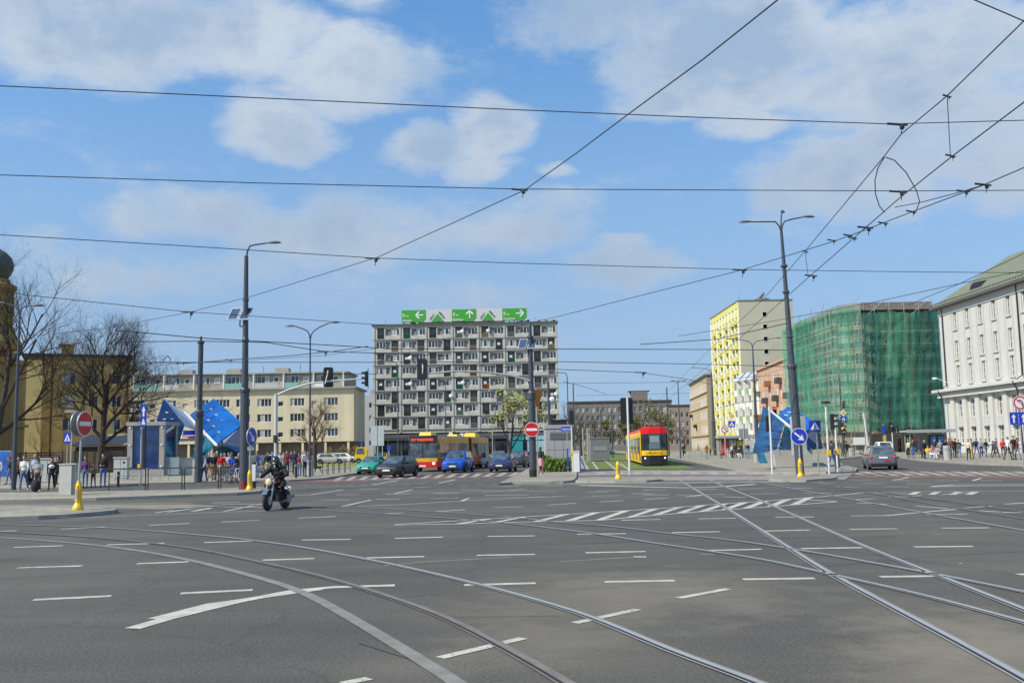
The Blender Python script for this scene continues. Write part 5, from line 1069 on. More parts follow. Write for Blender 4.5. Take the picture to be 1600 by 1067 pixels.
# mid island mast with arm
p = gpt(833, 745)
T = thing('signal_mast', 'thick dark mast with solar panels and a red no entry sign on the median', 'traffic signal', p, group='signal masts'); c = MB(); c.lathe([(.215, 0), (.2, 4.8), (.15, 4.9), (.14, 8.1), (.2, 8.15), (.2, 8.25), (.1, 8.3), (.09, 8.8), (.05, 9.1)], n=14); c.lathe([(.24, 4.5), (.25, 4.55), (.25, 4.9), (.2, 5)], n=14); c.build('pole', M_POLE, T)
c = MB(); c.lathe([(.222, 0), (.222, .42)], n=14); c.build('base_sleeve', M_BLACK, T)
c = MB(); c.tube([(-.05, -.1, 5.6), (-1.2, -.1, 5.95), (-3, -.1, 6.2), (-4.6, -.1, 6.25), (-6.4, -.1, 6.12)], [.07, .065, .06, .055, .045], 8); a = c.build('signal_arm', M_GALV, T)
signal_head(T, -6.4, -.15, 6.4, .92, yaw=math.pi); solar(T, -.75, 7.5)
c = MB(); c.tube([(-6.4, -.12, 5.9), (-6.35, -.22, 6.45), (-6.4, -.12, 6.9)], .035, 6); c.build('signal_bracket', M_PLATE, T)
disc_sign(T, -.03, -.3, 2.75, .43, 'noentry', 0); 
for z in (2.6, 2.9): pass
T = thing('no_entry_sign', 'orange backed triangular give way sign seen from behind at the dark mast', 'traffic sign', (p[0]+.3, p[1]+.6, .12)); post(T, 5.2, .04); c = MB(); c.prism([(-.45, 1.0), (.45, 1.0), (.08, .0), (-.08, .0)], 0, .03); o = c.build('sign_back', mat('orange_sign', (.50, .20, .02), rough=.5, var=.05), T, (0.05, -.08, 4.1), R_(30))
p = gpt(430.5, 747)
T = thing('signal_mast', 'light grey signal mast with a long arm behind the motorcyclist', 'traffic signal', p, group='signal masts'); c = MB(); c.lathe([(.12, 0), (.11, 5.6)], n=12); c.build('pole', mat('pale_grey_paint', (.5, .51, .52), rough=.4, var=.06), T)
c = MB(); c.tube([(0, 0, 5.5), (.8, 0, 5.85), (2.2, 0, 6.25), (4, 0, 6.42), (6.0, 0, 6.52)], [.075, .07, .065, .055, .045], 8); c.build('signal_arm', MATS['pale_grey_paint'], T)
signal_head(T, 3.5, .02, 6.65, 1.0, yaw=math.pi+.2); signal_head(T, 6.15, 0, 6.5, 1.0, yaw=R_(-80), lit=None); c = MB(); c.tube([(3.3, -.1, 6.2), (3.45, -.15, 6.75), (3.5, -.1, 7.1)], .035, 6); c.build('signal_bracket', M_PLATE, T)
signal_head(T, -.05, -.15, 2.6, .75, 2, plate=False, yaw=R_(60)); c = MB(); c.box(-.2, .2, -.2, .05, 1.15, 1.4); c.build('push_button', M_YEL, T, fix=False)
def sigpole(label, base, H, hz, lit=None, sign=None, yaw=R_(60), n=3, cap=False, yel=False, headoff=.2):
    T = thing('signal_post', label, 'traffic signal', base, group='signal posts'); post(T, H, .055, mat('white_grey_paint', (.62, .63, .63), rough=.4, var=.05))
    if hz: signal_head(T, headoff, 0, hz, .85, n, lit, plate=False, yaw=yaw)
    if cap: c = MB(); c.lathe([(.25, 0), (.25, .08), (.12, .12)], (0, 0, H), 12); c.build('cap', M_BLACK, T)
    if yel: c = MB(); c.box(-.1, .1, -.16, -.05, 1.0, 1.3); c.build('push_button', M_YEL, T, fix=False)
    return T
sigpole('white signal post with a black head turned sideways before the scratched blue shard', gpt(1207, 741), 3.7, 2.75, yaw=R_(180), headoff=-.05)
sigpole('capped white signal post right of the blue pedestrian sign', gpt(1296, 741), 3.75, 2.75, cap=True, yel=True, yaw=R_(80))
sigpole('second white signal post beside the railing, with a yellow lit lamp', gpt(1309, 737), 3.1, 2.5, lit=1, yel=True, yaw=R_(50))
T = thing('pedestrian_sign', 'square blue pedestrian crossing sign on a thin post right of the blue arrow sign', 'traffic sign', gpt(1279.5, 741)); post(T, 2.6, .035); square_sign(T, -.1, -.05, 2.55, .62, .6, 'ped')
T = thing('priority_sign', 'yellow diamond above a blue pedestrian sign and a red signal before the netting', 'traffic sign', gpt(1321, 715)); post(T, 5.6, .045, M_BLACK); c = MB(); c.prism([(-.36, 0), (0, -.36), (.36, 0), (0, .36)], 0, .03, 0); c.prism([(-.24, 0), (0, -.24), (.24, 0), (0, .24)], -.01, -.001, 1); c.build('diamond', [M_SIGNW, mat('amber_sign', (.75, .42, .02), var=.03)], T, (0, -.08, 4.75)); square_sign(T, 0, -.05, 4.05, .62, .6, 'ped'); signal_head(T, -.1, -.1, 2.9, .9, 3, lit=0, plate=False); signal_head(T, 0, -.1, 5.6, .8, 3, plate=False, yaw=R_(60))
T = thing('signal_post', 'lit red signal hanging over the pink tenement between the blue shards', 'traffic signal', gpt(1201, 722)); post(T, 4.2, .04); c = MB(); c.tube([(0, 0, 4.15), (.6, 0, 4.6)], .03, 6); c.build('signal_arm', M_GALV, T); signal_head(T, .7, -.1, 4.5, .9, 3, lit=0, plate=False)
T = thing('signal_post', 'leaning pale signal post in front of the netted shopfronts', 'traffic signal', gpt(1358, 712)); post(T, 5.0, .09, MATS['white_grey_paint'])
c = MB(); c.tube([(0, 0, 4.95), (-1.2, .1, 5.5), (-3.2, .2, 5.8)], .05, 6); c.build('signal_arm', M_GALV, T); T.rotation_euler = (0, R_(-4), 0)
sigpole('green lit signal post behind the dark estate car', gpt(1396, 712), 3.4, 3.0, lit=2, yaw=0, n=2, headoff=0)
T = thing('street_sign', 'tall narrow blue sign on a post behind the dark estate car', 'traffic sign', gpt(1383, 712)); post(T, 3.6, .05); square_sign(T, 0, -.05, 2.9, .3, 1.1, 'blank')
T = thing('pedestrian_sign', 'tall blue arrow and crossing sign on a grey post left of the lift box', 'traffic sign', gpt(219.5, 758)); post(T, 3.3, .055); square_sign(T, .12, -.06, 3.95, .34, 1.25, 'oneway'); c = MB(); c.box(-.14, .0, -.14, -.05, .95, 1.2); c.build('push_button', M_YEL, T, fix=False); c = MB(); c.lathe([(.04, 3.2), (.04, 4.5)], n=8); c.build('sign_support', M_GALV, T, (.12, 0, 0))
T = thing('pedestrian_sign', 'small blue pedestrian sign above the concrete box on the left', 'traffic sign', gpt(103.5, 760)); post(T, 2.3, .035); square_sign(T, .02, -.05, 2.75, .45, .62, 'ped')
T = thing('lane_sign', 'blue two lane arrow sign under a round no turn sign at the right edge', 'traffic sign', gpt(1599, 731)); post(T, 4.0, .04); square_sign(T, -.1, -.05, 2.85, 1.0, .72, 'lanes'); disc_sign(T, .05, -.05, 3.75, .42, 'noturn')
T = thing('no_turn_sign', 'round no turn sign on a grey gantry with a yellow diamond before the yellow tower', 'traffic sign', gpt(1134, 716)); post(T, 6.2, .07); disc_sign(T, 0, -.1, 3.4, .45, 'noturn'); square_sign(T, .85, -.1, 4.0, .8, .75, 'ped'); c = MB(); c.prism([(-.42, 0), (0, -.42), (.42, 0), (0, .42)], 0, .03, 0); c.prism([(-.3, 0), (0, -.3), (.3, 0), (0, .3)], -.01, -.001, 1); c.build('diamond', [M_SIGNW, MATS['amber_sign']], T, (.9, -.1, 4.95))
c = MB(); c.tube([(0, 0, 6.1), (1.6, 0, 6.5), (4.5, 0, 6.75)], .06, 6); c.tube([(0, 0, 3.9), (1, 0, 3.9)], .025, 5); c.build('signal_arm', M_GALV, T)
T = thing('traffic_sign', 'grey back of a square sign on a thin post near the scratched blue shard', 'traffic sign', gpt(1164, 721)); post(T, 3.2, .045); c = MB(); c.box(-.45, .45, 0, .04, 2.2, 3.1); c.build('sign_back', M_SIGNG, T, fix=False)
T = thing('signal_post', 'white post with the dark back of a signal plate right of the median bollard', 'traffic signal', gpt(984, 742)); post(T, 4.55, .065, MATS['white_grey_paint']); signal_head(T, -.05, .12, 3.75, 1.15, 3, yaw=math.pi)
T = thing('street_name_post', 'cream post with a blue street name plate beside the shrub', 'street sign', gpt(895, 738)); post(T, 4.0, .05, mat('cream_paint', (.62, .6, .48), var=.05)); c = MB(); c.box(-.72, -.08, -.03, .0, 2.75, 3.05); o = c.build('name_plate', M_SIGNB, T, fix=False); text('Wile\u0144ska', .17, M_SIGNW, o, (-.68, -.04, 2.83), ext=.002); c = MB(); c.box(-.1, .1, -.12, .05, 1.2, 1.45); c.build('push_button', M_YEL, T, fix=False); c = MB(); c.box(-.15, .15, -.15, .05, 3.2, 4.1); c.build('signal_back', M_BLACK, T, fix=False)
T = thing('blue_marker_post', 'thin post with a blue lower half between kiosk and name plate', 'post', gpt(887.5, 737)); post(T, 3.0, .025); c = MB(); c.box(-.05, .05, -.06, -.03, .1, 1.6); c.build('blue_plate', M_SIGNB, T, fix=False)
T = thing('control_cabinet', 'small white control cabinet with a blue edge right of the shrub', 'cabinet', gpt(901, 737)); c = MB(); c.box(-.2, .2, -.15, .25, 0, 1.35); c.box(-.23, .23, -.18, .28, 1.35, 1.42); c.build('cabinet_body', M_PLATE, T, fix=False); c = MB(); c.box(.2, .27, -.14, .0, 0, 1.2); c.build('blue_edge', M_SIGNB, T, fix=False)
T = thing('panel_board', 'large translucent white panel on two posts left of the bus', 'sign board', gpt(591, 729)); c = MB()
for x in (-.5, -.05, .45): c.tube([(x, 0, 0), (x, 0, 4.2)], .05, 6)
c.build('post', M_GALV, T); c = MB(); c.box(-.75, -.1, -.08, -.03, 2.2, 4.3); c.box(-.02, .62, -.08, -.03, 2.2, 4.3); c.build('panel', mat('pale_panel', (.45, .5, .5), rough=.3, var=.1), T, fix=False)
for i, (x, y, h) in enumerate([(565, 722, 3.4), (608, 727, 2.4), (705, 722, 4.2), (722, 722, 4.0), (770, 719, 4.2), (798, 722, 3.8), (912, 722, 4.0), (919, 722, 4.0), (942, 715, 4.2)]):
    T = thing('sign_post', ['thin sign post on the plaza behind the green car', 'short post with a small blue sign left of the bus', 'white post standing behind the bus roof, left of two', 'white post standing behind the bus roof, right of two', 'pale post before the shop windows left of the leafy tree', 'pale post before the blue shopfront', 'left of two white posts beside the tramway lawn', 'right of two white posts beside the tramway lawn', 'lone white post on the tramway lawn'][i], 'post', gpt(x, y, 0)); post(T, h, .07)
    if i in (0, 1, 2, 3): square_sign(T, 0, -.09, h-.3, .5, .5, 'blank' if i < 2 else 'white')
# ---- cabinets, boxes, boards, railings
T = thing('concrete_pillar_box', 'pale concrete box with a thin mast standing on the left pavement', 'pillar', gpt(106, 772.5)); c = MB(); c.box(-.33, .22, -.2, .3, 0, 1.34); c.box(.22, .4, -.1, .3, 0, 1.33, 1); c.box(-.36, .43, -.23, .33, 1.34, 1.39); c.build('box', [mat('pale_concrete', (.50, .49, .45), var=.08), M_CONC], T, fix=False); c = MB(); c.tube([(.08, 0, 1.38), (.12, 0, 3.75)], .035, 6); c.box(-.2, .25, -.1, .1, 3.7, 3.76); c.build('mast', M_GALV, T)
def cabinet(label, base, w, h, d=.5): 
    T = thing('utility_cabinet', label, 'cabinet', base, group='grey utility cabinets'); c = MB(); c.box(0, w, 0, d, .1, h); c.box(-.04, w+.04, -.05, d+.05, h, h+.08); c.box(.03, w-.03, .03, d, 0, .1); c.build('cabinet_body', mat('cabinet_grey', (.42, .45, .42), rough=.5, var=.08), T, fix=False)
    c = MB(); c.box(w/2-.008, w/2+.008, -.006, -.001, .15, h-.05); c.box(w*.75, w*.8, -.04, -.001, h*.45, h*.55); c.box(w*.7, w*.85, -.01, -.001, h*.75, h*.85); c.build('door_detail', M_BLACK, T, fix=False)
cabinet('pale grey utility cabinet behind the man in the white shirt', gpt(62, 755), .92, 1.55); cabinet('blue grey utility cabinet left of the lift box', gpt(177, 749), .95, 1.5)
T = thing('advert_panel', 'bright blue advertising panel at the far left edge', 'billboard', gpt(-12, 752)); c = MB(); c.box(0, 1.25, 0, .2, .3, 2.2); c.build('panel_frame', M_GALV, T, fix=False); c = MB(); c.box(.05, 1.2, -.02, -.002, .35, 2.15); c.build('poster', mat('blue_poster', (.01, .10, .42), var=.6, scale=1.2), T, fix=False)
def rail_seg(mb, a, b, h=1.05):
    A, Bv = Vector(a), Vector(b); mb.tube([A, A+Vector((0, 0, h-.06)), A+(Bv-A).normalized()*.06+Vector((0, 0, h)), Bv+(A-Bv).normalized()*.06+Vector((0, 0, h)), Bv+Vector((0, 0, h-.06)), Bv], .028, 6); mb.tube([A+Vector((0, 0, .32)), Bv+Vector((0, 0, .32))], .02, 5)
xs = [-60, -10, 55, 110, 167, 228, 285, 342, 376]; T = thing('railing', 'black tubular pedestrian railing along the left island in front of the blue canopy', 'railing', (0, 0, 0))
for i in range(4, 8):
    x0, x1 = xs[i]+3, xs[i+1]-1; y0_, y1_ = lerp(767.6, 762.5, (x0-130)/260), lerp(767.6, 762.5, (x1-130)/260); c = MB(); rail_seg(c, gpt(x0, y0_), gpt(x1, y1_)); c.build('railing_panel', M_BLACK, T)
T = thing('railing', 'low grey barrier line behind the far left pedestrians', 'railing', (0, 0, 0)); c = MB()
for i in range(6): rail_seg(c, gpt(180+i*14, 751), gpt(193+i*14, 750.5), .8)
c.build('railing_panel', M_GALV, T)
T = thing('bollard_row', 'low black hoop fence on the plaza corner behind the green car', 'railing', (0, 0, 0))
for i in range(5): c = MB(); a = gpt(504+i*9, 741.5-i*.9); b = gpt(511+i*9, 740.8-i*.9); rail_seg(c, a, b, .85); c.build('hoop', M_BLACK, T)
for i, (x, y, r, h, m, lab) in enumerate([(184.5, 761, .07, .85, M_BLACK, 'short black bollard in front of the lift box'), (462.5, 746.3, .09, 1.1, M_BLACK, 'black bollard left of the person in the white top near the signal mast'), (484.5, 743.5, .25, 1.15, M_CONC, 'pale round concrete pillar beside the person in the white top'), (1330, 712, .45, .9, M_CONC, 'squat concrete planter before the white shop sign'), (1182, 722, .22, 1.0, M_CONC, 'small concrete block left of the scratched shard'), (1480.5, 718.5, .3, 1.2, M_CONC, 'concrete bin at the right end of the bus shelter')]):
    T = thing('pavement_bollard', lab, 'bollard', gpt(x, y)); c = MB(); c.lathe([(r, 0), (r, h*.92), (r*.9, h)], n=12); c.build('bollard_body', m, T); c = MB(); c.lathe([(r*1.03, h*.7), (r*1.03, h*.78)], n=12); c.build('band', M_SIGNG, T)
T = thing('railing', 'dark railing at the end of the right metro island', 'railing', (0, 0, 0)); c = MB(); a = Vector(gpt(1306, 738)); b = a+Vector((3.2, 9, 0)); 
rail_seg(c, a, a.lerp(b, .45), 1.2); rail_seg(c, a.lerp(b, .5), b, 1.2)
for q in range(10): pp = a.lerp(b, q/10); c.tube([pp+Vector((0, 0, .1)), pp+Vector((0, 0, 1.15))], .02, 4)
c.build('railing_panel', M_POLE, T)
T = thing('railing', 'long white fence along the far side of the avenue behind the tram', 'railing', (0, 0, 0)); c = MB()
a = Vector((19.5, 118, .1)); b = Vector((32, 122, .1))
for q in range(8): rail_seg(c, a.lerp(b, q/8), a.lerp(b, (q+.95)/8), 1.1)
c.build('railing_panel', M_GALV, T)
# bus shelters
def shelter(label, base, w, rz, ads, roofm):
    T = thing('bus_shelter', label, 'bus shelter', base, rz, group='bus shelters'); c = MB()
    for x in (0, w*.33, w*.66, w): c.tube([(x, 0, 0), (x, 0, 2.5)], .05, 6)
    for x in (0, w): c.tube([(x, -1.2, 0), (x, -1.2, 2.45)], .04, 6)
    c.build('post', M_GALV, T); c = MB(); c.box(-.4, w+.4, -1.5, .3, 2.5, 2.66); c.box(-.4, w+.4, -1.56, -1.5, 2.42, 2.72); c.build('roof', roofm, T, fix=False)
    c = MB(); c.box(.1, w-.1, -.02, .02, .3, 2.2); c.build('back_glass', mat('shelter_glass', (.25, .3, .3), rough=.1, var=.1, alpha=.35), T, fix=False)
    c = MB(); c.box(w*.3, w*.8, -.55, -.15, .45, .5); c.box(w*.35, w*.38, -.4, -.3, 0, .45); c.box(w*.75, w*.78, -.4, -.3, 0, .45); c.build('bench', M_BLACK, T, fix=False)
    for (x, m) in ads: c = MB(); w_ = .72 if len(ads) == 3 else 1.0; c.box(x, x+w_, -.25, -.1, .3, 2.2); c.box(x+.08, x+w_-.08, -.27, -.251, .42, 2.08, 1); c.build('advert_panel', [M_BLACK, m], T, fix=False)
    return T
M_PG = mat('green_poster', (.10, .30, .08), var=.6, scale=2); M_PB = mat('sky_poster', (.08, .25, .60), var=.5, scale=2); M_PR = mat('red_poster', (.55, .06, .03), var=.3, scale=2); M_PY = mat('lime_poster', (.45, .5, .03), var=.2)
shelter('long bus shelter with green and blue posters before the white office building', gpt(1416, 715.3), 3.9, 0, [(.0, M_PG), (2.3, M_PB), (3.05, M_PB)], mat('shelter_roof', (.35, .37, .38), rough=.4, var=.1))
shelter('bus shelter with a red poster and a lime poster below the yellow tower', gpt(1124, 714.5), 4.5, 0, [(.25, M_PR), (2.2, M_PY)], MATS['shelter_roof'])
# ================================================================== VEHICLES
def paint(name, c): return mat(name, c, rough=.42, var=.03, metal=0, coat=.22, spec=.35)
M_HEAD = mat('headlight_lit', (.95, .93, .85), rough=.1, var=0, emit=2.2); M_HEADO = mat('headlight_glass', (.6, .62, .62), rough=.08, var=.1, coat=.5); M_TAIL = mat('tail_light', (.45, .01, .01), rough=.15, var=.05, coat=.5); M_CGL = glass('car_glass', (.06, .08, .095), scale=1.6, var=.8); M_TRIM = mat('dark_trim', (.015, .015, .017), rough=.5, var=.05)  # mottled colour of the car glass paints in lighter reflections
def wheel(parent, x, y, r, w=.2):
    c = MB(); c.lathe([(r*.62, -w/2), (r*.93, -w/2), (r, -w/2+.03), (r, w/2-.03), (r*.93, w/2), (r*.62, w/2)], n=20, axis='x'); t = c.build('wheel', M_TYRE, parent, (x, y, r)); s = 1 if x > 0 else -1
    c = MB(); c.lathe([(r*.62, -w*.3), (r*.62, w*.3)], n=18, axis='x', m=1); xx = s*w*.42
    for k in range(5): a = k*2*math.pi/5+.3; b = MB(); c.tube([(xx*.9, 0, 0), (xx, r*.58*math.cos(a), r*.58*math.sin(a))], r*.09, 5)
    c.lathe([(r*.16, min(xx*.8, xx)), (r*.14, max(xx*.8, xx))], n=8, axis='x'); c.build('rim', [M_RIM, M_TRIM], t); return t
def car(label, cat, loc, rz, m, L=4.3, W=1.75, H=1.46, style='hatch', lit=True, rear=False, wr=.31, glassm=None, group='cars waiting at the crossing', name='car', extra=None):
    # front points to -y
    T = thing(name, label, cat, loc, rz, group=group); hl = L/2; fw = -hl+.82; rw = hl-.78; arch = wr+.06
    st = sorted(set([-hl, -hl+.06, -hl+.2, hl-.2, hl-.06, hl, -hl+1.0, -.6, 0, .6, hl-.9]+[fw+arch*t for t in (-1, -.85, -.5, 0, .5, .85, 1)]+[rw+arch*t for t in (-1, -.85, -.5, 0, .5, .85, 1)]))
    hood0, hood1 = (.66, .92) if H < 1.6 else (.80, 1.05); deck = hood1+.05 if style != 'sedan' else hood1+.04
    ws = -hl+ (1.05 if style != 'suv' else 1.0); rs = hl-(.12 if style in ('hatch', 'suv', 'estate') else .75)
    body = MB(); rows = []
    for y in st:
        e = max(0, (abs(y)-(hl-.55))/.55); hw = W/2*(1-.13*e*e)
        t = min(1, max(0, (y+hl)/(ws+hl))); zt = lerp(hood0, hood1, t**.75) if y < ws else lerp(hood1, deck, min(1, (y-ws)/(rs-ws)))
        if y > hl-.1: zt -= .12
        if y < -hl+.03: zt -= .10
        zb = .22+(.06 if abs(y) > hl-.1 else 0)
        for cy in (fw, rw):
            if abs(y-cy) <= arch+1e-6: zb = max(zb, wr+math.sqrt(max(0, arch**2-(y-cy)**2)))
        inn = 0.0; zm = lerp(zb, zt, .5)
        if abs(y) == hl: hw -= .1
        pr = [(hw-.08, zb), (hw, max(zb+.04, min(.5, zm))), (hw, max(zb+.07, zt-.22)), (hw-.05, zt-.06), (hw-.17, zt), (0, zt+.035)]
        rows.append([(x, y, z) for x, z in pr]+[(-x, y, z) for x, z in reversed(pr[:-1])])
    n = len(rows[0]); vs = [v for r_ in rows for v in r_]; fs = []
    for i in range(len(rows)-1):
        for k in range(n-1): a = i*n+k; fs.append((a, a+1, a+n+1, a+n))
    fs.append(tuple(range(n))[::-1]); q = (len(rows)-1)*n; fs.append(tuple(q+k for k in range(n)))
    body.add(vs, fs); body.box(-W/2+.14, W/2-.14, -hl+.2, hl-.2, .2, .5, 1)
    bo = body.build('body', [m, M_TRIM], T, smooth=False)
    md = bo.modifiers.new('b', 'BEVEL'); md.width = .025; md.segments = 2; md.limit_method = 'ANGLE'; md.angle_limit = R_(35)
    for pl_ in bo.data.polygons: pl_.use_smooth = True
    # cabin
    zb = hood1-.02; wb = W/2-.09; wt = W/2-.26; y0 = ws-.05; y1 = y0+(.85 if style != 'suv' else .75); y3 = rs; y2 = {'sedan': rs-.75, 'hatch': rs-.45, 'suv': rs-.35, 'estate': rs-.35}[style]
    c = MB(); B0 = [(-wb, y0, zb), (wb, y0, zb), (wb, y3, zb), (-wb, y3, zb)]; T0 = [(-wt, y1, H-.03), (wt, y1, H-.03), (wt, y2, H-.02), (-wt, y2, H-.02)]
    c.hexa(B0+T0); co = c.build('cabin', m, T); md = co.modifiers.new('b', 'BEVEL'); md.width = .07; md.segments = 3; md.limit_method = 'ANGLE'
    for pl_ in co.data.polygons: pl_.use_smooth = True
    V = Vector
    def panel(nm, a, b, c3, d, mm, o=.012, ins=(.08, .08, .1, .1)):
        a, b, c3, d = map(V, (a, b, c3, d)); nn = (b-a).cross(d-a).normalized(); l, r_, bt, tp = ins
        f = lambda u, v: (a*(1-u)*(1-v)+b*u*(1-v)+c3*u*v+d*(1-u)*v)+nn*o
        g_ = MB(); P = [f(l, bt), f(1-r_, bt), f(1-r_, 1-tp), f(l, 1-tp)]; g_.hexa([p-nn*.008 for p in P]+P); return g_.build(nm, mm, T)
    gl = glassm or M_CGL
    panel('windscreen', B0[0], B0[1], T0[1], T0[0], gl, ins=(.06, .06, .08, .07)); panel('rear_window', B0[2], B0[3], T0[3], T0[2], gl, ins=(.09, .09, .2, .1))
    for s_, (a, b, c3, d) in ((1, (B0[1], B0[2], T0[2], T0[1])), (-1, (B0[3], B0[0], T0[0], T0[3]))):
        for (l, r_) in (((.17, .54), (.5, .15)) if s_ > 0 else ((.14, .52), (.5, .17))): panel('side_window', a, b, c3, d, gl, ins=(l, r_, .1, .14))
    for s_ in (-1, 1):
        for y in (fw, rw): wheel(T, s_*(W/2-.11), y, wr)
        c = MB(); c.ell((s_*(W/2-.28), -hl+.17, hood0-.08), (.19, .14, .085), 10, 7); c.build('headlight', M_HEAD if lit else M_HEADO, T, smooth=True)
        c = MB(); c.ell((s_*(W/2-.2), hl-.1, deck-.2), (.15, .12, .12), 10, 7); c.build('tail_light', M_TAIL, T, smooth=True)
        c = MB(); c.ell((s_*(W/2+.08), y0+.35, zb+.1), (.11, .07, .075), 8, 6); c.build('mirror', m, T, smooth=True)
    c = MB(); c.box(-.42, .42, -hl-.005, -hl+.1, hood0-.17, hood0-.05); c.box(-.5, .5, -hl-.008, -hl+.1, .3, .42); c.build('grille', M_TRIM, T, fix=False)
    for y, z in ((-hl-.03, .5), (hl+.012, .78 if rear else .55)): c = MB(); c.box(-.26, .26, min(y, y+.015), max(y, y+.015), z-.055, z+.055); c.build('number_plate', M_PLATE, T, fix=False)
    c = MB(); c.lathe([(.05, 0), (.05, .02)], (0, -hl-.005, hood0-.11), 10, 'y'); c.build('badge', M_RIM, T)
    c = MB(); c.box(-W/2+.1, W/2-.1, hl-.03, hl+.01, .3, .42); c.build('rear_bumper', M_TRIM, T, fix=False)
    return T
def carloc(x, y): q = G(x, y); return (q.x, q.y)
def face(X, Y, extra=0): return extra
p = carloc(571, 741.5); car('turquoise green small saloon with lit headlights, leftmost waiting car', 'car', (p[0]+.3, p[1]+2.1, 0), R_(-9), paint('turquoise_paint', (.02, .30, .22)), 4.3, 1.68, 1.42, 'sedan')
p = carloc(607, 746.5); car('black hatchback with lit headlights in front of the red bus', 'car', (p[0]+.35, p[1]+2.2, 0), R_(-14), paint('black_paint', (.018, .02, .022)), 4.3, 1.78, 1.46, 'hatch')
p = carloc(708, 738.5); car('bright blue tall car with lit headlights right of the bus', 'car', (p[0]+.3, p[1]+2.2, 0), R_(-9), paint('blue_paint', (.01, .08, .42)), 4.5, 1.84, 1.68, 'suv', wr=.36)
p = carloc(746, 730.5); car('silver saloon half hidden between the blue cars', 'car', (p[0]+.3, p[1]+2.2, 0), R_(-9), paint('silver_paint', (.42, .43, .43)), 4.5, 1.75, 1.46, 'sedan')
p = carloc(780, 737.5); car('dark navy saloon with lit headlights nearest the median', 'car', (p[0]+.3, p[1]+2.2, 0), R_(-8), paint('navy_paint', (.02, .035, .11)), 4.4, 1.72, 1.44, 'sedan')
p = carloc(807, 730.5); car('dark grey car behind the navy saloon beside the median mast', 'car', (p[0]+.2, p[1]+2.2, 0), R_(-9), paint('charcoal_paint', (.035, .037, .04)), 4.3, 1.74, 1.55, 'hatch')
p = carloc(773, 723.5); car('grey car with a white roof load behind the silver saloon', 'car', (p[0]+.3, p[1]+2.2, 0), R_(-8), paint('grey_paint', (.15, .16, .17)), 4.4, 1.75, 1.5, 'hatch', lit=False)
p = carloc(1391, 734); T = car('dark grey estate car seen from behind with red tail lights on the right carriageway', 'car', (p[0]+.2, p[1]+2.3, 0), math.pi-R_(14)+R_(0)+math.pi, paint('slate_paint', (.10, .12, .15)), 4.5, 1.78, 1.46, 'estate', lit=False, rear=True, group='cars on the right carriageway')
T.rotation_euler = (0, 0, R_(180-14))
c = MB(); c.box(-.45, -.05, 2.27, 2.285, .55, .63); c.build('bumper_sticker', M_SIGNR, T, fix=False)
p = carloc(1366, 725); T = car('pale grey estate car ahead of the dark estate car', 'car', (p[0]+.8, p[1]+2.3, 0), R_(180-18), paint('pale_grey_paint_car', (.25, .29, .30)), 4.5, 1.74, 1.48, 'estate', lit=False, rear=True, group='cars on the right carriageway')
p = carloc(1390, 716); T = car('white van bodied car farther up the right carriageway', 'car', (p[0]+.2, p[1]+2.3, 0), R_(180-12), paint('white_paint', (.75, .75, .73)), 4.4, 1.75, 1.75, 'suv', lit=False, rear=True, group='cars on the right carriageway')
for i, (x, Y, m_, st_) in enumerate([(430, 128, 'white_paint', 'sedan'), (455, 132, None, 'hatch'), (517, 135, 'silver_paint', 'hatch'), (500, 136, 'grey_paint', 'sedan'), (538, 140, 'white_paint', 'suv'), (605, 140, 'charcoal_paint', 'hatch'), (953, 235, 'silver_paint', 'hatch'), (948, 215, 'charcoal_paint', 'sedan')]):
    car(['white parked car behind the cyclists', 'plum coloured parked car under the brown tree', 'silver parked car right of the brown tree trunk', 'grey parked car left of the brown tree trunk', 'white parked van beside the yellow truck', 'dark parked car left of the bus front', 'silver car far down the avenue', 'dark car far down the avenue'][i], 'car', (D2(x, Y), Y, .12 if x < 700 else 0), R_(90 if i < 6 else 0)+R_(i*7 % 12), MATS[m_] if m_ else paint('plum_paint', (.10, .02, .05)), 4.2, 1.7, 1.46, st_, lit=False, group='parked cars')
# yellow truck
T = thing('yellow_truck', 'small yellow recovery truck parked behind the lawn', 'truck', (D2(552, 135), 135, .12), R_(8), group='parked cars'); c = MB(); c.hexa([(.0, 0, .5), (1.9, 0, .5), (1.9, 1.9, .5), (0, 1.9, .5), (.45, .1, 2.2), (1.8, .1, 2.2), (1.8, 1.8, 2.2), (.45, 1.8, 2.2)]); cb = c.build('cab', M_YEL, T); c = MB(); c.hexa([(.35, -.02, 1.35), (1.4, -.02, 1.35), (1.4, 0.01, 1.35), (.35, 0.01, 1.35), (.55, .06, 2.05), (1.4, .06, 2.05), (1.4, .09, 2.05), (.55, .09, 2.05)]); c.build('window', M_CGL, cb)
c = MB(); c.box(1.95, 4.6, 0, 1.9, .55, .85); c.box(1.95, 2.1, 0, 1.9, .85, 1.6); c.box(4.5, 4.6, 0, 1.9, .85, 1.2); c.build('flatbed', M_YEL, T, fix=False)
for x in (.7, 3.6): 
    c = MB(); c.lathe([(.36, -.12), (.36, .12)], (x, .1, .36), 16, 'y'); c.build('wheel', M_TYRE, T)
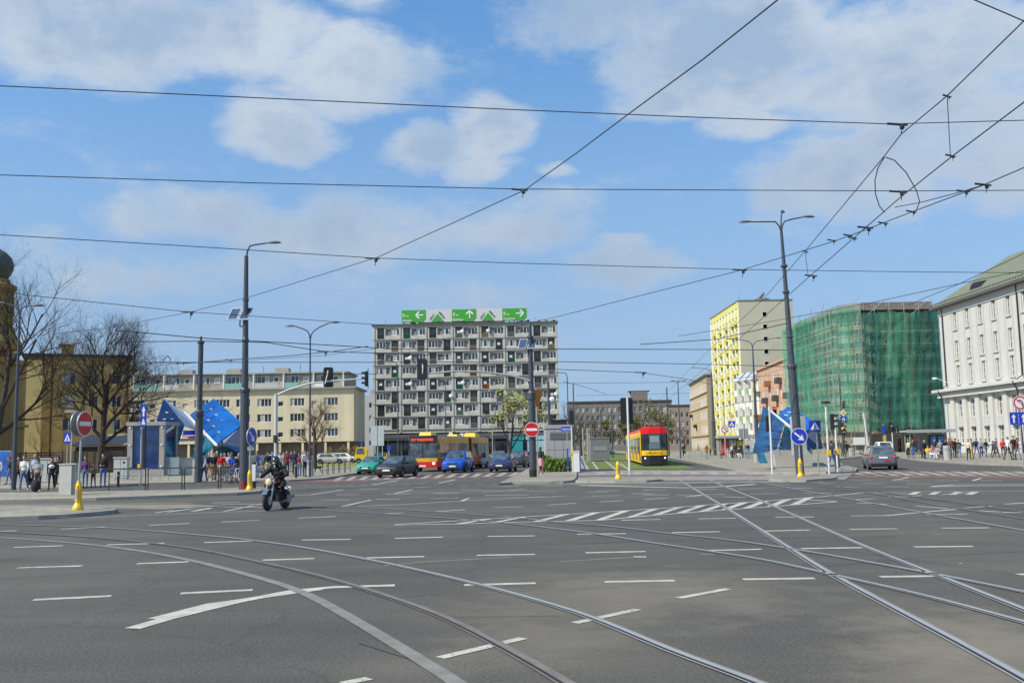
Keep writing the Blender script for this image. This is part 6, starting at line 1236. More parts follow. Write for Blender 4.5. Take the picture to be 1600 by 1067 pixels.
# bus
M_BR = paint('bus_red', (.60, .02, .015)); M_BY = paint('bus_yellow', (.70, .36, .03))
p = carloc(661, 737); T = thing('articulated_bus', 'red and yellow articulated city bus with a dark route display waiting behind the cars', 'bus', (p[0], p[1], 0), R_(-12.5))
W = 2.55; 
def bus_section(y0, y1, nm, front=False):
    c = MB(); P = [(-W/2, .35), (-W/2-.0, 1.1), (-W/2+.04, 2.75), (-W/2+.22, 2.95), (W/2-.22, 2.95), (W/2-.04, 2.75), (W/2, 1.1), (W/2, .35)]
    n = len(P); o = len(c.v)
    ys = [y0, y1]; c.v += [(x, y, z) for y in ys for x, z in P]
    for k in range(n): a = k; b = (k+1) % n; c.f.append((a, b, b+n, a+n)); c.m.append(0 if k in (0, 6, 7) else (1 if k in (1, 5) else 2))
    c.f.append(tuple(range(n))[::-1]); c.m.append(0); c.f.append(tuple(range(n, 2*n))); c.m.append(0)
    bo = c.build(nm, [M_BR, M_BY, mat('bus_roof', (.38, .30, .16), rough=.5, var=.2)], T)
    for s_ in (-1, 1):
        q = MB(); L_ = y1-y0; k = max(1, int(L_/1.45))
        for i in range(k): a = y0+.3+i*(L_-.5)/k; q.box(s_*(W/2-.03), s_*(W/2+.012), a, a+(L_-.5)/k-.1, 1.15, 2.35)
        q.build('side_window', M_CGL, bo)
        q = MB(); q.box(s_*W/2, s_*(W/2+.01), y0+.05, y1-.05, .38, .85, 0); q.build('side_stripe', M_BR, bo)
    return bo
b1 = bus_section(.12, 10, 'front_section'); b2 = bus_section(11, 17.5, 'rear_section')
c = MB(); 
for k in range(9): c.box(-W/2+.08+(k % 2)*.05, W/2-.08-(k % 2)*.05, 10+k*.11, 10+k*.11+.1, .5, 2.85)
c.build('bellows', M_BLACK, T, fix=False)
c = MB(); c.slab([(-W/2, .12), (-W/2+.06, 0.0), (-.6, -.1), (.6, -.1), (W/2-.06, 0), (W/2, .12)], .33, .82, 0); c.slab([(-W/2, .12), (-W/2+.06, 0.0), (-.6, -.1), (.6, -.1), (W/2-.06, 0), (W/2, .12)], .82, 1.12, 1); c.build('front_panel', [M_BR, M_BY], T)
c = MB(); c.slab([(-W/2+.02, .12), (-W/2+.08, 0.01), (-.6, -.08), (.6, -.08), (W/2-.08, .01), (W/2-.02, .12)], 1.12, 2.92); c.build('windscreen', M_CGL, T)
c = MB(); c.slab([(-W/2+.03, .1), (-W/2+.09, 0.0), (-.6, -.095), (.6, -.095), (W/2-.09, .0), (W/2-.03, .1)], 2.35, 2.98); dp = c.build('route_display', M_BLACK, T); text('517 TARG\u00d3WEK', .26, mat('red_led', (.8, .05, .02), var=0, emit=1.2), dp, (0, -.11, 2.55), align='CENTER', ext=.002, name='display_text')
c = MB(); c.box(-.03, .03, -.11, -.08, 1.15, 2.35); c.build('wiper_pillar', M_BLACK, T, fix=False)
for s_ in (-1, 1):
    c = MB(); c.ell((s_*.92, -.03, .68), (.13, .05, .1), 10, 7); c.build('headlight', M_HEAD, T, smooth=True); c = MB(); c.tube([(s_*1.25, 0, 2.6), (s_*1.45, -.25, 2.5), (s_*1.47, -.28, 2.2)], .04, 5); c.box(s_*1.47-.1, s_*1.47+.1, -.33, -.27, 1.85, 2.25); c.build('mirror', M_BLACK, T)
    for y in (2.6, 8.3, 14.6): wheel(T, s_*(W/2-.16), y, .48, .28)
c = MB(); c.box(-.28, .28, -.13, -.105, .42, .54); c.build('number_plate', M_PLATE, T, fix=False)
for y, x, w_, h_ in ((.9, -.1, .55, .32), (8, .2, .5, .2), (14.5, .1, .6, .4)): c = MB(); c.hexa([(x-w_, y, 2.95), (x+w_, y, 2.95), (x+w_, y+1.8, 2.95), (x-w_, y+1.8, 2.95), (x-w_+.1, y+.15, 2.95+h_), (x+w_-.1, y+.15, 2.95+h_), (x+w_-.1, y+1.5, 2.95+h_), (x-w_+.1, y+1.5, 2.95+h_)]); c.build('roof_unit', M_YEL, T)
# tram
M_TR = paint('tram_red', (.72, .01, .02)); M_TY = paint('tram_yellow', (.85, .50, .01))
p = carloc(1024, 728.5); T = thing('tram', 'yellow and red low floor tram arriving on the grassed track', 'tram', (p[0], p[1], 0), R_(-4)); W = 2.38
secs = [(.9, 6.2), (6.9, 12), (12.7, 18), (18.7, 24), (24.7, 30)]
for i, (y0, y1) in enumerate(secs):
    c = MB(); P = [(-W/2+.03, .3), (-W/2, .9), (-W/2, 2.75), (-W/2+.05, 3.0), (-W/2+.3, 3.3), (W/2-.3, 3.3), (W/2-.05, 3.0), (W/2, 2.75), (W/2, .9), (W/2-.03, .3)]; n = len(P); c.v += [(x, y, z) for y in (y0, y1) for x, z in P]
    for k in range(n): c.f.append((k, (k+1) % n, (k+1) % n+n, k+n)); c.m.append(1 if k in (3, 4, 5) else 0)
    c.f.append(tuple(range(n))[::-1]); c.m.append(0); c.f.append(tuple(range(n, 2*n))); c.m.append(0); bo = c.build('body_section', [M_TY, M_TR], T)
    for s_ in (-1, 1):
        q = MB()
        for a, b, z0, z1 in ((y0+.3, y0+1.7, .5, 2.5), (y0+1.95, y0+3.3, 1.1, 2.5), (y0+3.55, y1-.3, 1.1, 2.5)): q.box(s_*(W/2-.02), s_*(W/2+.012), a, b, z0, z1)
        q.build('side_window', M_CGL, bo)
    if i < 4: q = MB(); q.box(-W/2+.1, W/2-.1, y1, y1+.7, .5, 3.1); q.build('bellows', M_BLACK, T, fix=False)
# cab
c = MB()
pf = [(-W/2, .9), (-W/2+.03, .35), (-W/2+.2, .02), (-.5, -.12), (.5, -.12), (W/2-.2, .02), (W/2-.03, .35), (W/2, .9)]
c.slab([(x*.96, y+.05) for x, y in pf], .12, .95, 2); c.slab(pf, .95, 1.38, 0); c.slab([(x*.985, y+.03 if y < .5 else y) for x, y in pf], 1.38, 2.82, 1); c.slab([(x*.99, y+.12 if y < .5 else y) for x, y in pf], 2.82, 3.25, 3); c.slab([(x*.85, y+.35 if y < .5 else y) for x, y in pf], 3.25, 3.42, 3)
c.build('cab', [M_TY, glass('tram_black_glass', (.03, .035, .045)), M_TRIM, M_TR], T)
c = MB(); c.slab([(x*.80, y+.003) for x, y in pf[2:6]], 1.5, 2.7); c.build('windscreen', glass('tram_windscreen', (.12, .17, .19), rough=.08), T)
c = MB(); c.slab([(x*.76, y-.004) for x, y in pf[2:6]], 2.1, 2.62); c.build('sun_blind', mat('blind_grey', (.26, .33, .34), var=.1, rough=.3), T)
for s_ in (-1, 1): c = MB(); c.ell((s_*.85, -.02, .72), (.06, .04, .06), 8, 6); c.build('headlight', M_HEAD, T); c = MB(); c.box(s_*(W/2-.02)-.02, s_*(W/2-.02)+.02, .25, .6, .9, 2.9); c.build('door_pillar', M_TY, T, fix=False)
text('KOMUNIKACJA', .2, mat('sticker_brown', (.22, .10, .02), var=0), T, (-.1, -.125, 1.08), ext=.002, align='CENTER', name='front_lettering')
c = MB(); c.box(-.7, .5, 2.2, 4.2, 3.3, 3.42); c.tube([(-.6, 3, 3.42), (-.6, 3, 3.75), (.6, 3, 3.75), (.6, 3, 3.42)], .04, 5); c.tube([(-.6, 2.3, 3.72), (.6, 2.3, 3.72)], .03, 5); c.build('roof_equipment', M_SIGNG, T)
for y in (2, 9.5, 15.4, 21.3, 27): c = MB(); c.box(-1.0, 1.0, y-.8, y+.8, .12, .3); c.build('bogie', M_TRIM, T, fix=False)
# ================================================================== PEOPLE
V3 = Vector
def body_mesh(key, J):
    """J: joints; returns one continuous voxel-joined body with region materials"""
    b = MB(); seg = []
    def cap(p, q, r1, r2, lab):
        p, q = V3(p), V3(q); b.tube([p, p.lerp(q, .5), q], [r1, (r1+r2)/2*1.03, r2], 10); b.ell(p, (r1, r1, r1), 10, 6); b.ell(q, (r2, r2, r2), 10, 6); seg.append((p, q, r1, r2, lab))
    hip, ch, nk, hd = V3(J['hip']), V3(J['chest']), V3(J['neck']), V3(J['head']); side = V3(J.get('side', (1, 0, 0))).normalized()
    def blob(c, r, lab): b.ell(c, r, 14, 9); seg.append((V3(c)-V3((r[0]*.4, 0, 0)), V3(c)+V3((r[0]*.4, 0, 0)), r[1], r[1], lab))
    w = J.get('w', 1.0)
    blob(hip, (.165*w, .115*w, .13), 2); blob(hip.lerp(ch, .45), (.15*w, .105*w, .15), 1); blob(ch, (.18*w, .115*w, .16), 1); blob(ch.lerp(nk, .62), (.185*w, .085*w, .075), 1)
    cap(ch, nk, .07, .055, 1); cap(nk, hd-V3((0, 0, .02)), .052, .05, 0)
    b.ell(hd, (.075, .095, .115), 14, 10); seg.append((hd+V3((0, 0, .04)), hd-V3((0, 0, .04)), .085, .085, 0)); fw = V3(J.get('face', (0, -1, 0))).normalized()
    b.ell(hd+fw*.095-V3((0, 0, .012)), (.015, .022, .022), 6, 4); b.ell(hd+fw*.04-V3((0, 0, .085)), (.045, .045, .03), 8, 5)
    for s in (-1, 1):
        b.ell(hd+side*s*.078, (.014, .022, .03), 6, 4)
        k = 'L' if s < 0 else 'R'; sh = nk+side*s*.175*w-V3((0, 0, .075)); el = V3(J['el'+k]); wr = V3(J['wr'+k]); hj = hip+side*s*.092-V3((0, 0, .03)); kn = V3(J['kn'+k]); an = V3(J['an'+k])
        lt = J.get('lt', 1); cap(sh, el, .058*w*lt, .044*lt, 1); cap(el, wr, .043*lt, .028*lt, 4)
        d = (wr-el).normalized(); d = (d+V3(J.get('hd'+k, (0, -.15, -.05)))).normalized(); pm = wr+d*.05; b.ell(wr.lerp(pm, .6), (.03, .034, .045), 8, 6); seg.append((wr+d*.02, wr+d*.17, .03, .02, 0))
        u = side*s; v = d.cross(u).normalized()
        for f, ln in ((-1.5, .066), (-.5, .078), (.5, .073), (1.5, .056)):
            a = pm+v*f*.019+d*.015; m1 = a+d*ln*.55-u*.008; m2 = m1+d*ln*.4-u*.022; b.tube([a, m1, m2], [.0125, .012, .01], 6)
        t0 = wr+d*.025-v*.028; b.tube([t0, t0-v*.03+d*.03-u*.008, t0-v*.035+d*.055-u*.02], [.014, .013, .01], 6)
        cap(hj, kn, .088*w, .058, 2); cap(kn, an, .056, .038, 2)
        fd = V3(J.get('ft'+k, (0, -1, 0))).normalized(); heel = an-V3((0, 0, .045))-fd*.04; cap(heel, an+fd*.15-V3((0, 0, .06)), .042, .033, 3)
    me = b.mesh('tmp', [M_BLACK]); o = bpy.data.objects.new('tmp', me); COL.objects.link(o)
    md = o.modifiers.new('r', 'REMESH'); md.mode = 'VOXEL'; md.voxel_size = .0165; ms = o.modifiers.new('s', 'SMOOTH'); ms.iterations = 2; ms.factor = .4
    bpy.context.view_layer.update(); dg = bpy.context.evaluated_depsgraph_get(); m2 = bpy.data.meshes.new_from_object(o.evaluated_get(dg)); m2.name = 'person_body'
    bpy.data.objects.remove(o); m2.materials.clear()
    for _ in range(5): m2.materials.append(M_BLACK)
    idx = []
    S = [(p, q-p, max(1e-6, (q-p).length_squared), r1, r2, lab) for p, q, r1, r2, lab in seg]
    for pl in m2.polygons:
        c = pl.center; best = 9; bl = 1
        for p, d, l2, r1, r2, lab in S:
            t = max(0, min(1, (c-p).dot(d)/l2)); dist = (c-(p+d*t)).length-(r1+(r2-r1)*t)
            if dist < best: best = dist; bl = lab
        idx.append(bl)
    m2.polygons.foreach_set('material_index', idx); m2.polygons.foreach_set('use_smooth', [True]*len(idx)); return m2
def standing(stride=0.0, arm=0.12, bend=0.0, armsup=False, w=1.0, bag=False):
    J = {'hip': (0, 0, .93), 'chest': (0, -.02-bend*.25, 1.26), 'neck': (0, -.02-bend*.4, 1.47), 'head': (0, -.05-bend*.5, 1.63), 'w': w}
    for k, s, ph in (('L', -1, 1), ('R', 1, -1)):
        a = stride*ph; kn = V3((s*.1, -.45*math.sin(a)-.02, .92-.43*math.cos(a))); b_ = a-(.35*stride*2 if ph < 0 else .05)
        an = kn+V3((0, -.43*math.sin(b_), -.43*math.cos(b_))); J['kn'+k] = kn; J['an'+k] = an; J['ft'+k] = (s*.15, -1, .0)
        aa = -arm*ph*(1 if stride else .5)-.05; sh = V3((s*.18, J['neck'][1], 1.39)); el = sh+V3((s*.05, -.28*math.sin(aa), -.28*math.cos(aa)))
        fa = aa+.3 if not armsup else 1.6; wr = el+V3((-s*.02 if not armsup else -s*.12, -.25*math.sin(fa), -.25*math.cos(fa))); J['el'+k] = el; J['wr'+k] = wr
    lo = min(J['anL'].z, J['anR'].z); off = lo-.105
    for k in J:
        if k in ('hip', 'chest', 'neck', 'head', 'knL', 'knR', 'anL', 'anR', 'elL', 'elR', 'wrL', 'wrR'): J[k] = V3(J[k])-V3((0, 0, off))
    return J
SIT = {'hip': (0, 0, .52), 'chest': (0, -.03, .85), 'neck': (0, -.05, 1.06), 'head': (0, -.09, 1.22), 'knL': (-.12, -.45, .52), 'knR': (.12, -.43, .52), 'anL': (-.12, -.42, .10), 'anR': (.14, -.55, .11), 'elL': (-.24, -.1, .78), 'elR': (.24, -.1, .78), 'wrL': (-.12, -.32, .66), 'wrR': (.12, -.32, .66)}
RIDE = {'hip': (0, .25, .84), 'chest': (0, .10, 1.14), 'neck': (0, 0, 1.33), 'head': (0, -.09, 1.50), 'knL': (-.27, -.22, .74), 'knR': (.27, -.22, .74), 'anL': (-.24, .12, .39), 'anR': (.24, .12, .39), 'elL': (-.40, -.12, 1.08), 'elR': (.40, -.12, 1.08), 'wrL': (-.36, -.38, 1.03), 'wrR': (.36, -.38, 1.03), 'w': 1.25, 'lt': 1.3, 'hdL': (.1, -.9, -.1), 'hdR': (-.1, -.9, -.1)}
POSES = {'stand': standing(0.02, .1), 'walk': standing(.26, .35), 'stroll': standing(.15, .22), 'step': standing(-.2, -.25), 'phone': standing(.04, .1, armsup=True), 'lean': standing(.1, .2, bend=.7), 'stout': standing(.06, .15, w=1.18), 'sit': SIT, 'ride': RIDE}
PM = {k: body_mesh(k, J) for k, J in POSES.items()}
SKIN = mat('skin', (.48, .27, .19), rough=.55, var=.08)
CL = {'black': (.015, .015, .018), 'dark': (.035, .035, .04), 'navy': (.02, .03, .09), 'white': (.68, .68, .68), 'grey': (.30, .30, .30), 'red': (.55, .02, .025), 'blue': (.02, .08, .45), 'jeans': (.07, .13, .28), 'ljeans': (.18, .28, .42), 'pink': (.60, .30, .30), 'lblue': (.32, .42, .58), 'khaki': (.22, .18, .10), 'brown': (.13, .06, .03), 'maroon': (.16, .02, .03), 'cream': (.60, .52, .38), 'orange': (.40, .14, .05), 'yellow': (.65, .45, .05), 'purple': (.12, .04, .14)}
def cloth(c): return mat('cloth_'+c, CL[c], rough=.85, var=.18, scale=6, bump=.3)
HAIR = {'d': mat('dark_hair', (.02, .015, .012), rough=.6, var=.2), 'b': mat('brown_hair', (.08, .045, .02), rough=.6, var=.2), 'f': mat('fair_hair', (.32, .22, .10), rough=.6, var=.2), 'g': mat('grey_hair', (.35, .34, .33), rough=.6, var=.2)}
def hair_mesh(long):
    b = MB(); b.ell((0, .022, .035), (.088, .102, .105), 14, 9)
    if long: b.ell((0, .06, -.07), (.09, .06, .17), 12, 8)
    return b
HM = {}
EM = MB()
for s in (-1, 1): EM.ell((s*.03, -.088, .012), (.012, .008, .007), 6, 4)
EM.box(-.022, .022, -.098, -.085, -.058, -.052)
EM = EM.mesh('facial_features', M_BLACK)
def person(label, base, pose, top, legs, hair='d', rz=0.0, h=1.75, sleeve=True, shoes='dark', long=False, group=None, cat='person', extra=None):
    T = thing('person', label, cat, base, rz, group); T.scale = (h/1.75,)*3
    o = link('body', PM[pose], T)
    for i, m in enumerate([SKIN, cloth(top), cloth(legs), cloth(shoes), cloth(top) if sleeve else SKIN]): o.material_slots[i].link = 'OBJECT'; o.material_slots[i].material = m
    hd = V3(POSES[pose]['head'])
    if hair:
        k = (hair, long)
        if k not in HM: HM[k] = hair_mesh(long).mesh('hair', HAIR[hair], True)
        link('hair', HM[k], T, hd)
    link('facial_features', EM, T, hd)
    if extra == 'backpack': b = MB(); b.ell((0, .2, 1.25), (.16, .11, .22), 10, 7); b.build('backpack', cloth('navy'), T, smooth=True)
    if extra == 'skirt': b = MB(); b.lathe([(.16, 1.0), (.2, .8), (.24, .55)], n=14); b.build('skirt', cloth(legs), T)
    if extra == 'cap': b = MB(); b.ell(hd+V3((0, .01, .06)), (.088, .1, .07), 12, 7); b.box(hd.x-.06, hd.x+.06, hd.y-.17, hd.y-.07, hd.z+.05, hd.z+.065); b.build('cap', cloth('dark'), T)
    if extra == 'hood': b = MB(); b.ell(hd+V3((0, .03, .02)), (.105, .115, .13), 12, 8); b.build('hood', cloth(top), T)
    if extra == 'shawl': b = MB(); b.ell(V3((0, -.05, 1.3)), (.17, .14, .13), 12, 8); b.build('scarf', cloth('white'), T, smooth=True)
    return T
def bag(label, base, m, w=.36, h=.34, d=.2, name='bag'):
    T = thing(name, label, 'bag', base); c = MB(); c.ell((0, 0, h/2), (w/2, d/2, h/2), 14, 9); c.build('bag_body', cloth(m), T, smooth=True); c = MB(); c.tube([(-w*.3, 0, h*.85), (-w*.2, 0, h*1.25), (w*.2, 0, h*1.25), (w*.3, 0, h*.85)], .012, 5); c.build('handle', M_BLACK, T)
gl_ = 'pedestrians on the left pavement'
person('person in dark brown jacket half behind the far left double lamp post', gpt(28, 763), 'stroll', 'brown', 'dark', 'd', .2, 1.72, group=gl_)
person('man in white t-shirt and blue jeans carrying a dark jacket, far left', gpt(37, 767.5), 'walk', 'white', 'jeans', 'b', .1, 1.78, sleeve=False, shoes='white', group=gl_)
b_ = gpt(43, 766.5); T = thing('jacket', 'dark folded jacket held beside the man in the white t-shirt', 'jacket', (b_[0]+.02, b_[1]-.15, .85)); c = MB(); c.ell((0, 0, .12), (.17, .12, .26), 12, 8); c.ell((.06, .02, .0), (.12, .1, .2), 10, 7); c.build('cloth_body', cloth('black'), T, smooth=True)
bag('round dark bag hanging by the man in the white t-shirt', (b_[0]+.12, b_[1], .4), 'dark', .34, .38)
person('bald man in light blue shirt behind the boy in grey', gpt(54, 763), 'stand', 'lblue', 'dark', None, 0, 1.80, group=gl_)
person('boy in pale grey t-shirt and cap standing over a big black bag', gpt(59, 768), 'stout', 'grey', 'dark', 'd', 0, 1.58, sleeve=False, shoes='white', extra='cap', group=gl_)
b_ = gpt(58, 768.5); bag('big black sports bag on the pavement between the feet of the boy in grey', (b_[0], b_[1]-.2, .12), 'black', .45, .62, .3)
person('woman all in black with a white scarf, left of the concrete box', gpt(80, 765.5), 'walk', 'black', 'black', 'd', .3, 1.62, extra='shawl', long=True, group=gl_)
person('person in black hood behind the woman with the white scarf', gpt(90, 761), 'stroll', 'black', 'black', 'd', .2, 1.68, extra='hood', group=gl_)
person('woman in dark purple top and jeans right of the left no entry sign post', gpt(133, 762), 'stand', 'purple', 'jeans', 'b', 0, 1.66, long=True, group=gl_)
person('small child in khaki jacket between the woman in purple and the man in black', gpt(145.5, 761.5), 'stroll', 'khaki', 'dark', 'f', 0, 1.22, group=gl_)
person('man in black jacket and blue jeans holding hands in front of him', gpt(160.5, 762), 'phone', 'black', 'jeans', 'd', .2, 1.78, group=gl_)
person('person in white cut off by the left edge beside the blue poster', gpt(-3, 757), 'stand', 'white', 'ljeans', 'b', 0, 1.7, group=gl_)
gc = 'group behind the railing near the canopy'
person('person in white and grey shirt with jeans leaning at the stout black pole', gpt(319, 752.5), 'stroll', 'white', 'jeans', 'd', -.8, 1.72, extra='cap', group=gc)
person('man in black t-shirt behind the railing, left of the red t-shirt', gpt(334.5, 751.5), 'stand', 'black', 'khaki', 'd', .4, 1.74, sleeve=False, group=gc)
person('tall bare headed man behind the man in red', gpt(339, 749), 'stand', 'dark', 'dark', None, 0, 1.84, group=gc)
person('man in bright red t-shirt behind the railing', gpt(345.5, 752), 'stand', 'red', 'grey', 'b', .3, 1.70, sleeve=False, group=gc)
person('person in pink shirt partly hidden behind the man in red', gpt(351, 750), 'stand', 'pink', 'dark', 'd', 0, 1.72, group=gc)
person('boy in white and pale blue t-shirt between red and bright blue shirts', gpt(357.5, 751.5), 'phone', 'lblue', 'grey', 'b', 0, 1.72, sleeve=False, group=gc)
person('boy in bright blue t-shirt near the tall black lamp post', gpt(366, 752), 'lean', 'blue', 'grey', 'd', -.3, 1.62, sleeve=False, group=gc)
person('person in dark jacket next to the tall black lamp post', gpt(373, 751), 'stand', 'dark', 'dark', 'f', 0, 1.66, group=gc)
gm = 'people around the left signal mast'
person('person in navy jacket just right of the keep right sign', gpt(402.5, 746), 'stand', 'navy', 'jeans', 'b', -.9, 1.78, group=gm)
person('person in light blue shirt leaning over a bicycle', gpt(411, 745.5), 'lean', 'lblue', 'khaki', 'f', -1.3, 1.72, group=gm)
person('person in black jacket beside the one leaning over a bicycle', gpt(418, 744.5), 'stand', 'black', 'cream', 'd', .5, 1.7, group=gm)
person('person in white patterned top left of the maroon jacket, behind the rider', gpt(437, 742.5), 'stand', 'white', 'dark', 'd', .4, 1.66, group=gm)
person('person in maroon jacket directly behind the motorcyclist', gpt(448.5, 743.5), 'stand', 'maroon', 'dark', 'b', 0, 1.78, group=gm)
person('person in navy jacket and black hat right of the motorcyclist', gpt(460.5, 742.5), 'stroll', 'navy', 'dark', 'd', .3, 1.82, extra='cap', group=gm)
person('woman with red scarf and white bag beside the white shirted person', gpt(468, 743.5), 'stand', 'maroon', 'jeans', 'd', -.4, 1.58, long=True, group=gm)
person('person in long white shirt and dark trousers next to the pale round pillar', gpt(476, 744.5), 'stand', 'white', 'navy', 'b', .9, 1.76, extra='backpack', group=gm)
person('person in dark coat between the white shirt and the pale round pillar', gpt(481.5, 743), 'stand', 'dark', 'dark', 'd', 0, 1.70, group=gm)
person('long haired woman in black jacket and pink trousers right of the median mast', gpt(845, 740.5), 'walk', 'black', 'pink', 'b', 3.0, 1.72, long=True, extra='skirt')
person('man in dark jacket walking on the pavement right of the tram', gpt(1068, 713.7), 'stroll', 'dark', 'dark', 'g', .4, 1.74)
person('person in rust coloured jacket near the base of the dark lamp post', gpt(1104.5, 716.5), 'stroll', 'orange', 'khaki', 'g', .6, 1.75)
person('person in yellow vest half behind the rust coloured jacket', gpt(1110, 712), 'stand', 'yellow', 'dark', 'd', .6, 1.6)
gs = 'people waiting at the left bus shelter'
for i, (x, y, ps, t_, l_, hh, lb) in enumerate([(1130, 716, 'sit', 'red', 'dark', 1.7, 'seated person in red jacket below the red poster'), (1138, 716.5, 'sit', 'grey', 'cream', 1.65, 'seated person in grey left of the two dark seated ones'), (1144.5, 715.5, 'stand', 'white', 'dark', 1.6, 'person in white top standing right of the red poster'),
    (1149.5, 716, 'stand', 'black', 'dark', 1.7, 'first person in black under the lime poster'), (1154, 716.5, 'sit', 'dark', 'white', 1.72, 'seated person in charcoal and white under the lime poster'), (1158.5, 715.5, 'phone', 'black', 'black', 1.74, 'person all in black beside the grey sign back'), (1169, 716, 'stand', 'dark', 'ljeans', 1.75, 'person in charcoal jacket and pale jeans left of the scratched shard')]):
    person(lb, gpt(x, y), ps, t_, l_, 'dbfd'[i % 4], (i*1.7) % 1.2-.6, hh, group=gs)
person('person in navy coat and blue jeans between the white signal posts', gpt(1300.5, 734.5), 'walk', 'navy', 'jeans', 'd', 1.8, 1.76, shoes='white', extra='backpack')
person('hooded person in black left of the white shop sign', gpt(1316, 712.5), 'lean', 'black', 'dark', 'd', 1.2, 1.72, extra='hood')
person('person in dark coat just right of the priority sign post', gpt(1324, 712.8), 'stand', 'dark', 'dark', 'd', 0, 1.66)
gr_ = 'people at the right bus stop'
for i, (x, y, ps, t_, l_, hh, lb, ex) in enumerate([(1421, 715.5, 'stand', 'cream', 'black', 1.72, 'person in cream top left of the green poster', None), (1427.5, 715.5, 'stand', 'dark', 'jeans', 1.74, 'person in charcoal with jeans in front of the green poster', None),
    (1445, 716.5, 'stand', 'black', 'black', 1.66, 'fair haired person in black standing in the middle of the shelter', None), (1450.5, 717, 'sit', 'yellow', 'lblue', 1.6, 'seated person in yellow under the shelter', None), (1456, 717.5, 'sit', 'pink', 'white', 1.68, 'seated person in pink and white under the shelter', None),
    (1466, 717, 'sit', 'grey', 'cream', 1.66, 'seated person in grey before the blue posters', None), (1474.5, 718, 'lean', 'navy', 'dark', 1.74, 'person in long navy coat bending before the blue posters', 'hood'), (1484.5, 717.5, 'stand', 'brown', 'dark', 1.78, 'person in brown jacket right of the concrete bin', None),
    (1488.5, 715, 'stand', 'maroon', 'dark', 1.86, 'tall person in maroon by the drainpipe of the white building', None), (1493.5, 715.5, 'phone', 'black', 'black', 1.76, 'woman in black with arms folded, right of the shelter', None)]):
    person(lb, gpt(x, y), ps, t_, l_, 'dbfdbd'[i % 6], (i*2.3) % 1.6-.8, hh, extra=ex, group=gr_)
gw = 'people walking before the white building'
for i, (x, y, ps, t_, l_, hh, lb, ex) in enumerate([(1514.5, 718.5, 'stroll', 'cream', 'black', 1.68, 'person in cream and black with a handbag, leftmost of the walkers', None), (1519, 717, 'stand', 'khaki', 'yellow', 1.7, 'person with mustard bag behind the cream top', None), (1526.5, 715, 'walk', 'navy', 'jeans', 1.82, 'tall person in navy hood with blue backpack', 'backpack'),
    (1541.5, 714, 'stroll', 'black', 'jeans', 1.66, 'stocky person in black jacket and jeans alone before a window', None), (1552.5, 714.5, 'walk', 'dark', 'dark', 1.5, 'shorter person in charcoal left of the one in purple', None), (1557, 715, 'walk', 'purple', 'navy', 1.76, 'person in purple jacket with navy trousers', None),
    (1575.5, 718.5, 'walk', 'white', 'dark', 1.84, 'man in white shirt and charcoal trousers', None), (1585.5, 718, 'stand', 'black', 'dark', 1.88, 'tall man in black t-shirt beside the lane sign', None), (1590.5, 718, 'walk', 'maroon', 'ljeans', 1.72, 'person in maroon with pale jeans beside the tall man in black', None), (1607, 716, 'stroll', 'navy', 'dark', 1.75, 'person cut off at the right edge behind the lane sign', None)]):
    person(lb, gpt(x, y), ps, t_, l_, 'bdfdbgfd'[i % 8], (i*1.3) % 1.4-.7+(1.5 if ps == 'walk' else 0), hh, extra=ex, sleeve=(i != 7), group=gw)
person('distant person crossing by the parked cars on the far pavement', gpt(512, 716, .12), 'walk', 'grey', 'dark', 'd', 1.5, 1.7)
gx = 'people farther back in the crowds'
for i, (x, y, ps, t_, l_, hh, lb) in enumerate([(14, 757, 'stroll', 'dark', 'jeans', 1.72, 'person in charcoal between the blue poster and the double lamp post'), (86, 757, 'stand', 'grey', 'dark', 1.7, 'person in grey standing farther back behind the women in black'), (326, 749, 'step', 'navy', 'khaki', 1.76, 'person in navy farther back left of the group by the railing'),
    (361, 747.5, 'stand', 'maroon', 'jeans', 1.74, 'person in maroon behind the boy in bright blue'), (425, 741.5, 'stroll', 'blue', 'dark', 1.76, 'person in bright blue left of the pale signal mast'), (443, 739.5, 'stand', 'cream', 'jeans', 1.68, 'person in cream between the white top and the maroon jacket'), (455, 739, 'stand', 'dark', 'grey', 1.74, 'person in charcoal behind the navy jacket and black hat'),
    (472, 740, 'stroll', 'lblue', 'dark', 1.72, 'person in light blue behind the woman with the red scarf'), (1134, 714, 'stand', 'navy', 'dark', 1.7, 'standing person in navy behind the seated red jacket'), (1163, 714.5, 'stroll', 'grey', 'jeans', 1.72, 'person in grey just right of the grey sign back'),
    (1461, 715, 'stand', 'dark', 'jeans', 1.75, 'person in charcoal standing behind the seated ones'), (1470, 715.5, 'stroll', 'grey', 'dark', 1.7, 'person in grey before the left blue poster'), (1499, 714.5, 'step', 'dark', 'jeans', 1.7, 'person in charcoal between the shelter and the walkers'), (1534, 713, 'stroll', 'grey', 'navy', 1.7, 'person in grey walking behind the blue backpack'), (1568, 713.5, 'step', 'red', 'dark', 1.66, 'person in red walking before a pilaster')]):
    person(lb, gpt(x, y), ps, t_, l_, 'bdfdb'[i % 5], (i*1.9) % 2-1, hh, group=gx)
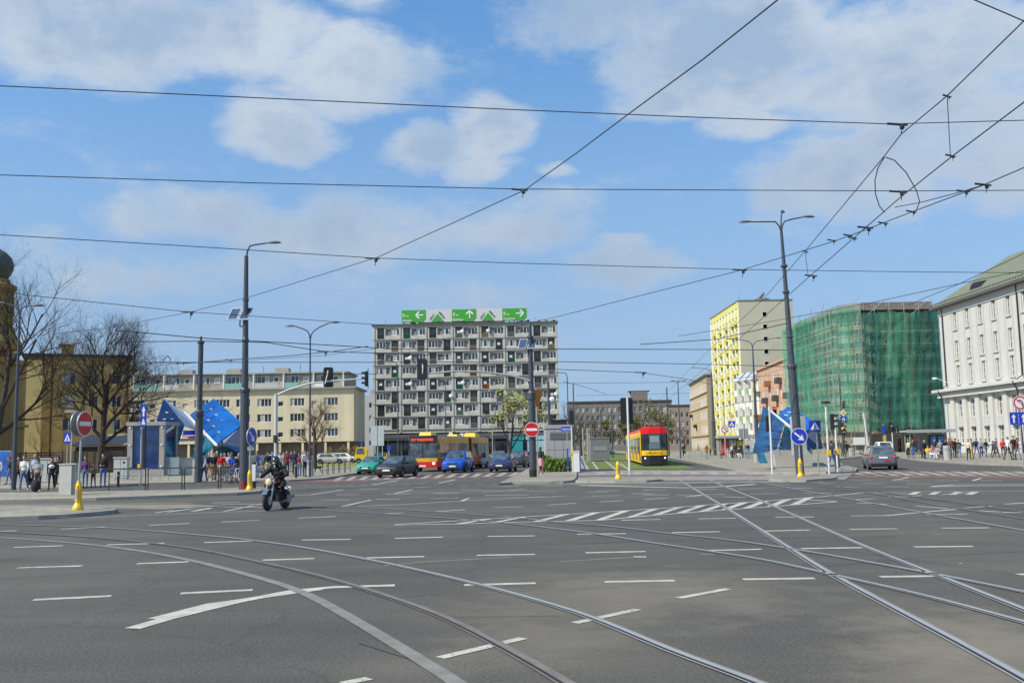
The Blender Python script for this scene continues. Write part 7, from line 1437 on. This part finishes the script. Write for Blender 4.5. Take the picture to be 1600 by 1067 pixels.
# dog
p = gpt(497, 737.5); T = thing('dog', 'small black dog standing on the pale plaza left of the green car', 'dog', (p[0], p[1], .12)); b = MB()
for a, q, r1, r2 in [((-.26, 0, .40), (.22, 0, .42), .12, .09), ((-.30, 0, .46), (-.42, 0, .56), .075, .07), ((-.42, 0, .56), (-.56, 0, .52), .065, .035), ((.24, 0, .45), (.42, 0, .58), .03, .015)]: b.tube([a, V3(a).lerp(V3(q), .5), q], [r1, (r1+r2)/2, r2], 10); b.ell(a, (r1, r1, r1), 10, 6); b.ell(q, (r2, r2, r2), 10, 6)
for x, kx, ax in ((-.24, -.23, -.25), (.2, .13, .25)):
    for y in (-.07, .07): b.tube([(x, y, .38), (kx, y, .24), (ax, y, .13), (ax-.01, y, .03)], [.06, .038, .025, .022], 8); b.ell((ax-.03, y, .025), (.04, .025, .025), 8, 5)
for y in (-.045, .045): b.ell((-.42, y, .63), (.025, .015, .045), 6, 5)
me = b.mesh('t', [cloth('black')]); o = bpy.data.objects.new('t', me); COL.objects.link(o); md = o.modifiers.new('r', 'REMESH'); md.mode = 'VOXEL'; md.voxel_size = .012; bpy.context.view_layer.update(); m2 = bpy.data.meshes.new_from_object(o.evaluated_get(bpy.context.evaluated_depsgraph_get())); bpy.data.objects.remove(o); link('body', m2, T)
# bicycles
def bicycle(label, base, rz, m):
    T = thing('bicycle', label, 'bicycle', base, rz, group='bicycles of the group by the railing')
    for y in (-.52, .52):
        c = MB(); pts = [(0, .33*math.cos(a), .33*math.sin(a)) for a in [k*2*math.pi/18 for k in range(19)]]; c.tube(pts, .018, 5, caps=False); w = c.build('wheel', M_TYRE, T, (0, y, .35)); c = MB()
        for k in range(8): a = k*math.pi/4; c.tube([(0, 0, 0), (0, .32*math.cos(a), .32*math.sin(a))], .004, 3)
        c.build('spokes', M_RIM, w)
    c = MB(); bb = (0, .08, .3); st = (0, .22, .82); hd = (0, -.36, .84); c.tube([bb, st], .018, 6); c.tube([bb, hd], .02, 6); c.tube([(0, .2, .74), hd], .017, 6); c.tube([(0, .52, .35), bb], .012, 5); c.tube([(0, .52, .35), (0, .2, .74)], .012, 5); c.tube([(0, -.52, .35), hd, (0, -.34, .95)], .016, 5); c.build('frame', m, T)
    c = MB(); c.ell((0, .24, .88), (.07, .13, .03), 8, 5); c.build('saddle', M_BLACK, T); c = MB(); c.tube([(-.28, -.3, .98), (-.1, -.36, .98), (.1, -.36, .98), (.28, -.3, .98)], .014, 5); c.build('handlebar', M_BLACK, T); c = MB(); c.lathe([(.09, -.01), (.09, .01)], bb, 12, 'x'); c.tube([(-.08, .08, .3), (-.08, .16, .16)], .012, 4); c.tube([(.08, .08, .3), (.08, 0, .44)], .012, 4); c.build('pedal_crank', M_RIM, T)
for i, (x, y, rz, m, lb) in enumerate([(330, 752, 1.2, 'red', 'bicycle between the leaning person and the black t-shirt'), (349, 752.5, .9, 'black', 'bicycle right of the man in the red t-shirt'), (361, 752.3, 1.1, 'blue', 'bicycle in front of the boy in bright blue'), (371, 752.5, .8, 'white', 'bicycle nearest the tall black lamp post'), (408, 747, 1.3, 'grey', 'bicycle held by the person in light blue leaning over')]): bicycle(lb, gpt(x, y), rz, paint('bike_'+m, CL[m]))
# ================================================================== MOTORCYCLE AND RIDER
fp = G(420, 798.3); rp_ = G(443.5, 793); mid = (fp+rp_)/2; hdg = math.atan2((rp_-fp).y, (rp_-fp).x)-math.pi/2
T = thing('motorcycle', 'dark naked motorcycle with a round pale headlight crossing the junction', 'motorcycle', (mid.x, mid.y, 0), hdg)
T.rotation_euler = (0, 0, hdg-.12)
for y, w in ((-.72, .12), (.70, .17)):
    c = MB(); r = .315; c.lathe([(r*.76, -w/2), (r*.93, -w*.45), (r, -w*.2), (r, w*.2), (r*.93, w*.45), (r*.76, w/2)], n=28, axis='x'); wh_ = c.build('wheel', M_TYRE, T, (0, y, r), smooth=True)
    c = MB(); c.lathe([(r*.77, -w*.35), (r*.70, 0), (r*.77, w*.35)], n=28, axis='x', caps=False); c.lathe([(.05, -w*.6), (.05, w*.6)], n=10, axis='x')
    for k in range(5): a = k*2*math.pi/5; c.tube([(0, 0, 0), (0, r*.74*math.cos(a), r*.74*math.sin(a))], .018, 5)
    c.build('rim', M_RIM, wh_); c = MB(); c.lathe([(.14, w*.62), (.14, w*.68)], n=18, axis='x'); c.build('brake_disc', M_GALV, wh_)
c = MB()
for s in (-1, 1): c.tube([(s*.1, -.72, .315), (s*.1, -.56, .70), (s*.1, -.46, .98)], [.034, .03, .024], 8)
c.build('fork', mat('chrome', (.50, .49, .47), rough=.3, metal=.5, var=.03), T)
c = MB()
for k in range(8): a0 = R_(35+k*13); a1 = R_(35+(k+1)*13); c.hexa([(-.08, -.72-.36*math.cos(a0), .315+.36*math.sin(a0)), (.08, -.72-.36*math.cos(a0), .315+.36*math.sin(a0)), (.08, -.72-.36*math.cos(a1), .315+.36*math.sin(a1)), (-.08, -.72-.36*math.cos(a1), .315+.36*math.sin(a1)), (-.08, -.72-.345*math.cos(a0), .315+.345*math.sin(a0)), (.08, -.72-.345*math.cos(a0), .315+.345*math.sin(a0)), (.08, -.72-.345*math.cos(a1), .315+.345*math.sin(a1)), (-.08, -.72-.345*math.cos(a1), .315+.345*math.sin(a1))])
c.build('front_fender', mat('blue_grey_paint', (.10, .14, .19), rough=.3, var=.05, coat=.6), T)
c = MB(); c.ell((0, -.60, .90), (.115, .10, .12), 16, 10); hl_ = c.build('headlight', MATS['chrome'], T, smooth=True); c = MB(); c.ell((0, -.665, .90), (.10, .05, .105), 16, 8); c.build('headlight_lens', mat('pale_yellow_lens', (.70, .62, .38), rough=.1, var=0, emit=.15), hl_, smooth=True)
c = MB(); c.tube([(-.40, -.34, 1.03), (-.22, -.42, 1.06), (-.08, -.47, 1.0), (.08, -.47, 1.0), (.22, -.42, 1.06), (.40, -.34, 1.03)], .016, 6); c.tube([(-.41, -.33, 1.03), (-.29, -.39, 1.04)], .024, 6); c.tube([(.41, -.33, 1.03), (.29, -.39, 1.04)], .024, 6); c.build('handlebar', M_BLACK, T)
c = MB(); c.ell((0, -.12, .86), (.16, .32, .15), 14, 9); c.build('fuel_tank', paint('dark_red_paint', (.10, .012, .02)), T, smooth=True)
c = MB(); c.ell((0, .40, .80), (.14, .38, .07), 12, 8); c.build('seat', M_TRIM, T, smooth=True)
c = MB(); c.box(-.16, .16, -.32, .22, .30, .66); c.lathe([(.17, -.2), (.17, .2)], (0, .1, .42), 14, 'x'); c.lathe([(.1, 0), (.1, .25)], (0, -.3, .5), 10, 'y')
for k in range(5): c.box(-.18, .18, -.36, -.05, .46+k*.045, .475+k*.045)
en = c.build('engine', mat('engine_metal', (.10, .08, .08), rough=.4, metal=.6, var=.3), T); md = en.modifiers.new('b', 'BEVEL'); md.width = .02
c = MB(); c.box(-.14, .14, -.42, -.36, .50, .78); c.build('radiator', M_TRIM, T, fix=False)
c = MB(); c.tube([(0, -.42, .95), (0, -.2, .72), (0, .3, .66), (0, .7, .72)], .03, 6); c.tube([(-.09, .2, .4), (-.09, .7, .315)], .035, 6); c.tube([(.11, .2, .4), (.11, .7, .315)], .03, 6); c.build('frame', M_TRIM, T)
c = MB(); c.tube([(.12, -.34, .5), (.15, -.36, .3), (.17, 0, .22), (.2, .35, .28), (.23, .85, .40)], [.022, .022, .028, .05, .055], 8); c.build('exhaust', mat('dull_exhaust', (.25, .24, .23), rough=.4, metal=.5, var=.1), T)
for s in (-1, 1):
    c = MB(); c.tube([(s*.25, -.42, 1.06), (s*.32, -.46, 1.2)], .008, 5); c.ell((s*.34, -.46, 1.23), (.06, .02, .035), 10, 6); c.build('mirror', M_TRIM, T); c = MB(); c.ell((s*.17, -.55, .88), (.035, .035, .03), 8, 5); c.build('indicator', mat('amber_lens', (.6, .2, .01), rough=.2, var=0), T)
c = MB(); c.box(-.1, .1, .95, .97, .55, .7); c.tube([(0, .75, .75), (0, .98, .62)], .03, 5); c.build('number_plate', M_PLATE, T)
RT = person('motorcyclist in black jacket and black helmet leaning slightly forward', (mid.x, mid.y, 0), 'ride', 'black', 'black', None, hdg-.12, 1.80, shoes='black', cat='rider')
for ch in [o for o in bpy.data.objects if o.parent == RT and o.name.startswith('body')]: ch.material_slots[0].material = cloth('black')
c = MB(); hd = V3(RIDE['head']); c.ell(hd+V3((0, .0, .02)), (.135, .155, .15), 18, 12); h_ = c.build('helmet', mat('black_helmet', (.015, .015, .017), rough=.2, var=0, coat=.8), RT, smooth=True)
c = MB(); c.ell(hd+V3((0, -.06, .02)), (.115, .105, .055), 16, 8); c.build('visor', mat('visor', (.06, .065, .07), rough=.08, var=0, coat=1), h_, smooth=True)
c = MB(); c.ell(hd+V3((0, -.105, -.055)), (.07, .05, .05), 12, 8); c.build('chin', SKIN, RT, smooth=True)
# ================================================================== OVERHEAD WIRES
def H(x, y, z): return G(x, y, z)
def wire(label, pts, r=.009, ins=(), group='overhead tram wires'):
    """pts (x, y, height): every span hangs at its real height"""
    T = thing('overhead_wire', label, 'wire', (0, 0, 0), group=group)
    P = [H(*p) for p in pts]; c = MB(); Q = []
    for i in range(len(P)-1):
        L_ = (P[i+1]-P[i]).length; n = max(2, int(L_/2))
        for k in range(n): t = k/n; Q.append(P[i].lerp(P[i+1], t))
    Q.append(P[-1]); c.tube(Q, r, 5); c.build('cable', M_WIRE, T, fix=False)
    for (x, y, z, s) in ins:
        q = H(x, y, z); k = .8 if s < 0 else .8; s = abs(s)*.66; c = MB()
        c.tube([q+V3((-.26*s, 0, .02)), q+V3((.26*s, 0, -.01))], [.02*s+.008, .03*s], 6); c.lathe([(.045*s, -.12*s), (.07*s, -.09*s), (.05*s, -.06*s), (.07*s, -.03*s), (.05*s, 0)], (q.x+.12*s, q.y, q.z), 8); c.tube([q+V3((.12*s, 0, -.1*s)), q+V3((.08*s, 0, -.26*s))], .015*s, 5); c.build('insulator', M_WIRE, T)
    return T
wire('top span wire crossing the whole sky from left to right', [(-60, 131, 7.2), (0, 134.5, 7.2), (400, 153, 7.2), (800, 171.5, 7.2), (1100, 184, 7.2), (1390, 194, 7.2), (1480, 191.5, 7.2), (1680, 186, 7.2)], .0085, [(1402, 195, 7.15, 1.0)])
wire('second span wire crossing the sky below the top one', [(-60, 272, 6.8), (0, 273.5, 6.8), (400, 286, 6.8), (810, 295.5, 6.8), (1200, 297.5, 6.8), (1410, 298.5, 6.8), (1680, 297, 6.8)], .009, [(812, 297, 6.75, .9), (1403, 300, 6.75, 1.0), (1505, 299, 6.75, .8)])
wire('third span wire crossing behind both tall lamp posts', [(-60, 363, 7.2), (0, 367, 7.2), (300, 385, 7.2), (580, 403, 7.2), (800, 411, 7.2), (1150, 421, 7.2), (1400, 424.5, 7.2), (1680, 427, 7.2)], .0105, [(582, 404, 7.15, 1.2), (1156, 422, 7.15, 1.3)])
wire('fourth span wire descending from the left towards the concrete block', [(-60, 448, 7.2), (60, 463, 7.2), (290, 487, 7.2), (440, 497, 7.2), (600, 508, 7.2)], .012, [(294, 487.5, 7.15, 1.5)])
wire('long diagonal contact wire from the top centre down to the left', [(1290, -60, 5.6), (1218, -2, 5.6), (1100, 92, 5.6), (980, 180, 5.6), (900, 240, 5.6), (820, 297, 5.6), (700, 352, 5.6), (590, 402, 5.6), (400, 461, 5.6), (295, 488, 5.6), (170, 512, 5.6), (60, 524, 5.6), (-40, 528, 5.6)], .0075)
wire('steep contact wire from the top right corner through the curved jumper', [(1680, -50, 5.9), (1595, 38, 5.9), (1480, 150, 5.9), (1408, 210, 5.9), (1382, 244, 5.9), (1260, 390, 5.9), (1195, 465, 5.9), (1110, 545, 5.9), (1030, 625, 5.9)], .0075)
wire('contact wire rising from the tallest lamp post to the right edge', [(1700, 75, 5.6), (1600, 160, 5.6), (1487, 245, 5.6), (1405, 310, 5.6), (1350, 358, 5.6), (1265, 432, 5.6), (1171, 515, 5.6), (1113, 566, 5.6), (1060, 610, 5.6), (1005, 655, 5.6)], .0085, [(1267, 431, 5.6, .8), (1352, 356, 5.6, .8), (1332, 372, 5.6, .5)])
wire('long flat contact wire from the right edge to the roof of the concrete block', [(1700, 216, 5.6), (1600, 262, 5.6), (1535, 290, 5.6), (1420, 333, 5.6), (1350, 360, 5.6), (1300, 378, 5.6), (1155, 423, 5.6), (1000, 462, 5.6), (870, 495, 5.6), (780, 515, 5.6), (660, 535, 5.6), (500, 556, 5.6), (250, 570, 5.6)], .0085, [(1300, 376, 5.6, .5), (1325, 368, 5.6, .5), (1380, 349, 5.6, .5), (1424, 331, 5.6, .5), (1536, 289, 5.6, .7)])
wire('short branch wire joining two contact wires near the curved jumper', [(1398, 324, 5.6), (1440, 316, 5.6), (1505, 299, 5.6), (1540, 288, 5.6)], .0075)
wire('thin vertical dropper between two contact wires at the upper right', [(1480, 150, 5.9), (1482, 190, 5.75), (1485, 245, 5.6)], .005, [(1480, 151, 5.9, .3), (1485.5, 244, 5.6, .4)])
wire('thin vertical dropper right of the tallest lamp post', [(1258, 392, 5.9), (1260, 410, 5.75), (1263, 434, 5.6)], .006, [(1258, 393, 5.9, .4)])
wire('curved electrical jumper loop hanging between contact wires', [(1382, 246, 5.9), (1372, 262, 5.85), (1367, 282, 5.8), (1368, 304, 5.7), (1374, 322, 5.65), (1382, 332, 5.6)], .008)
wire('second curved jumper loop forming the right side of the teardrop', [(1384, 246, 5.9), (1398, 251, 5.88), (1416, 270, 5.8), (1432, 298, 5.7), (1437, 316, 5.65), (1432, 328, 5.62), (1424, 332, 5.6)], .008)
wire('short corner wire at the very top right', [(1480, -18, 7.5), (1620, 42, 7.5)], .009)
wire('faint wire rising over the netted building to the right', [(1060, 525, 7.5), (1200, 503, 7.5), (1357, 474, 7.5), (1500, 443, 7.5), (1640, 415, 7.5)], .013)
wire('wire from the netted building roof to the right edge', [(1420, 476, 7.5), (1500, 443, 7.5), (1600, 396, 7.5), (1680, 355, 7.5)], .012)
far = [([(180, 516), (311, 528), (364, 531), (600, 544)], 'sagging wire pair upper strand left of the concrete block'), ([(180, 534), (316, 533), (416, 535), (505, 549), (600, 552), (700, 556)], 'sagging wire pair lower strand left of the concrete block'),
       ([(60, 560), (238, 566), (380, 566), (600, 566)], 'level wire just above the cream attic'), ([(0, 586), (250, 586), (600, 584)], 'level wire across the cream attic windows'), ([(600, 545), (800, 545), (1100, 546), (1230, 547)], 'level wire right of the concrete block at mid height'),
       ([(580, 566), (872, 565), (1100, 569), (1240, 573)], 'wire crossing behind the median mast above the kiosk'), ([(700, 570), (872, 577), (1001, 582), (1071, 592), (1110, 600)], 'sagging wire with an insulator above the tramway'), ([(870, 599), (1067, 597), (1225, 585)], 'thin lower wire over the avenue'),
       ([(880, 596), (906, 602), (948, 616)], 'short slanting wire above the leafless trees'), ([(900, 618), (1000, 616), (1080, 614)], 'lowest thin wire before the distant slab building'), ([(1000, 538), (1120, 530), (1230, 505)], 'wire in front of the yellow tower windows')]
for pts, lb in far: wire(lb, [(x, y, 6.6) for x, y in pts], .019 if 'thin' not in lb else .014, [(1001, 582, 6.6, 2.2)] if 'insulator' in lb else [(505, 549, 6.6, 1.6)] if 'lower strand' in lb else ())
wire('wire with several clamps near the left black tramway pole', [(225, 566, 6.2), (260, 566.5, 6.2), (300, 567, 6.2), (358, 562, 6.2), (450, 556, 6.2), (520, 549, 6.2), (575, 541, 6.2)], .018, [(232, 566, 6.2, 1.2), (275, 567, 6.2, .8), (285, 567, 6.2, .8), (358, 562, 6.2, 1)])
wire('small arched jumper over the cream attic left of the pole', [(255, 566, 6.2), (258, 559, 6.4), (262, 556, 6.5), (266, 560, 6.4), (266, 566, 6.2)], .02)
